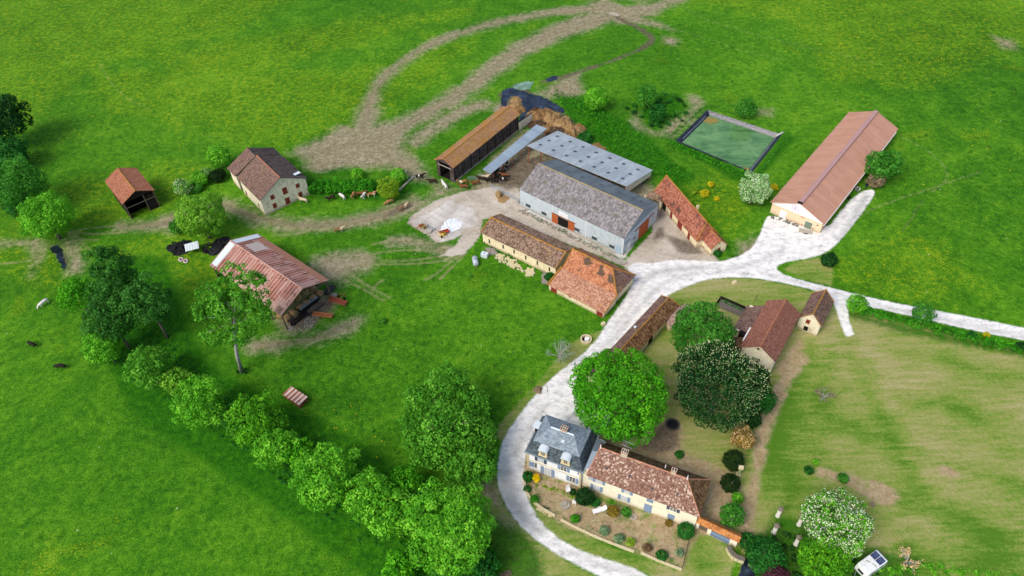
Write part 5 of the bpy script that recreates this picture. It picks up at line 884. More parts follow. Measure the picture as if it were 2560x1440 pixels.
c = P(1640, 505); root = empty('lean_to_link', (c[0], c[1], 0), 0, 'small lichened tile lean-to between grey barn and narrow red stable', 'outbuilding')
q4 = [W3(1614, 489, 2.6), W3(1652, 506, 2.4), W3(1654, 492, 3.4), W3(1632, 476, 3.4)]; quadroof(root, q4, T_STAB)
mb = MB()
for i in (0, 1): mb.box((q4[i][0]-c[0], q4[i][1]-c[1]+.2, 1.2), (.4, .4, 2.35))
mb.build('pier', TAN, root)
# ---- long low stable by the road (diagonal)
b = B('roadside_stable', 'long low stable with mossy dark tiled roof beside the chalk road', 'stable', 23.6, 93.0, 48.3, 26.5, 4.5, 2.75, 4.35, ov=.3, i1=.9); b.walls(TAN); b.roof([T_DIAG], wav=0); b.ridge(LICH, .12)
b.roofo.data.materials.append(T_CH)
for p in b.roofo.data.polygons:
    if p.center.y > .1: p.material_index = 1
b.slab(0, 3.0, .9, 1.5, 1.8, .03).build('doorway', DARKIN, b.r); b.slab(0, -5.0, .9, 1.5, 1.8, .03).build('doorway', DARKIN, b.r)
MB().tube([(2.0, 1.3, 3.5), (2.0, 1.3, 3.75)], .28, 10).build('roof_vent', ZINC, b.r)
# rounded oven house annex
c = P(1685, 810); root = empty('oven_house', (c[0], c[1], 0), 0, 'small many-sided outbuilding with pinkish tiles joined to the roadside stable', 'outbuilding'); mb = MB(); q_ = [W3(1663, 797, 2.2), W3(1700, 765, 2.6), W3(1722, 759, 2.6), W3(1730, 772, 2.3), W3(1712, 790, 2.0), W3(1700, 812, 1.8), W3(1672, 815, 1.8)]; V = [(p[0]-c[0], p[1]-c[1], p[2]) for p in q_]; ce = (sum(v[0] for v in V)/7, sum(v[1] for v in V)/7, 3.2)
for i in range(7): j = (i+1) % 7; mb.face([V[i], V[j], ce], [(i*2, 0), (i*2+2, 0), (i*2+1, 2.5)]); mb.face([V[i], V[j], (V[j][0], V[j][1], V[j][2]-.12), (V[i][0], V[i][1], V[i][2]-.12)])
mb.build('roof', tile('roof_tiles_pink', ['#7d6257', '#977c70', '#ab9285'], '#6a5648', (.6, .7)), root, recalc=False); mb = MB(); Wp = [(v[0]*.9, v[1]*.9) for v in V]
for i in range(7): j = (i+1) % 7; mb.face([(Wp[i][0], Wp[i][1], 0), (Wp[j][0], Wp[j][1], 0), (Wp[j][0], Wp[j][1], V[j][2]-.05), (Wp[i][0], Wp[i][1], V[i][2]-.05)])
mb.build('wall', TAN, root)
# ---- barn right of the chestnut
b = B('brown_barn', 'tall cream barn with plain red-brown tiled roof right of the chestnut', 'barn', 49.67, 91.96, 54.68, 14.17, 6.9, 4.92, 7.3); b.walls(CREAM, drop=.12); b.roof([T_RB], wav=.05); b.ridge(RIDGE, .12)
b.panel('door', 3, 1899, 920, 1.1, 1.3, REDW, .05, STN, .1, 'leaf'); b.panel('window', 3, 1896, 872, .4, .5, DARKIN, .03, STN, .08)
mb = MB(); lw = [(-2.6, 3.3, 4.9), (5.6, 3.3, 4.9), (5.6, 6.6, 3.0), (-2.6, 6.6, 3.0)]; mb.face(lw, [(0, 0), (8, 0), (8, 4), (0, 4)]); mb.face([(a, b_, z_-.12) for a, b_, z_ in lw][::-1], [(0, 0), (8, 0), (8, 4), (0, 4)])
for i in range(4): j = (i+1) % 4; mb.face([lw[i], lw[j], (lw[j][0], lw[j][1], lw[j][2]-.12), (lw[i][0], lw[i][1], lw[i][2]-.12)])
mb.build('lean_to_roof', T_CH, b.r, recalc=False); mb = MB(); mb.box((1.5, 6.2, 1.4), (7.6, .3, 2.8)); mb.box((-2.2, 4.6, 1.9), (.3, 2.8, 3.7)); mb.box((5.2, 4.6, 1.9), (.3, 2.8, 3.7)); mb.build('lean_to_wall', CREAM, b.r)
mb = MB(); lw = [(-7.0, 3.35, 4.3), (-3.6, 3.35, 4.3), (-3.6, 6.2, 2.5), (-7.0, 6.2, 2.5)]; mb.face(lw, [(0, 0), (3, 0), (3, 4), (0, 4)]); mb.face([(a, b_, z_-.12) for a, b_, z_ in lw][::-1]); mb.build('rear_lean_to_roof', T_DIAG, b.r, recalc=False); MB().box((-5.3, 5.8, 1.2), (3.2, .3, 2.4)).build('rear_lean_to_wall', CREAM, b.r)
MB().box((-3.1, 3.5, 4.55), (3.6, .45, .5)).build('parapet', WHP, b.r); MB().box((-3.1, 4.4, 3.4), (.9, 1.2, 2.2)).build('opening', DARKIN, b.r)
# ---- small gabled barn
b = B('small_gabled_barn', 'small cream gabled barn with oxblood hatch beside the road to the east', 'outbuilding', 60.92, 98.2, 54.0, 7.99, 4.6, 3.24, 5.7, ov=.25); b.walls(CREAM, drop=.1); b.roof([T_CH], wav=.04); b.ridge(LICH, .13, LICH)
b.panel('hatch', 3, 2020, 804, .75, 1.1, REDW, .05, STN, .08, 'leaf'); b.panel('window', 3, 2014.5, 821, .85, 1.2, DARKIN, .03, STN, .08, 'opening')
# ---- long pink barn
b = B('pink_roofed_barn', 'very long barn with smooth pink metal roof and white gable', 'barn', 81.06, 145.41, 49.16, 46.78, 13.01, 3.26, 6.11, ov=.45); b.walls(PINKW, drop=.1); b.roof([S_PINK], th=.1)
MB().box((0, 0, 6.22), (46.3, 1.0, .35)).build('ridge_vent', plain('mauve_ridge', '#a98580', .6, .1, 1), b.roofo); MB().box((-23.3, 0, 6.26), (.3, 1.1, .42)).build('ridge_cap', BT, b.roofo)
x_ = -b.wl-.05; MB().add([(x_, -b.ww, 3.25), (x_, b.ww, 3.25), (x_, 0, 6.0), (x_, -b.ww, 2.85), (x_, b.ww, 2.85), (x_+.08, -b.ww, 3.25), (x_+.08, b.ww, 3.25), (x_+.08, 0, 6.0), (x_+.08, -b.ww, 2.85), (x_+.08, b.ww, 2.85)], [(3, 4, 1, 2, 0), (8, 9, 6, 7, 5), (3, 4, 9, 8)]).build('gable_cladding', plain('white_cladding', '#eceae6', .5, .04, 1), b.r)
MB().box((-1, -b.W/2-.06, 3.1), (45.5, .14, .14)).build('gutter', WHP, b.roofo)
sg = MB().add([(x_-.07, -.1, 3.55), (x_-.07, 1.5, 3.55), (x_-.07, 1.5, 4.85), (x_-.07, -.1, 4.85)], [(0, 1, 2, 3)]).build('sign_panel', plain('sign_white', '#ece6ea', .5, .03, 1), b.r, recalc=False)
mb = MB()
for (yy, zz, w_, h) in ((.7, 3.6, 1.5, .09), (.7, 4.8, 1.5, .09), (-.02, 4.2, .09, 1.25), (1.42, 4.2, .09, 1.25)): mb.box((x_-.09, yy, zz), (.03, w_, h))
mb.tube([(x_-.09, .7+.38*math.cos(t*.5236), 4.2+.42*math.sin(t*.5236)) for t in range(13)], .035, 5); mb.build('sign_border', plain('mauve_paint', '#b48cae', .6), sg); MB().box((x_-.1, .7, 4.2), (.03, .22, .32)).build('emblem', plain('dark_mauve', '#6a4a5c', .6), sg)
b.panel('door', 3, 1957, 536, 1.5, 2.3, WHP, .05); b.panel('window', 3, 2020.5, 563, 1.7, 1.9, plain('greenish_glass', '#75816a', .3, .2, 2), .04, WHP, .08)
for (px, py) in [(2006.5, 543.5), (2030, 571), (2007, 563)]: b.panel('painted_mark', 3, px, py, .9, .22, plain('red_mark', '#b06452', .8, .2, 6), .015)
b.panel('wall_lamp', 3, 2044, 563, .3, .2, BT, .12)
for i, t in enumerate((0, .2)): MB().box((-20.5+t*8, -b.ww-.04, 1.4), (1.4, .1, 2.2)).build('side_door', plain('brown_door', '#7a4636', .7), b.r)
MB().box((-2.0, -b.ww-.05, 1.3), (2.2, .12, 2.6)).build('side_door', plain('brown_door', '#7a4636'), b.r)
# ---- manor: slate pavilion and tiled wing are one house
a_ = math.radians(-25.6); ML, MW = 10.3, 7.7
fl = np.array([1.05, 66.95]); ux = np.array([math.cos(a_), math.sin(a_)]); vy = np.array([-ux[1], ux[0]]); cc_ = fl+ux*ML/2+vy*MW/2
b = B('manor_house', 'old manor house with slate mansard half and long spotted tile half', 'house', cc_[0], cc_[1], -25.6, ML, MW, 5.7, 10.0, ov=.35); MH = b
mb = MB(); mb.box((0, 0, 2.78), (2*b.wl, 2*b.ww, 5.56)); b.wall = mb.build('wall', WHITE, b.r)
# mansard: steep lower slopes, shallow hipped top
l, w_ = ML/2, MW/2; L1 = [(-l, -w_, 5.7), (l, -w_, 5.7), (l, w_, 5.7), (-l, w_, 5.7)]; ins_ = 1.15; L2 = [(-l+ins_, -w_+ins_, 8.3), (l-ins_, -w_+ins_, 8.3), (l-ins_, w_-ins_, 8.3), (-l+ins_, w_-ins_, 8.3)]; rA, rB = (-l+3.1, 0, 9.6), (l-3.1, 0, 9.6)
mb = MB()
for i in range(4): j = (i+1) % 4; Lq = ML if i % 2 == 0 else MW; mb.face([L1[i], L1[j], L2[j], L2[i]], [(i*20, 0), (i*20+Lq, 0), (i*20+Lq-ins_, 2.85), (i*20+ins_, 2.85)])
mb.face([L1[3], L1[2], L1[1], L1[0]]); lo_ = mb.build('mansard_roof', T_SLATE, b.r, recalc=False)
L3 = [(p[0]*1.03, p[1]*1.04, 8.34) for p in L2]; T_SL2 = tile('slate_tiles_upper', ['#66727b', '#7d8992', '#929da4'], '#8d979b', (.58, .7), cell=(.3, .25)); mb = MB(); mb.face([L3[0], L3[1], rB, rA], [(0, 0), (8, 0), (5, 3.5), (3, 3.5)]); mb.face([L3[2], L3[3], rA, rB], [(0, 0), (8, 0), (5, 3.5), (3, 3.5)]); mb.face([L3[1], L3[2], rB], [(0, 0), (5, 0), (2.5, 3)]); mb.face([L3[3], L3[0], rA], [(0, 0), (5, 0), (2.5, 3)]); mb.face([L3[3], L3[2], L3[1], L3[0]]); up = mb.build('upper_roof', T_SL2, b.r, recalc=False)
MB().tube([rA, rB], .16, 6).build('ridge_flashing', ZINC, up); [MB().tube([a, c], .06, 5).build('hip_flashing', SLATEF, up) for a, c in ((L3[0], rA), (L3[3], rA), (L3[1], rB), (L3[2], rB))]
mb = MB(); [mb.box(*q) for q in (((0, -w_-.04, 5.68), (ML+.3, .2, .2)), ((0, w_+.04, 5.68), (ML+.3, .2, .2)), ((-l-.04, 0, 5.68), (.2, MW-.1, .2)), ((l+.04, 0, 5.68), (.2, MW-.1, .2)))]; mb.build('gutter', SLATEF, lo_)
def chimney(x, y, z0, h, sx, sy, par, n=3):
    o = MB().box((x, y, z0+h/2), (sx, sy, h)).build('chimney', plain('chimney_render', '#c0b19a', .9, .25, 3, c2='#d2cabb'), par); rows = 2 if sy > .9 else 1
    for i in range(n):
        for j in range(rows): MB().box((x-sx/2+sx*(i+.5)/n, y-sy/2+sy*(j+.5)/rows, z0+h+.01), (sx/n*.55, sy/rows*.7, .04)).build('flue', DARKIN, o)
    MB().box((x, y, z0+h-.12), (sx+.14, sy+.14, .12)).build('chimney_cap', plain('brick_band', '#a87a60', .9, .2, 4), o); return o
chimney(.2, .35, 8.8, 1.4, 1.1, 1.0, b.r, 3)
def dormer(uu):
    o = MB().box((uu, -w_+.95, 7.05), (1.45, 1.6, 1.5)).build('dormer', STN, b.r); y0 = -w_+.13
    MB().box((uu, y0, 6.95), (.62, .06, 1.0)).build('dormer_window', GLASS if uu > 0 else SHUTD, o); mb = MB(); mb.box((uu, y0-.04, 6.95), (.07, .05, 1.0)); mb.box((uu, y0-.04, 6.95), (.62, .045, .07)); mb.build('glazing_bar', STN, o); MB().box((uu, y0-.05, 6.28), (1.6, .3, .14)).build('sill', STN, o)
    mb = MB(); n = 10; rr_ = .86; pts_ = [(uu-rr_*math.cos(math.pi*(i/n)), 7.7+.55*math.sin(math.pi*(i/n))) for i in range(n+1)]
    for i in range(n): (x0, z0), (x1, z1) = pts_[i], pts_[i+1]; mb.face([(x0, -w_-.1, z0), (x1, -w_-.1, z1), (x1, -w_+2.1, z1), (x0, -w_+2.1, z0)])
    mb.add([(p[0], -w_-.08, p[1]) for p in pts_], [tuple(range(n+1))]); mb.build('dormer_roof', plain('white_zinc', '#ccd4d8', .4, .06, 1), o, recalc=False)
dormer(-2.0); dormer(2.0)
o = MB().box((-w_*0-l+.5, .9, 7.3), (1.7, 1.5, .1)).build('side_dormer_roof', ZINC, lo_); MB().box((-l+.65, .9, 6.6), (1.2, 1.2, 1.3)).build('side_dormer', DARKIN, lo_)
MB().box((.7, -1.6, 9.28), (.6, .5, .08)).build('skylight', ZINC, up)
mb = MB(); mb.box((0, -b.ww-.04, 3.05), (2*b.wl+.05, .1, .22)); mb.box((-b.wl-.02, -b.ww-.02, 2.8), (.35, .16, 5.5)); mb.box((b.wl-.15, -b.ww-.02, 2.8), (.3, .16, 5.5)); mb.build('string_course', STN, b.r)
def fwin(bb_, px, py, w_, h, sh, half=.55, z=None, bars=(2, 3), sd=0, gl=GLASS, name='window'):
    u, zz = bb_.hit(sd, px, py); z = zz if z is None else z; bb_.panel(name, sd, 0, 0, w_, h, gl, u=u, z=z, frame=WHP, fw=.08, bars=bars)
    for q in (-1, 1):
        if sh: bb_.slab(sd, u+q*(w_/2+.1+half/2), z, half, h+.1, .07).build('shutter', sh, bb_.r)
WG = plain('white_window', '#b9bcc0', .4, .15, 2)
fwin(b, 1352, 1157, .95, 1.5, SHUTD, .5, 4.35, gl=WG); fwin(b, 1409, 1177, .95, 1.5, SHUT, .5, 4.35); fwin(b, 1337, 1176, .8, 1.5, None, z=1.9); fwin(b, 1430, 1215, .95, 1.5, SHUT, .5, 1.7)
u, _ = b.hit(0, 1330, 1174); b.slab(0, u, 1.8, .9, 1.5, .07).build('shutter', SHUT, b.r)
fwin(b, 1369, 1195, 1.15, 2.3, SHUT, .6, 1.3, (2, 4), name='french_window', gl=WG); b.panel('slit_window', 0, 1445.5, 1184, .2, .5, GLASS, .03)
# tiled wing
AL = math.radians(-25.9); TLn, TWd = 19.0, 7.2; f2 = np.array([10.95, 62.45]); ux = np.array([math.cos(AL), math.sin(AL)]); vy = np.array([-ux[1], ux[0]]); c2 = f2+ux*TLn/2+vy*TWd/2
t = B('wing', None, None, c2[0], c2[1], -25.9, TLn, TWd, 5.0, 8.7, i0=.9, i1=3.5);
TW_WALL = wallm('ivory_render', '#efe7cd', '#c3b792', '#b5a888', (.56, .8)); t.walls(TW_WALL, drop=.1); t.roof([T_MAN]); t.ridge(plain('terracotta_ridge', '#b88064', .9, .2, 3), .11)
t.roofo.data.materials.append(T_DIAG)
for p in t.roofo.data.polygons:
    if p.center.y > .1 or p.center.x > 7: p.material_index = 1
def tc(px, py, z0, h, sx, sy, n):
    q, _ = t.rhit(px, py, -1); chimney(q.x, 0.25, z0, h, sx, sy, t.r, n)
tc(1560, 1140, 8.0, 1.9, 1.05, .85, 3); tc(1682, 1188, 8.0, 1.6, .8, .7, 2)
for (px, py) in [(1516, 1170), (1575, 1188), (1632, 1220), (1694, 1235)]: q, _ = t.rhit(px, py, -1); MB().box((q.x, q.y, q.z+.02), (.4, .45, .08)).build('skylight', SKYL, t.roofo)
for uu in (-TLn/2+1.0, TLn/2-3.5, 2.2): MB().tube([(uu, 0 if uu != 2.2 else 1.2, 8.6 if uu != 2.2 else 7.6), (uu, 0 if uu != 2.2 else 1.2, 9.7 if uu != 2.2 else 8.6)], [.13, .05], 8).build('finial', WHP, t.roofo)
mb = MB(); q, _ = t.rhit(1562, 1112, -1); x0 = q.x+.3; mb.tube([(x0, .9, 8.3), (x0, .9, 11.3)], .04, 5); [mb.tube([(x0-.7, .9+dy, 11.2-abs(dy)*.3), (x0+1.1, .9+dy, 11.0-abs(dy)*.3)], .03, 5) for dy in (-.4, .4)]; mb.tube([(x0, .4, 11.0), (x0, 1.4, 11.0)], .03, 5); mb.build('antenna', GALV, t.roofo)
for (px, py, sh, w_, z) in [(1497, 1208, SHUT, .95, 3.95), (1490, 1235, SHUT, .95, 1.55), (1567, 1234, SHUT, .75, 3.95), (1558, 1258, SHUT, .95, 1.55), (1682, 1277, SHUTD, .95, 3.95)]: fwin(t, px, py, w_, 1.15 if z > 3 else 1.45, sh, .5, z, gl=WG if px < 1600 else GLASS)
for (px, py, w_, h, z) in [(1475, 1201, .85, 1.1, 3.95), (1624, 1256, 1.1, 1.2, 3.95), (1675, 1300, 1.1, 1.5, 1.3)]: u, _ = t.hit(0, px, py); t.slab(0, u, z, w_, h, .07).build('shutter', SHUT if px > 1480 else WG, t.r)
u, _ = t.hit(0, 1617, 1282); t.slab(0, u, 1.25, 1.3, 2.4, .08).build('door', SHUT, t.r)
t.slab(0, 4.5, 2.6, 9, .06, .03).build('string_course', STN, t.r)
merge_wing(t, b)
# slate link between both halves
mb = MB(); mb.face([(l+.05, -3.0, 5.8), (l+1.7, -2.6, 5.8), (l+1.5, -.3, 7.8), (l+.4, -.6, 7.8)]); mb.face([(l+.4, -.6, 7.8), (l+1.5, -.3, 7.8), (l+1.7, 3.2, 5.8), (l+.05, 3.2, 5.8)]); mb.build('valley_roof', SLATEF, b.r, recalc=False); MB().box((l+.55, .2, 2.8), (1.6, 6.4, 5.6)).build('link_wall', TW_WALL, b.r)
# gate wall at the right end
g0, g1 = P(1737, 1322), P(1838, 1370); ga = math.atan2(g1[1]-g0[1], g1[0]-g0[0]); GL = float(np.linalg.norm(g1-g0)); root = empty('gate_wall', (g0[0], g0[1], 0), ga, 'orange-tiled wall with wide blue gate at the right end of the manor', 'gate wall')
mb = MB()
for (x0, x1) in ((0, .5), (1.9, 2.5), (5.6, GL)): mb.box(((x0+x1)/2, .3, 1.2), (x1-x0, .5, 2.4))
mb.box((GL/2, .3, 2.35), (GL, .48, .3)); mb.build('wall', TW_WALL, root); mb = MB(); uvq = [(0, 0), (GL, 0), (GL, 1.2), (0, 1.2)]
mb.face([(-.1, -.25, 2.45), (GL+.2, -.25, 2.45), (GL+.2, .55, 3.0), (-.1, .55, 3.0)], uvq); mb.face([(GL+.2, 1.35, 2.45), (-.1, 1.35, 2.45), (-.1, .55, 3.0), (GL+.2, .55, 3.0)], uvq); mb.build('tile_coping', T_GATE, root, recalc=False)
gt = MB().box((4.05, .12, 1.1), (3.1, .08, 2.15)).build('gate', SHUT, root); mb = MB(); [mb.box((2.6+.22*i, .07, 1.1), (.03, .03, 2.15)) for i in range(14)]; mb.box((4.05, .06, 1.8), (3.0, .04, .12)); mb.box((4.05, .06, .5), (3.0, .04, .12)); mb.build('gate_batten', SHUTD, gt); MB().box((1.2, .4, 1.0), (1.4, .1, 1.9)).build('wicket', TIMB, root)
# ---------------------------------------------------------------- cattle: one skinned body per pose, shared by every animal of that pose
def cow_mesh(pose):
    if pose == 'graze': neck = [(1.12, 0, 1.0, .2), (1.45, 0, .55, .14), (1.62, 0, .22, .09)]; ear = (1.38, .2, .72); tail = [(-1.12, 0, 1.2, .05), (-1.2, 0, .55, .04)]
    elif pose == 'turn': neck = [(1.1, .1, 1.38, .2), (1.3, .42, 1.5, .145), (1.4, .68, 1.3, .09)]; ear = (1.16, .5, 1.62); tail = [(-1.12, 0, 1.2, .05), (-1.22, .06, .6, .04)]
    else: neck = [(1.08, 0, 1.42, .2), (1.45, 0, 1.56, .145), (1.78, 0, 1.38, .09)]; ear = (1.36, .22, 1.66); tail = [(-1.12, 0, 1.2, .05), (-1.2, 0, .6, .04)]
    V = [(-.85, 0, 1.12, .33), (-.3, 0, 1.02, .38), (.25, 0, 1.0, .4), (.72, 0, 1.08, .34)]; E_ = [(0, 1), (1, 2), (2, 3)]
    def chain(st, pts):
        p = st
        for q in pts: V.append(q); E_.append((p, len(V)-1)); p = len(V)-1
        return p
    chain(3, neck); chain(0, tail); nk = 5; o1 = .08 if pose != 'graze' else -.05
    for s in (-1, 1):
        chain(0, [(-.86, s*.24, .82, .17), (-.98, s*.23, .5, .075), (-.9, s*.22, .24, .06), (-.86, s*.22, .05, .065)]); chain(3, [(.66, s*.22, .8, .14), (.66+o1*s, s*.2, .45, .075), (.66+o1*s*1.6, s*.2, .05, .065)])
        chain(nk, [(ear[0], ear[1]*s if pose != 'turn' else ear[1]+s*.16, ear[2], .05)])
    me = bpy.data.meshes.new('cow_body'); me.from_pydata([v[:3] for v in V], E_, []); o = bpy.data.objects.new('tmp', me); C.objects.link(o)
    md = o.modifiers.new('s', 'SKIN'); sk = me.skin_vertices[0].data
    for i, v in enumerate(V): sk[i].radius = (v[3], v[3])
    sk[1].use_root = True; sub = o.modifiers.new('d', 'SUBSURF'); sub.levels = 1; dg = bpy.context.evaluated_depsgraph_get(); dg.update(); nm = bpy.data.meshes.new_from_object(o.evaluated_get(dg)); bpy.data.objects.remove(o)
    nm.polygons.foreach_set('use_smooth', [True]*len(nm.polygons)); nm.name = 'cow_body_'+pose; return nm
CM = {p: cow_mesh(p) for p in ('stand', 'graze', 'turn')}
def coat(name, a, b_=None, thr=.5, sc_=1.1):
    k = N('coat_'+name, .8, .2); o = k.obj(); n1 = k.noise(o, 6, 3); c = k.mix(k.math('MULTIPLY', n1, .35), a, '#3a2c20')
    if b_: c = k.mix(k.step(k.noise(k.mapv(o, 0, (1, 1, 1), (len(name), 2, 5)), sc_, 2, .4), thr-.02, thr+.02), c, b_)
    k.col(c); return k.m
CT = dict(cream=coat('cream', '#d8c8a6'), white=coat('white', '#e6e2d8'), black=coat('black', '#16130f'), brown=coat('brown', '#7a4a2c'), tan=coat('tan', '#a8794e'), dark=coat('dark_brown', '#33211a'), pied=coat('pied', '#14120f', '#dedad2', .55, 1.0), tanw=coat('tan_white', '#a06a42', '#ddd2bd', .55, .9), fawn=coat('fawn', '#8e6c4a', '#c2a98a', .5, .7))
MUZ = plain('muzzle', '#4a3a34', .6, .2, 4); HORN = plain('horn', '#cfc2a4', .6, .1, 4)
def cow(label, px, py, ang, c_, pose='stand', grp=None, s=1.0):
    x, y = P(px, py, .4); root = empty('cow', (x, y, 0), math.radians(ang), label, 'cow', grp); o = bpy.data.objects.new('body', CM[pose].copy()); o.data.materials.clear(); o.data.materials.append(CT[c_]); C.objects.link(o); o.parent = root
    hp = dict(stand=(1.84, 0, 1.34), graze=(1.66, 0, .14), turn=(1.43, .76, 1.25))[pose]; hh_ = dict(stand=(1.42, 0, 1.72), graze=(1.42, 0, .74), turn=(1.24, .48, 1.66))[pose]
    MB().tube([(hp[0]-.05, hp[1], hp[2]+.02), (hp[0]+.03, hp[1], hp[2]-.02)], [.075, .06], 8).build('muzzle', MUZ, root, True); mb = MB()
    for q in (-1, 1): mb.tube([(hh_[0], hh_[1]+q*.08, hh_[2]-.04), (hh_[0]-.02, hh_[1]+q*.2, hh_[2]+.1)], [.03, .012], 5)
    mb.build('horns', HORN, root); root.scale = (s, s, s); return root
for a in [
 ('cream white cow standing alone below the cream stone house gable', 759, 503, 160, 'cream', 'stand'), ('dark cow with pale legs, leftmost of those in the shade of the long hedge', 828, 498, 215, 'dark', 'stand'),
 ('white cow with lowered head by the long hedge, second from left', 856, 493, 130, 'white', 'graze'), ('tan cow facing the camera by the middle of the long hedge', 884, 491, 262, 'tan', 'stand'),
 ('red-brown cow standing lengthwise against the long hedge', 903, 487, 0, 'brown', 'stand'), ('white cow near the right end of the long hedge', 911, 491, 255, 'white', 'stand'),
 ('tan and white cow beside the white one at the hedge end', 930, 489, 15, 'tanw', 'stand'), ('brown grazing cow under the airy yellow-green tree', 974, 507, 210, 'tan', 'graze'),
 ('light brown cow walking on the dirt track, seen from behind', 1008, 522, 35, 'fawn', 'stand'), ('lone dark-backed fawn cow in the grass below the dirt track', 848, 577, 10, 'fawn', 'stand'),
 ('black and white cow lying half behind the grey concrete beam', 1050, 444, 10, 'pied', 'stand'), ('dark brown cow at the corner of the black wooden barn, leftmost in the yard', 1082, 456, 185, 'dark', 'stand'),
 ('white cow walking in the yard in front of the black wooden barn', 1112, 466, 120, 'white', 'stand'), ('cream and tan cow behind the brown one in the yard', 1158, 458, 190, 'tanw', 'stand'),
 ('red-brown cow in front of the cream and tan one in the yard', 1160, 469, 172, 'brown', 'stand'), ('red-brown cow apart, nearest the tightly packed herd', 1189, 460, 200, 'brown', 'stand'),
 ('white cow alone in the far left pasture', 110, 760, 235, 'white', 'graze'), ('black cow grazing in the left pasture, leftmost', 82, 863, 150, 'black', 'graze'), ('black cow grazing low in the left pasture below the other', 153, 918, 175, 'black', 'graze'), ('black cow half hidden by the tree on the left pasture', 222, 879, 280, 'black', 'turn'),
 ('cream cow at the left end of the packed herd by the shelter', 1213, 446, 10, 'cream', 'stand'), ('dark brown cow at the left edge of the packed herd', 1204, 449, 170, 'dark', 'stand'),
 ('black cow in the packed herd, front row left', 1224, 453, 185, 'black', 'stand'), ('black cow in the packed herd, front row middle', 1238, 456, 15, 'black', 'stand'), ('black cow with white face at the right end of the packed herd', 1259, 451, 10, 'pied', 'stand'),
 ('red-brown cow behind the pied one in the packed herd', 1262, 441, 175, 'brown', 'stand'), ('black cow in the packed herd, second row', 1245, 444, 30, 'black', 'turn'), ('black cow in the packed herd nearest the shelter end', 1232, 440, 160, 'black', 'stand'),
 ('pied cow sticking out from under the shelter roof, right one', 1266, 418, 80, 'pied', 'stand'), ('pied cow sticking out from under the shelter roof, middle one', 1257, 424, 260, 'pied', 'stand'), ('pied cow under the near end of the shelter roof', 1249, 430, 100, 'pied', 'turn'), ('black cow in the shade under the shelter roof', 1240, 434, 240, 'black', 'stand')]: cow(*a, grp='cattle on the farm')
# ---------------------------------------------------------------- heaps and bales
def heap(name, label, cx, cy, blobs, mats, seed, grp=None, cat='heap'):
    x, y = P(cx, cy); root = empty(name, (x, y, 0), 0, label, cat, grp); r = np.random.default_rng(seed)
    for bi, (px, py, R, h, mi) in enumerate(blobs):
        q = P(px, py); n, m_ = 18, 26; vs, fs = [], []; ph = r.uniform(0, 6, 8)
        for i in range(n+1):
            for j in range(m_):
                a = 6.2832*j/m_; t = i/n; rr = R*t*(1+.13*math.sin(3*a+ph[0])+.08*math.sin(5*a+ph[1])+.05*math.sin(9*a+ph[2])); z = h*(1-t**2.2)*(1+.15*math.sin(4*a+ph[3]+5*t))+r.normal(0, .10)*h*(t < .98); vs.append((q[0]-x+rr*math.cos(a), q[1]-y+rr*math.sin(a), max(z, -.02) if i < n else -.05))
        for i in range(n):
            for j in range(m_): fs.append((i*m_+j, (i+1)*m_+j, (i+1)*m_+(j+1) % m_, i*m_+(j+1) % m_))
        MB().add(vs, fs).build('straw_mound', mats[mi], root, False)
    return root
STRAW = plain('old_straw', '#8c6d45', .95, .4, 1.5, c2='#6a5032'); STRAW2 = plain('fresh_straw', '#9a7e55', .95, .35, 2, c2='#79603d'); DUNG = plain('dung', '#4a3a2c', .95, .4, 1.5, c2='#7a6246')
heap('manure_heap', 'big straw and manure heap behind the grey-roofed cattle shed', 1385, 300, [(1345,296,3.6,1.9,0), (1378,303,3.2,2.1,1), (1362,290,3,1.6,0), (1408,318,3.8,2.2,1), (1432,335,3.0,2.0,1), (1420,345,3,1.6,0), (1395,330,3.5,1.3,2), (1350,312,3.2,1.1,2), (1340,285,2.4,1.5,2), (1448,322,2.0,1.1,0), (1370,322,2.6,1.0,0)], [STRAW, STRAW2, DUNG], 4, cat='manure heap')
heap('straw_mound', 'tan mound of dung and straw in the dark slurry pool', 1288, 262, [(1290,250,1.6,.8,0), (1288,266,2.2,1.0,0), (1296,276,2.0,.9,1)], [STRAW2, STRAW], 6, cat='straw mound'); heap('earth_mound', 'small heap of spoil behind the skylit cattle shed near its middle', 1500, 372, [(1492,365,1.3,.6,0), (1505,372,1.1,.5,0)], [STRAW], 9, cat='earth mound')
def bale(label, px, py, ang, lying=True, z=0, grp=None, root_xy=None, s=1.0):
    x, y = root_xy if root_xy is not None else P(px, py); root = empty('round_bale', (x, y, z), math.radians(ang), label, 'hay bale', grp); r = random.Random(int(px*7+py)); R = .75*s; prof = [(-.6, 0.0), (-.6, R*.6), (-.58, R*.9), (-.5, R), (0, R*1.02), (.5, R), (.58, R*.9), (.6, R*.6), (.6, 0.0)]; n = 18; vs = []
    for (a, q) in prof:
        for j in range(n): t = 6.2832*j/n; k_ = q*(1+r.uniform(-.04, .04)); vs.append((a, k_*math.cos(t), R+k_*math.sin(t)) if lying else (k_*math.cos(t), k_*math.sin(t), .6+a))
    fs = [(i*n+j, (i+1)*n+j, (i+1)*n+(j+1) % n, i*n+(j+1) % n) for i in range(len(prof)-1) for j in range(n)]; MB().add(vs, fs).build('bale', STRAW2, root); return root
bale('single torn round hay bale in the yard by the metal barrier', 1247, 491, 60)
heap('loose_straw', 'loose orange straw spread around the torn yard bale', 1256, 498, [(1257,497,1.6,.15,0)], [STRAW2], 3, cat='straw')
g = HB; bi = 0
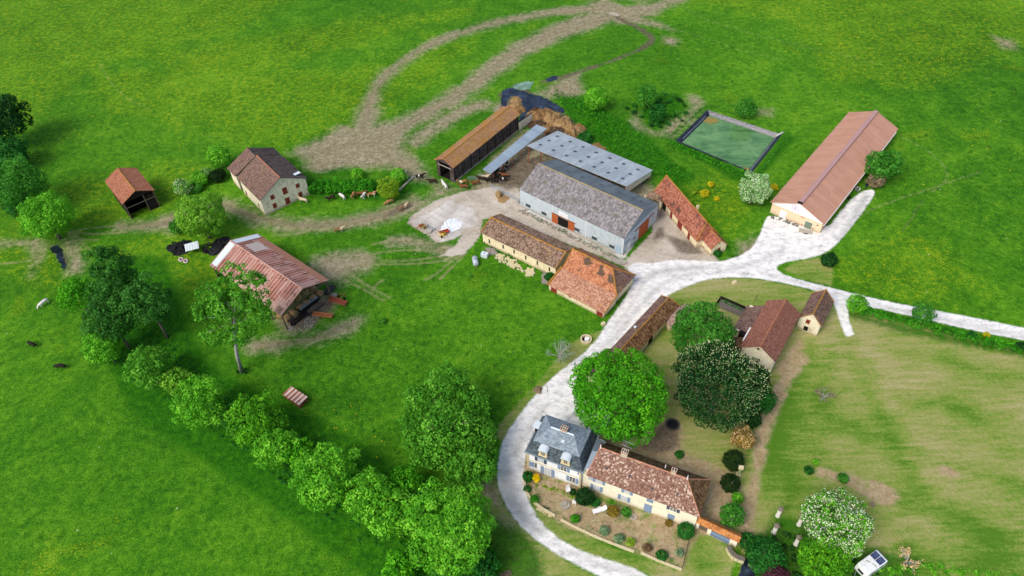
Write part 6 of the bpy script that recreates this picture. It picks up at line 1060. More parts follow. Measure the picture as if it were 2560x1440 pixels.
for (u_, v_, z_) in [(9.6, -4.2, 0), (9.7, -2.4, 0), (9.5, -.6, 0), (9.6, 1.2, 0), (9.5, 3.0, 0), (9.7, 4.8, 0), (8.0, -3.4, 1.4), (8.0, -1.4, 1.4), (8.2, .4, 1.4), (8.1, 2.4, 1.4), (7.8, 4.2, 1.4), (7.9, -4.6, 0), (7.8, 4.6, 0), (7.2, .5, 2.8)]:
    q = g.M @ Vector((u_, v_, 0)); bi += 1; bale('round hay bale stacked in the open end of the rusty-roofed barn', bi*37, bi*11, -40.7+90*(bi % 2)+bi*3, z=z_, grp='bales in the hay barn', root_xy=(q.x, q.y))
# ---------------------------------------------------------------- clutter at the hay barn
def lp(u_, v_): q = g.M @ Vector((u_, v_, 0)); return q.x, q.y
def obj_at(name, label, cat, px, py, ang, fn, grp=None, xy=None, z=0):
    x, y = xy if xy is not None else P(px, py); root = empty(name, (x, y, z), math.radians(ang), label, cat, grp); fn(root); return root
def pallet(root):
    mb = MB(); [mb.box((0, -.5+.2*i, .13), (1.2, .12, .025)) for i in range(6)]; mb.build('deck_boards', plain('grey_pallet_wood', '#a39d8e', .9, .25, 4), root); mb = MB(); [mb.box((x, 0, .06), (.1, 1.1, .1)) for x in (-.5, 0, .5)]; mb.build('runner', TIMB, root)
def woodstack(L, W_, H, mat, top=None):
    def f(root):
        r = random.Random(int(L*10)); mb = MB()
        for k_ in range(int(H/.22)):
            for j in range(max(1, int(W_/.3))): mb.box((r.uniform(-.2, .2), -W_/2+.3*j+.15, .11+.22*k_), (L*r.uniform(.7, 1), .2, .18), r.uniform(-.06, .06))
        mb.build('timber', mat, root)
        if top:
            mb = MB(); n = 6; mb.add([(-L*.45+L*.9*i/n, s_*W_*.5, H+.06+.08*math.sin(i)) for i in range(n+1) for s_ in (-1, 1)], [(2*i, 2*i+1, 2*i+3, 2*i+2) for i in range(n)]); o = mb.build('tin_cover', top, root, recalc=False); q = o.modifiers.new('t', 'SOLIDIFY'); q.thickness = .03
    return f
A0 = math.degrees(math.atan2(*( np.array(lp(0, 1))-np.array(lp(0, 0)))[::-1]))
obj_at('timber_stack', 'long dark timber stack with grey tin cover outside the open end of the hay barn', 'timber stack', 0, 0, A0, woodstack(5.4, 1.4, 1.1, BT, GALV), xy=P(772, 765)); obj_at('timber_stack', 'low dark board pile along the ground at the near corner of the hay barn', 'timber stack', 0, 0, A0, woodstack(5.0, 1.2, .5, BT), xy=P(748, 798)); obj_at('timber_stack', 'dark planks by the far corner of the hay barn', 'timber stack', 0, 0, A0+8, woodstack(3.2, 1.6, .7, plain('dark_planks', '#45403c', .9, .4, 3)), xy=P(824, 727))
obj_at('timber_stack', 'narrow row of black boards parallel to the tin-covered stack', 'timber stack', 0, 0, A0-2, woodstack(6.5, .6, .35, plain('dark_planks', '#45403c')), xy=P(790, 776))
for (px, py, an, l_) in [(737, 789, 50, 'pallet lying nearest the near corner of the hay barn'), (748, 778, 48, 'pallet leaning between hay bales and board pile'), (836, 738, 20, 'pale pallet on the grass by the far corner of the hay barn'), (726, 822, -30, 'broken pallet at the lowest tip of the board pile')]: obj_at('pallet', l_, 'pallet', px, py, an, pallet, 'pallets around the hay barn')
def skip(L, W_, H, mat, bars=True):
    def f(root):
        mb = MB(); [mb.box(q, s_) for q, s_ in (((0, 0, .35), (L, W_, .06)), ((0, W_/2, .35+H/2), (L, .06, H)), ((0, -W_/2, .35+H/2), (L, .06, H)), ((L/2, 0, .35+H/2), (.06, W_, H)), ((-L/2, 0, .35+H/2), (.06, W_, H)))]; mb.build('trough_body', mat, root); [MB().box((x, y, .17), (.1, .1, .36)).build('leg', mat, root) for x in (-L*.4, L*.4) for y in (-W_*.4, W_*.4)]
        if bars: MB().box((0, 0, .36+H*.55), (L*.95, W_*.12, .08)).build('divider', mat, root)
    return f
obj_at('feed_trough', 'red rusty farm trough, upper right of the hay barn end', 'trough', 846, 757, -25, skip(4.2, 1.0, .5, plain('red_rust', '#94503c', .8, .3, 3))); obj_at('feed_trough', 'orange rusty feed trough lying in the grass below the red one', 'trough', 808, 791, -12, skip(4.4, .9, .4, plain('orange_rust', '#a96e48', .8, .3, 3)))
def implement(root):
    mb = MB(); [mb.tube([(0, -.7, .5), (.8, -.7, .7), (1.2, 0, .5), (.8, .7, .7), (0, .7, .5)], .05, 6), mb.tube([(-.8, 0, .4), (1.5, 0, .6)], .07, 6)]; mb.build('frame', RUSTM, root)
    for y_ in (-.8, .8): MB().tube([(.3, y_-.08, .4), (.3, y_+.08, .4)], .4, 14).build('wheel', BLK, root)
obj_at('farm_implement', 'small rusty wheeled implement behind the red trough', 'farm implement', 852, 749, 60, implement)
def feeder(root):
    mb = MB(); n = 12; L, W_ = 4.6, 2.3; vs = []; mb.add([(-L/2+L*i/n, s_*W_/2, 1.35+(.10 if i % 2 else 0)) for i in range(n+1) for s_ in (-1, 1)], [(2*i, 2*i+1, 2*i+3, 2*i+2) for i in range(n)]); o = mb.build('roof', sheet('feeder_roof', ['#84452f', '#a3664c', '#bd8a72'], .9, '#e0cfc4', .36), root, recalc=False)
    me = o.data; 
    for i, l_ in enumerate(me.loops): v = me.vertices[l_.vertex_index].co; me.uv_layers[0].data[i].uv = (v.x, v.y)
    q = o.modifiers.new('t', 'SOLIDIFY'); q.thickness = .04
    mb = MB(); [mb.box((x, y, .65), (.1, .1, 1.3)) for x in (-2.1, 0, 2.1) for y in (-1, 1)]; mb.build('post', RUSTM, root); mb = MB(); [mb.box((0, y, z_), (4.4, .06, .08)) for y in (-1.05, 1.05) for z_ in (.4, .8)]; mb.box((0, 0, .3), (4.0, 1.6, .3)); mb.build('rack', RUSTM, root)
obj_at('hay_feeder', 'rusty striped metal-roofed cattle feeder alone in the pasture', 'feeder', 742, 1000, -37, feeder)
# ---------------------------------------------------------------- tyres and the little tin shelter by the willow
def torus_mesh(R, r_, n=14, m_=7):
    vs = [((R+r_*math.cos(6.2832*j/m_))*math.cos(6.2832*i/n), (R+r_*math.cos(6.2832*j/m_))*math.sin(6.2832*i/n), r_*math.sin(6.2832*j/m_)) for i in range(n) for j in range(m_)]
    return vs, [(i*m_+j, ((i+1) % n)*m_+j, ((i+1) % n)*m_+(j+1) % m_, i*m_+(j+1) % m_) for i in range(n) for j in range(m_)]
tv, tf_ = torus_mesh(.33, .13); ty = MB().add(tv, tf_).build('tyre', BLK, None, True); r = random.Random(9); first = True; cx0, cy0 = P(455, 622); cnt = 0
for (px, py, n, sp) in [(450, 620, 46, 2.3), (565, 618, 34, 2.6), (528, 622, 16, 1.6)]:
    q0 = P(px, py)
    for i in range(n):
        a = r.uniform(0, 6.28); e = sp*math.sqrt(r.random()); o = ty if first else ty.copy()
        if not first: C.objects.link(o)
        first = False; z_ = .15+max(0, (1-e/sp))*1.3*r.random(); o.location = (q0[0]+math.cos(a)*e*1.2, q0[1]+math.sin(a)*e, z_); o.rotation_euler = (r.uniform(-.8, .8), r.uniform(-.8, .8), 0); s_ = r.uniform(.8, 1.25); o.scale = (s_, s_, s_); tag(o, 'black tyre in the heap by the willow and tin shelter', 'tyre', 'old tyres heaped by the willow')
heap('silage_mound', 'black sheeted mound under the tyres left of the tin shelter', 452, 622, [(452,620,2.6,.8,0)], [BLK], 21, cat='covered mound'); heap('silage_mound', 'black sheeted mound under the willow right of the tin shelter', 562, 617, [(556,616,3.2,.9,0)], [BLK], 22, cat='covered mound')
for px, py, l_ in ((453, 650, 'pink-white tyre ring, left one of the pair by the black heap'), (465, 654, 'pink-white tyre ring, right one of the pair by the black heap')):
    x, y = P(px, py); o = MB().add(*torus_mesh(.42, .17)).build('tyre', plain('pale_pink_rubber', '#d0b4b8', .7, .15, 3), None, True); o.location = (x, y, .2); o.rotation_euler = (.3, .2, 0); tag(o, l_, 'tyre')
def tinsh(root):
    mb = MB(); n = 10; mb.add([(-1.5+3.0*i/n, s_*1.1, 1.5+.2*s_+(.05 if i % 2 else 0)) for i in range(n+1) for s_ in (-1, 1)], [(2*i, 2*i+1, 2*i+3, 2*i+2) for i in range(n)]); o = mb.build('roof', ZINC, root, recalc=False); q = o.modifiers.new('t', 'SOLIDIFY'); q.thickness = .04; mb = MB(); [mb.box((x, y, .65), (.1, .1, 1.3)) for x in (-1.35, 1.35) for y in (-.95, .95)]; mb.build('post', TIMB, root); MB().box((0, 1.0, .8), (2.8, .05, 1.5)).build('back_board', BT, root)
obj_at('tin_shelter', 'small pale corrugated tin roof on posts between tyre heap and willow', 'shelter', 485, 628, 20, tinsh)
# ---------------------------------------------------------------- yard things
def barrier(root):
    mb = MB(); [mb.tube([(0, 0, z_), (9, 0, z_)], .035, 5) for z_ in (.35, .65, .95, 1.2)]; mb.build('rail', GALV, root); [MB().tube([(x, 0, 0), (x, 0, 1.3)], .05, 6).build('post', GALV, root) for x in (0, 3, 6, 9)]
p0, p1 = P(1226, 468), P(1300, 508); o = obj_at('metal_fence', 'low galvanised rail fence from the herd to the grey barn corner', 'fence', 1226, 468, math.degrees(math.atan2(p1[1]-p0[1], p1[0]-p0[0])), barrier); o.scale[0] = float(np.linalg.norm(p1-p0))/9
p0, p1 = P(1172, 448), P(1222, 440); o = obj_at('metal_fence', 'thin rail fence beside the black wooden barn behind the yard cows', 'fence', 1170, 452, math.degrees(math.atan2(p1[1]-p0[1], p1[0]-p0[0])), barrier); o.scale[0] = float(np.linalg.norm(p1-p0))/9
def machine(c1, n, R):
    def f(root):
        hub = MB(); hub.tube([(0, 0, .4), (0, 0, .9)], .22, 10); hub.build('hub', c1, root); mb = MB()
        for i in range(n): a = 6.2832*i/n; mb.tube([(math.cos(a)*.2, math.sin(a)*.2, .7), (math.cos(a)*R*.7, math.sin(a)*R*.7, .75), (math.cos(a)*R, math.sin(a)*R, .15)], .045, 5)
        mb.build('tine_arm', c1, root); mb = MB(); mb.tube([(0, 0, .8), (-1.8, .3, .6)], .08, 6); mb.box((-.4, .1, .95), (.8, .6, .35)); mb.build('frame', RUSTM, root)
        for s_ in (-1, 1): MB().tube([(.3, s_*.6-.08, .35), (.3, s_*.6+.08, .35)], .34, 12).build('wheel', BLK, root)
    return f
YEL = plain('machine_yellow', '#c7a02a', .6, .25, 3, c2='#8a6a24'); REDP = plain('machine_red', '#a8462e', .6, .25, 3); YE2 = plain('bright_yellow_tines', '#e0c040', .5, .1, 3)
obj_at('hay_rake', 'yellow rotary rake machine on the old concrete, upper left one', 'farm machine', 1057, 570, 30, machine(YEL, 9, 1.5)); obj_at('hay_rake', 'red machine with bright yellow tines at the edge of the pale sheet', 'farm machine', 1106, 590, -40, machine(YE2, 10, 1.2)); obj_at('farm_implement', 'red metal implement body beside the yellow tines', 'farm implement', 1113, 583, 20, skip(1.8, .9, .4, REDP, False))
obj_at('steel_rack', 'pale steel rail frame lying between the two rake machines', 'steel rack', 1078, 571, -38, lambda root: [MB().box((0, y, .15), (2.6, .08, .12)).build('rail', GALV, root) for y in (-.35, 0, .35)]+[MB().box((x, 0, .22), (.08, .9, .06)).build('cross_bar', GALV, root) for x in (-1.1, 1.1)])
x, y = P(1127, 565); root = empty('plastic_sheet', (x, y, 0), 0, 'white crumpled plastic sheet spread on the old concrete', 'sheet'); pl = ragged([(1104, 568), (1118, 548), (1140, 546), (1156, 558), (1150, 570), (1130, 582), (1112, 584), (1098, 580)], .25, 5); r = np.random.default_rng(2); n = len(pl); vs = [(0, 0, .12)]
for t_ in (.25, .5, .75, 1.0): vs += [((p[0]-x)*t_, (p[1]-y)*t_, .03+(r.uniform(0, .22) if t_ < 1 else 0)) for p in pl]
fs = [(0, 1+j, 1+(j+1) % n) for j in range(n)]+[(1+k_*n+j, 1+(k_+1)*n+j, 1+(k_+1)*n+(j+1) % n, 1+k_*n+(j+1) % n) for k_ in range(3) for j in range(n)]; MB().add(vs, fs).build('sheet', plain('white_plastic', '#dcdfe2', .5, .1, 2), root)
obj_at('concrete_beam', 'long grey concrete beam lying in the grass left of the black wooden barn', 'concrete beam', 1016, 460, math.degrees(math.atan2(*(P(1030, 446)-P(1003, 472))[::-1])), lambda root: (MB().box((0, 0, .25), (6.2, .5, .12)).build('beam', CONC, root), [MB().box((x, 0, .1), (.4, .5, .2)).build('block', CONC, root) for x in (-2.4, 2.4)]))
def slabpile(root):
    r = random.Random(1); [MB().box((r.uniform(-.5, .5), r.uniform(-.4, .4), .1+.12*i), (1.6, 1.2, .1), r.uniform(-.4, .4)).build('slab', CONC, root) for i in range(3)]
obj_at('slab_pile', 'pile of loose grey slabs behind the concrete beam', 'slab pile', 1008, 433, 20, slabpile); obj_at('slab_pile', 'whitish slabs dumped between the two rake machines', 'slab pile', 1070, 581, 10, slabpile)
def ibc(root): MB().box((0, 0, .6), (1.5, 1.0, 1.1)).build('tank', ZINC, root); MB().tube([(0, -.05, 1.15), (0, -.05, 1.2)], .14, 10).build('lid', BLK, root); mb = MB(); [mb.box((x, 0, .06), (.1, 1, .1)) for x in (-.6, .6)]; mb.build('foot', TIMB, root)
obj_at('water_tank', 'pale blue square water tank with black lid in the grass by the stable', 'tank', 1212, 642, -25, ibc)
def cyl(root):
    MB().tube([(0, -1.2, .95), (0, -1.1, .95), (0, 1.1, .95), (0, 1.2, .95)], [.4, .62, .62, .4], 16).build('tank', plain('pale_grey_tank', '#aeb7bd', .5, .1, 2), root, True); [MB().tube([(s_*.6-.08*s_, .2, .35), (s_*.6+.1*s_, .2, .35)], .35, 12).build('wheel', BLK, root) for s_ in (-1, 1)]; MB().tube([(0, -1.2, .6), (0, -2.1, .35)], .05, 6).build('drawbar', RUSTM, root); MB().tube([(0, 0, 1.5), (0, 0, 1.65)], .15, 8).build('lid', BLK, root)
obj_at('water_bowser', 'grey cylindrical wheeled water bowser left of the stable', 'tank', 1189, 660, 8, cyl)
def rocks(label, polyp, n, s, mt, seed, cat='rubble'):
    A = np.array([P(*p) for p in polyp]); lo, hi = A.min(0), A.max(0); r = np.random.default_rng(seed); mb = MB(); k_ = 0
    while k_ < n:
        q = r.uniform(lo, hi); ins = False
        for i in range(len(A)):
            a, b_ = A[i], A[(i+1) % len(A)]
            if (a[1] > q[1]) != (b_[1] > q[1]) and q[0] < (b_[0]-a[0])*(q[1]-a[1])/(b_[1]-a[1]+1e-12)+a[0]: ins = not ins
        if not ins: continue
        k_ += 1; sz = s*r.uniform(.5, 1.4); v = [(q[0]+sz*a*(.5+r.uniform(-.15, .15)), q[1]+sz*b_*(.5+r.uniform(-.15, .15)), max(0, sz*.3*(1+c_)+r.uniform(-.03, .05))) for a in (-1, 1) for b_ in (-1, 1) for c_ in (-1, 1)]
        mb.add(v, [(0, 1, 3, 2), (4, 6, 7, 5), (0, 4, 5, 1), (2, 3, 7, 6), (0, 2, 6, 4), (1, 5, 7, 3)])
    return tag(mb.build('stones', mt, None), label, cat, kind='stuff')
LIME = plain('white_rubble', '#c3b992', .95, .12, 3); GRR = plain('grey_rubble', '#8d857a', .95, .3, 3)
rocks('white limestone rubble spread along the stable wall', [(1238,634),(1262,636),(1296,664),(1330,672),(1336,686),(1310,682),(1262,662),(1238,648)], 120, .36, LIME, 1); rocks('heap of white limestone rubble below the stable', [(1272,652),(1290,652),(1294,668),(1280,670)], 60, .42, LIME, 2); rocks('second heap of pale rubble near the big tiled barn corner', [(1315,674),(1334,674),(1334,690),(1316,690)], 50, .4, LIME, 3)
rocks('grey stones piled near the far end of the stable wall', [(1212,620),(1238,622),(1242,636),(1224,638)], 110, .35, GRR, 4); rocks('grey scrap stones against the orange-lichened barn corner', [(1356,680),(1372,682),(1366,712),(1354,706)], 60, .45, GRR, 5); rocks('loose stones along the foot of the big grey barn', [(1300,520),(1420,580),(1556,650),(1552,658),(1420,592),(1296,530)], 150, .3, GRR, 6)
rocks('rough stones at the road side corner of the grey barn', [(1530,645),(1562,652),(1566,662),(1540,660)], 50, .4, CONC, 7); rocks('bits of debris in the mud beside the hay barn', [(770,790),(800,790),(780,820),(740,830)], 70, .25, GRR, 8); rocks('scattered pale debris stones on the manor terrace edge', [(1345,1268),(1385,1290),(1380,1294),(1340,1274)], 30, .22, STN, 9)
tag(rocks('pots and small clutter at the foot of the white gable of the pink barn', [(1930,538),(2000,562),(1998,568),(1926,545)], 40, .3, plain('dark_pots', '#6a6a60', .8, .4, 4), 10), cat='clutter')
# ring of stone with white tub, other round things
def stonering(R, h, mt, inner=None):
    def f(root):
        mb = MB(); n = 16; [mb.box((R*math.cos(6.2832*i/n), R*math.sin(6.2832*i/n), h/2), (.3, 6.2832*R/n*.95, h), 6.2832*i/n) for i in range(n)]; mb.build('stone_rim', mt, root)
        if inner: inner(root)
    return f
def tub(root): MB().tube([(.15, -.1, .1), (.15, -.1, .7)], [.45, .5], 12).build('tub', WHP, root); MB().tube([(0, 0, .02), (0, 0, .06)], .9, 14).build('well_bottom', DARKIN, root)
obj_at('stone_well', 'round stone well ring with white tub at the grassy road edge', 'well', 1465, 851, 0, stonering(1.0, .6, STN, tub)); obj_at('fire_pit', 'dark round ring of stones in the painted tree shade behind the manor', 'fire pit', 1681, 1062, 0, stonering(1.15, .25, plain('dark_stones', '#4a4640', .9, .3, 3), lambda root: MB().tube([(0, 0, .02), (0, 0, .08)], 1.0, 14).build('ash_bed', BLK, root)))
obj_at('fountain', 'weathered grey round stone basin in the manor garden', 'fountain', 1413, 1264, 0, stonering(.62, .35, CONC, lambda root: (MB().tube([(0, 0, 0), (0, 0, .5), (0, 0, .7)], [.22, .12, .25], 10).build('pedestal', CONC, root), MB().tube([(0, 0, .02), (0, 0, .2)], .55, 14).build('basin', CONC, root)))); obj_at('millstone', 'round stone ring leaning by the tiled house front', 'millstone', 1583, 1293, 0, stonering(.4, .2, CONC)); obj_at('stone_block', 'pale carved stone block in the lawn north of the long low roof', 'stone', 1836, 709, 20, lambda root: (MB().box((0, 0, .3), (.9, .7, .6)).build('block', STN, root), MB().box((.1, 0, .7), (.5, .5, .25)).build('cap', STN, root)))
obj_at('stone_block', 'small weathered stone stump in the mown orchard right of the white blossom tree', 'stone', 2180, 1262, 60, lambda root: (MB().tube([(0, 0, 0), (0, 0, .5)], [.45, .35], 8).build('stump', plain('stump_wood', '#7d705c', .9, .3, 3), root),)); obj_at('stone_block', 'cream stone block at the grass edge by the hipped barn end', 'stone', 1508, 812, 10, lambda root: (MB().box((0, 0, .3), (.8, .6, .6), .3).build('block', STN, root),))
def pillar(root): MB().tube([(0, 0, 0), (0, 0, .15), (0, 0, .2), (0, 0, 2.3)], [.42, .42, .33, .3], 14).build('shaft', plain('aged_white_stone', '#c6c3b6', .8, .15, 3), root, True); MB().box((0, 0, 2.42), (.75, .75, .22)).build('capital', plain('weathered_capital', '#7d7264', .9, .3, 4), root); MB().tube([(0, 0, 2.5), (0, 0, 2.75)], [.32, .15], 8).build('finial', plain('weathered_capital', '#7d7264'), root)
for (px, py, l_) in [(1944, 1290, 'white round pillar, upper left of the four'), (1997, 1312, 'white round pillar, upper right, touching the blossom tree'), (1934, 1332, 'white round pillar, lower left of the four'), (1989, 1361, 'white round pillar, lower right of the four')]: obj_at('stone_pillar', l_, 'pillar', px, py, 0, pillar, 'white pillars by the ditch')
MH_ = obj_at('stone_pedestal', 'greenish stone garden pedestal beside the upper clipped yew', 'pedestal', 1846, 1186, -20, lambda root: (MB().box((0, 0, .15), (.8, .8, .3)).build('base', STN, root), MB().box((0, 0, 1.2), (.42, .42, 1.9)).build('shaft', plain('mossy_stone', '#93a070', .9, .25, 3), root), MB().box((0, 0, 2.3), (.85, .75, .3)).build('top', STN, root)))
# garden walls
def lowwall(name, label, line, w_, h, mt, cap=None):
    Q = [P(*p) for p in smooth_line(line, 1)]; x0, y0 = Q[0]; root = empty(name, (x0, y0, 0), 0, label, 'wall'); mb = MB(); mc_ = MB(); r = random.Random(3)
    for a, b_ in zip(Q[:-1], Q[1:]):
        L = float(np.linalg.norm(b_-a)); an = math.atan2(b_[1]-a[1], b_[0]-a[0]); n = max(1, int(L/.6))
        for i in range(n): q = a+(b_-a)*(i+.5)/n; hh_ = h*r.uniform(.8, 1.1); mb.box((q[0]-x0, q[1]-y0, hh_/2), (L/n*.98, w_*r.uniform(.85, 1.1), hh_), an); 
        if cap: m2 = (a+b_)/2; mc_.box((m2[0]-x0, m2[1]-y0, h*1.12), (L*1.02, w_*1.25, .08), an)
    mb.build('wall_stones', mt, root)
    if cap: mc_.build('coping', cap, root)
    return root
lowwall('garden_wall', 'low curved stone wall edging the manor garden at the road bend', [(1310,1196),(1313,1225),(1328,1252),(1352,1272),(1388,1292)], .35, .55, STN); lowwall('garden_wall', 'low stone wall along the lower terrace edge, left section', [(1402,1300),(1450,1325),(1510,1352),(1585,1380)], .35, .3, STN); lowwall('garden_wall', 'low stone wall along the lower terrace edge, right section', [(1602,1382),(1650,1405),(1704,1425)], .35, .3, STN)
lowwall('curved_stone_wall', 'curved whitish stone wall leading from the gate to the ditch pool', [(1818,1372),(1824,1388),(1838,1400),(1858,1406)], .6, 1.1, LIME, plain('dark_coping', '#6b6558', .9, .3, 3)); lowwall('dark_coping_wall', 'dark stone wall along the near side of the ditch pool', [(1870,1412),(1905,1430),(1940,1455)], .35, .6, GRR)
def rail(label, line): 
    Q = [P(*p) for p in line]; x0, y0 = Q[0]; L = float(np.linalg.norm(Q[1]-Q[0])); an = math.atan2(Q[1][1]-Q[0][1], Q[1][0]-Q[0][0]); root = empty('iron_railing', (x0, y0, 0), an, label, 'railing'); [MB().box((L/2, 0, z_), (L, .05, .05)).build('rail', BT, root) for z_ in (.3, .8)]; mb = MB(); [mb.box((L*i/20, 0, .45), (.03, .03, .9)) for i in range(21)]; mb.build('baluster', BT, root)
rail('dark iron railing at the right end of the manor terrace', [(1722, 1350), (1705, 1422)])
# white garden furniture
def chair(root):
    MB().box((0, 0, .42), (.5, .5, .05)).build('seat', WHP, root); MB().box((0, .25, .75), (.5, .05, .65)).build('backrest', WHP, root); [MB().box((x, y, .21), (.05, .05, .42)).build('leg', WHP, root) for x in (-.22, .22) for y in (-.22, .22)]; [MB().box((x, 0, .65), (.05, .5, .04)).build('armrest', WHP, root) for x in (-.25, .25)]
def chair2(root): chair(root); root.scale = (1.25, 1.25, 1.35)
obj_at('garden_chair', 'white tall-backed garden chair by the house wall', 'chair', 1420, 1230, 10, lambda root: (chair(root), setattr(root, 'scale', (1.3, 1.3, 1.7)))); obj_at('garden_chair', 'white low garden chair beside the round basin', 'chair', 1436, 1259, 160, chair2)
def lounger(root):
    MB().box((-.2, 0, .38), (1.5, .7, .08)).build('bed', WHP, root); o = MB().box((0, 0, 0), (.75, .7, .07)).build('backrest', WHP, root); o.location = (.85, 0, .52); o.rotation_euler = (0, -.45, 0); [MB().box((x, y, .18), (.07, .07, .36)).build('leg', WHP, root) for x in (-.8, .6) for y in (-.28, .28)]; [MB().box((.1, y, .6), (.6, .06, .05)).build('armrest', WHP, root) for y in (-.38, .38)]; root.scale = (1.15, 1.1, 1.1)
obj_at('sun_lounger', 'white plastic sun lounger on the garden gravel', 'sun lounger', 1497, 1278, 14, lounger)
# caravan
def caravan(root):
    WC = plain('caravan_white', '#dfe2e0', .35, .1, 1.5, c2='#c2c8c4'); prof = [(-2.15, .55), (-2.3, 1.2), (-2.15, 1.9), (-1.9, 2.35), (1.85, 2.5), (2.15, 2.35), (2.2, .5)]; n = len(prof); vs = [(a, s_*1.08, z_) for s_ in (-1, 1) for a, z_ in prof]
    o = MB().add(vs, [tuple(range(n)), tuple(range(n, 2*n))]+[(i, (i+1) % n, n+(i+1) % n, n+i) for i in range(n)]).build('body', WC, root); bv = o.modifiers.new('b', 'BEVEL'); bv.width = .08; bv.segments = 2
    SP = plain('solar_panel', '#3a4468', .2, .15, 5, 0, .6)
    for y_ in (-.5, .52):
        q = MB().box((1.1, y_, 2.56), (1.25, .92, .05)).build('solar_panel', SP, root); q.rotation_euler = (0, -.04, 0); mb = MB(); [mb.box((.5+.3*i, y_, 2.545+.01*i), (.02, .9, .06)) for i in range(1, 4)]; mb.build('cell_line', GALV, q)
    mb = MB(); mb.box((-.15, .1, 2.47), (.6, .5, .1)); mb.build('roof_hatch', WC, root); MB().tube([(-.7, .7, 2.46), (-.2, -.5, 2.49), (-.25, -.9, 2.49)], .05, 5).build('roof_pipe', TIMB, root)
    MB().box((-2.24, 0, 1.5), (.1, 1.0, .45)).build('front_window', GLASS, root)
    for x_ in (-.9, 1.0): MB().box((x_, -1.09, 1.6), (.7, .04, .45)).build('side_window', GLASS, root)
    for s_ in (-1, 1): w_ = MB().tube([(0, s_*.95-.1, .33), (0, s_*.95+.1, .33)], .33, 16).build('wheel', BLK, root); MB().tube([(0, s_*.95-.11, .33), (0, s_*.95+.11, .33)], .17, 12).build('rim', GALV, w_)
    mb = MB(); mb.tube([(-2.1, -.6, .5), (-3.3, 0, .5)], .05, 6); mb.tube([(-2.1, .6, .5), (-3.3, 0, .5)], .05, 6); mb.build('drawbar', GALV, root); MB().tube([(-3.2, 0, 0), (-3.2, 0, .6)], .05, 6).build('jockey_leg', GALV, root)
q = (P(2190, 1372, 2.4)+P(2150, 1402, 2.4)+P(2172, 1438, 2.4)+P(2217, 1408, 2.4))/4; obj_at('caravan', 'white caravan with two dark solar panels on its roof, bottom right', 'caravan', 0, 0, 28, caravan, xy=q)
# vehicles and clutter beside the pink barn
def bike(c_):
    def f(root):
        for x_ in (-.65, .65): MB().add([(a+x_, c2_, b_+.32) for a, b_, c2_ in torus_mesh(.28, .06)[0]], torus_mesh(.28, .06)[1]).build('wheel', BLK, root, True)
        mb = MB(); mb.tube([(-.65, 0, .35), (-.2, 0, .75), (.4, 0, .8), (.65, 0, .35)], .07, 6); mb.box((.1, 0, .6), (.6, .3, .35)); mb.build('frame', c_, root); MB().box((-.25, 0, .88), (.6, .25, .1)).build('saddle', BLK, root); MB().tube([(.5, -.35, 1.0), (.45, 0, .95), (.5, .35, 1.0)], .03, 5).build('handlebar', GALV, root)
    return f
obj_at('quad_bike', 'dark quad-like motorbike on the gravel end behind the pink barn', 'motorbike', 2164, 468, 60, lambda root: (bike(plain('slate_paint', '#4a5468', .4))(root), setattr(root, 'scale', (1.3, 1.6, 1.2)))); obj_at('motorbike', 'silver scooter against the wall of the pink barn', 'motorbike', 2140, 477, 100, bike(plain('silver_paint', '#aab0b4', .4)))
obj_at('trestle', 'white folding frame leaning beside the scooter', 'trestle', 2148, 478, 40, lambda root: (MB().tube([(-.6, 0, 0), (0, 0, .9), (.6, 0, 0)], .05, 6).build('leg', WHP, root), MB().tube([(-.6, .8, 0), (0, .8, .9), (.6, .8, 0)], .05, 6).build('leg', WHP, root), MB().tube([(0, 0, .9), (0, .8, .9)], .05, 6).build('bar', WHP, root))); obj_at('box_bench', 'dark bench box halfway along the pink barn wall', 'bench', 2122, 497, 45, lambda root: (MB().box((0, 0, .4), (1.1, .5, .08)).build('seat', BT, root), [MB().box((x, 0, .2), (.1, .4, .4)).build('leg', BT, root) for x in (-.45, .45)]))
obj_at('entrance_ramp', 'grey concrete ramp in front of the pink barn glass door', 'ramp', 2014, 579, -22, lambda root: (MB().box((0, 0, .08), (3.0, 1.3, .16)).build('slab', CONC, root), MB().box((0, -.75, .04), (1.0, .3, .08)).build('mat', BT, root)))
def fpost(label, px, py, h=1.3, lean=.1, grp=None): x, y = P(px, py); o = MB().tube([(0, 0, 0), (lean, 0, h)], [.07, .05], 6).build('fence_post', TIMB, None); o.location = (x, y, 0); return tag(o, label, 'post', grp)
fpost('tall leaning post in the right meadow, nearer one', 2256, 576, 5.0, 1.2); fpost('leaning post in the right meadow, farther one', 2283, 532, 3.5, 1.0); fpost('thin dark stake with a tag in the lawn above the brown barn', 1887, 752, 1.9, .15)
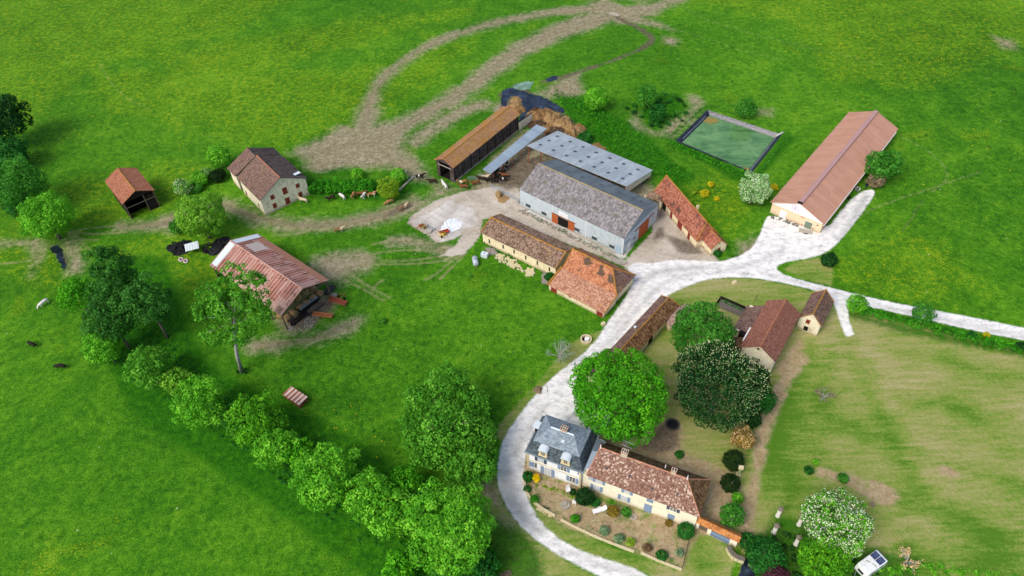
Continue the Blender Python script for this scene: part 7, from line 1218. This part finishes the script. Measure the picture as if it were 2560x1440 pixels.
for i, (px, py) in enumerate([(1308, 150), (1292, 985), (1303, 985), (1368, 978), (1330, 958)]): fpost(['stub post in the churned track field', 'thin dark post by the pasture gate above the road bend', 'grey post beside the dark one by the pasture gate', 'short post on the verge right of the pasture gate', 'dark post near the stone heap by the gate'][i], px, py, 1.3, .1)
heap('stone_heap', 'brownish heap of stones at the pasture gate by the road', 1345, 975, [(1345,975,.9,.5,0)], [plain('brown_stones', '#83725a', .95, .35, 3)], 31, cat='stone heap')
# stacked wood enclosure
def pen(root):
    mb = MB(); r = random.Random(6)
    for k_ in range(5):
        for j in range(3): mb.tube([(-3.2+r.uniform(-.2, .2), -.8+.7*j, .15+.2*k_), (3.0+r.uniform(-.3, .3), -.8+.7*j+r.uniform(-.1, .1), .15+.2*k_)], .09, 6)
    mb.build('stacked_poles', plain('grey_poles', '#6f6a63', .9, .35, 3), root); MB().box((0, 1.3, .6), (7.0, .1, 1.2)).build('rear_panel', BT, root); MB().box((3.6, 0, .6), (.1, 2.6, 1.2)).build('side_panel', BT, root); MB().box((-3.6, 0, .6), (.1, 2.6, 1.2)).build('side_panel', BT, root)
obj_at('wood_store', 'dark stack of poles in a fenced pen behind the walnut tree', 'wood store', 1834, 777, -37, pen)
fb = P(1560, 42); obj_at('footbridge', 'pale culvert slab crossing the ditch in the far meadow', 'footbridge', 1536, 37, -35, lambda root: (MB().box((0, 0, .12), (3.4, .9, .15)).build('deck', CONC, root), MB().box((0, .5, .25), (3.4, .1, .3)).build('kerb', CONC, root)))
obj_at('metal_ladder', 'thin white frame ladder at the corner of the green pond', 'ladder', 1950, 337, math.degrees(math.atan2(*(P(1958, 332)-P(1938, 342))[::-1])), lambda root: ([MB().tube([(-1.6, y, .3), (1.2, y, .45)], .05, 5).build('rail', WHP, root) for y in (-.2, .2)], [MB().tube([(x, -.2, .37), (x, .2, .37)], .04, 5).build('rung', WHP, root) for x in (-1.2, -.6, 0, .6)]))
obj_at('timber_stack', 'grey weathered planks at the lower frame edge by the big row tree', 'timber stack', 1262, 1436, 15, woodstack(2.0, 1.0, .3, TIMB))
print('objects', len(bpy.data.objects), 'faces', sum(len(o.data.polygons) for o in bpy.data.objects if o.type == 'MESH'))
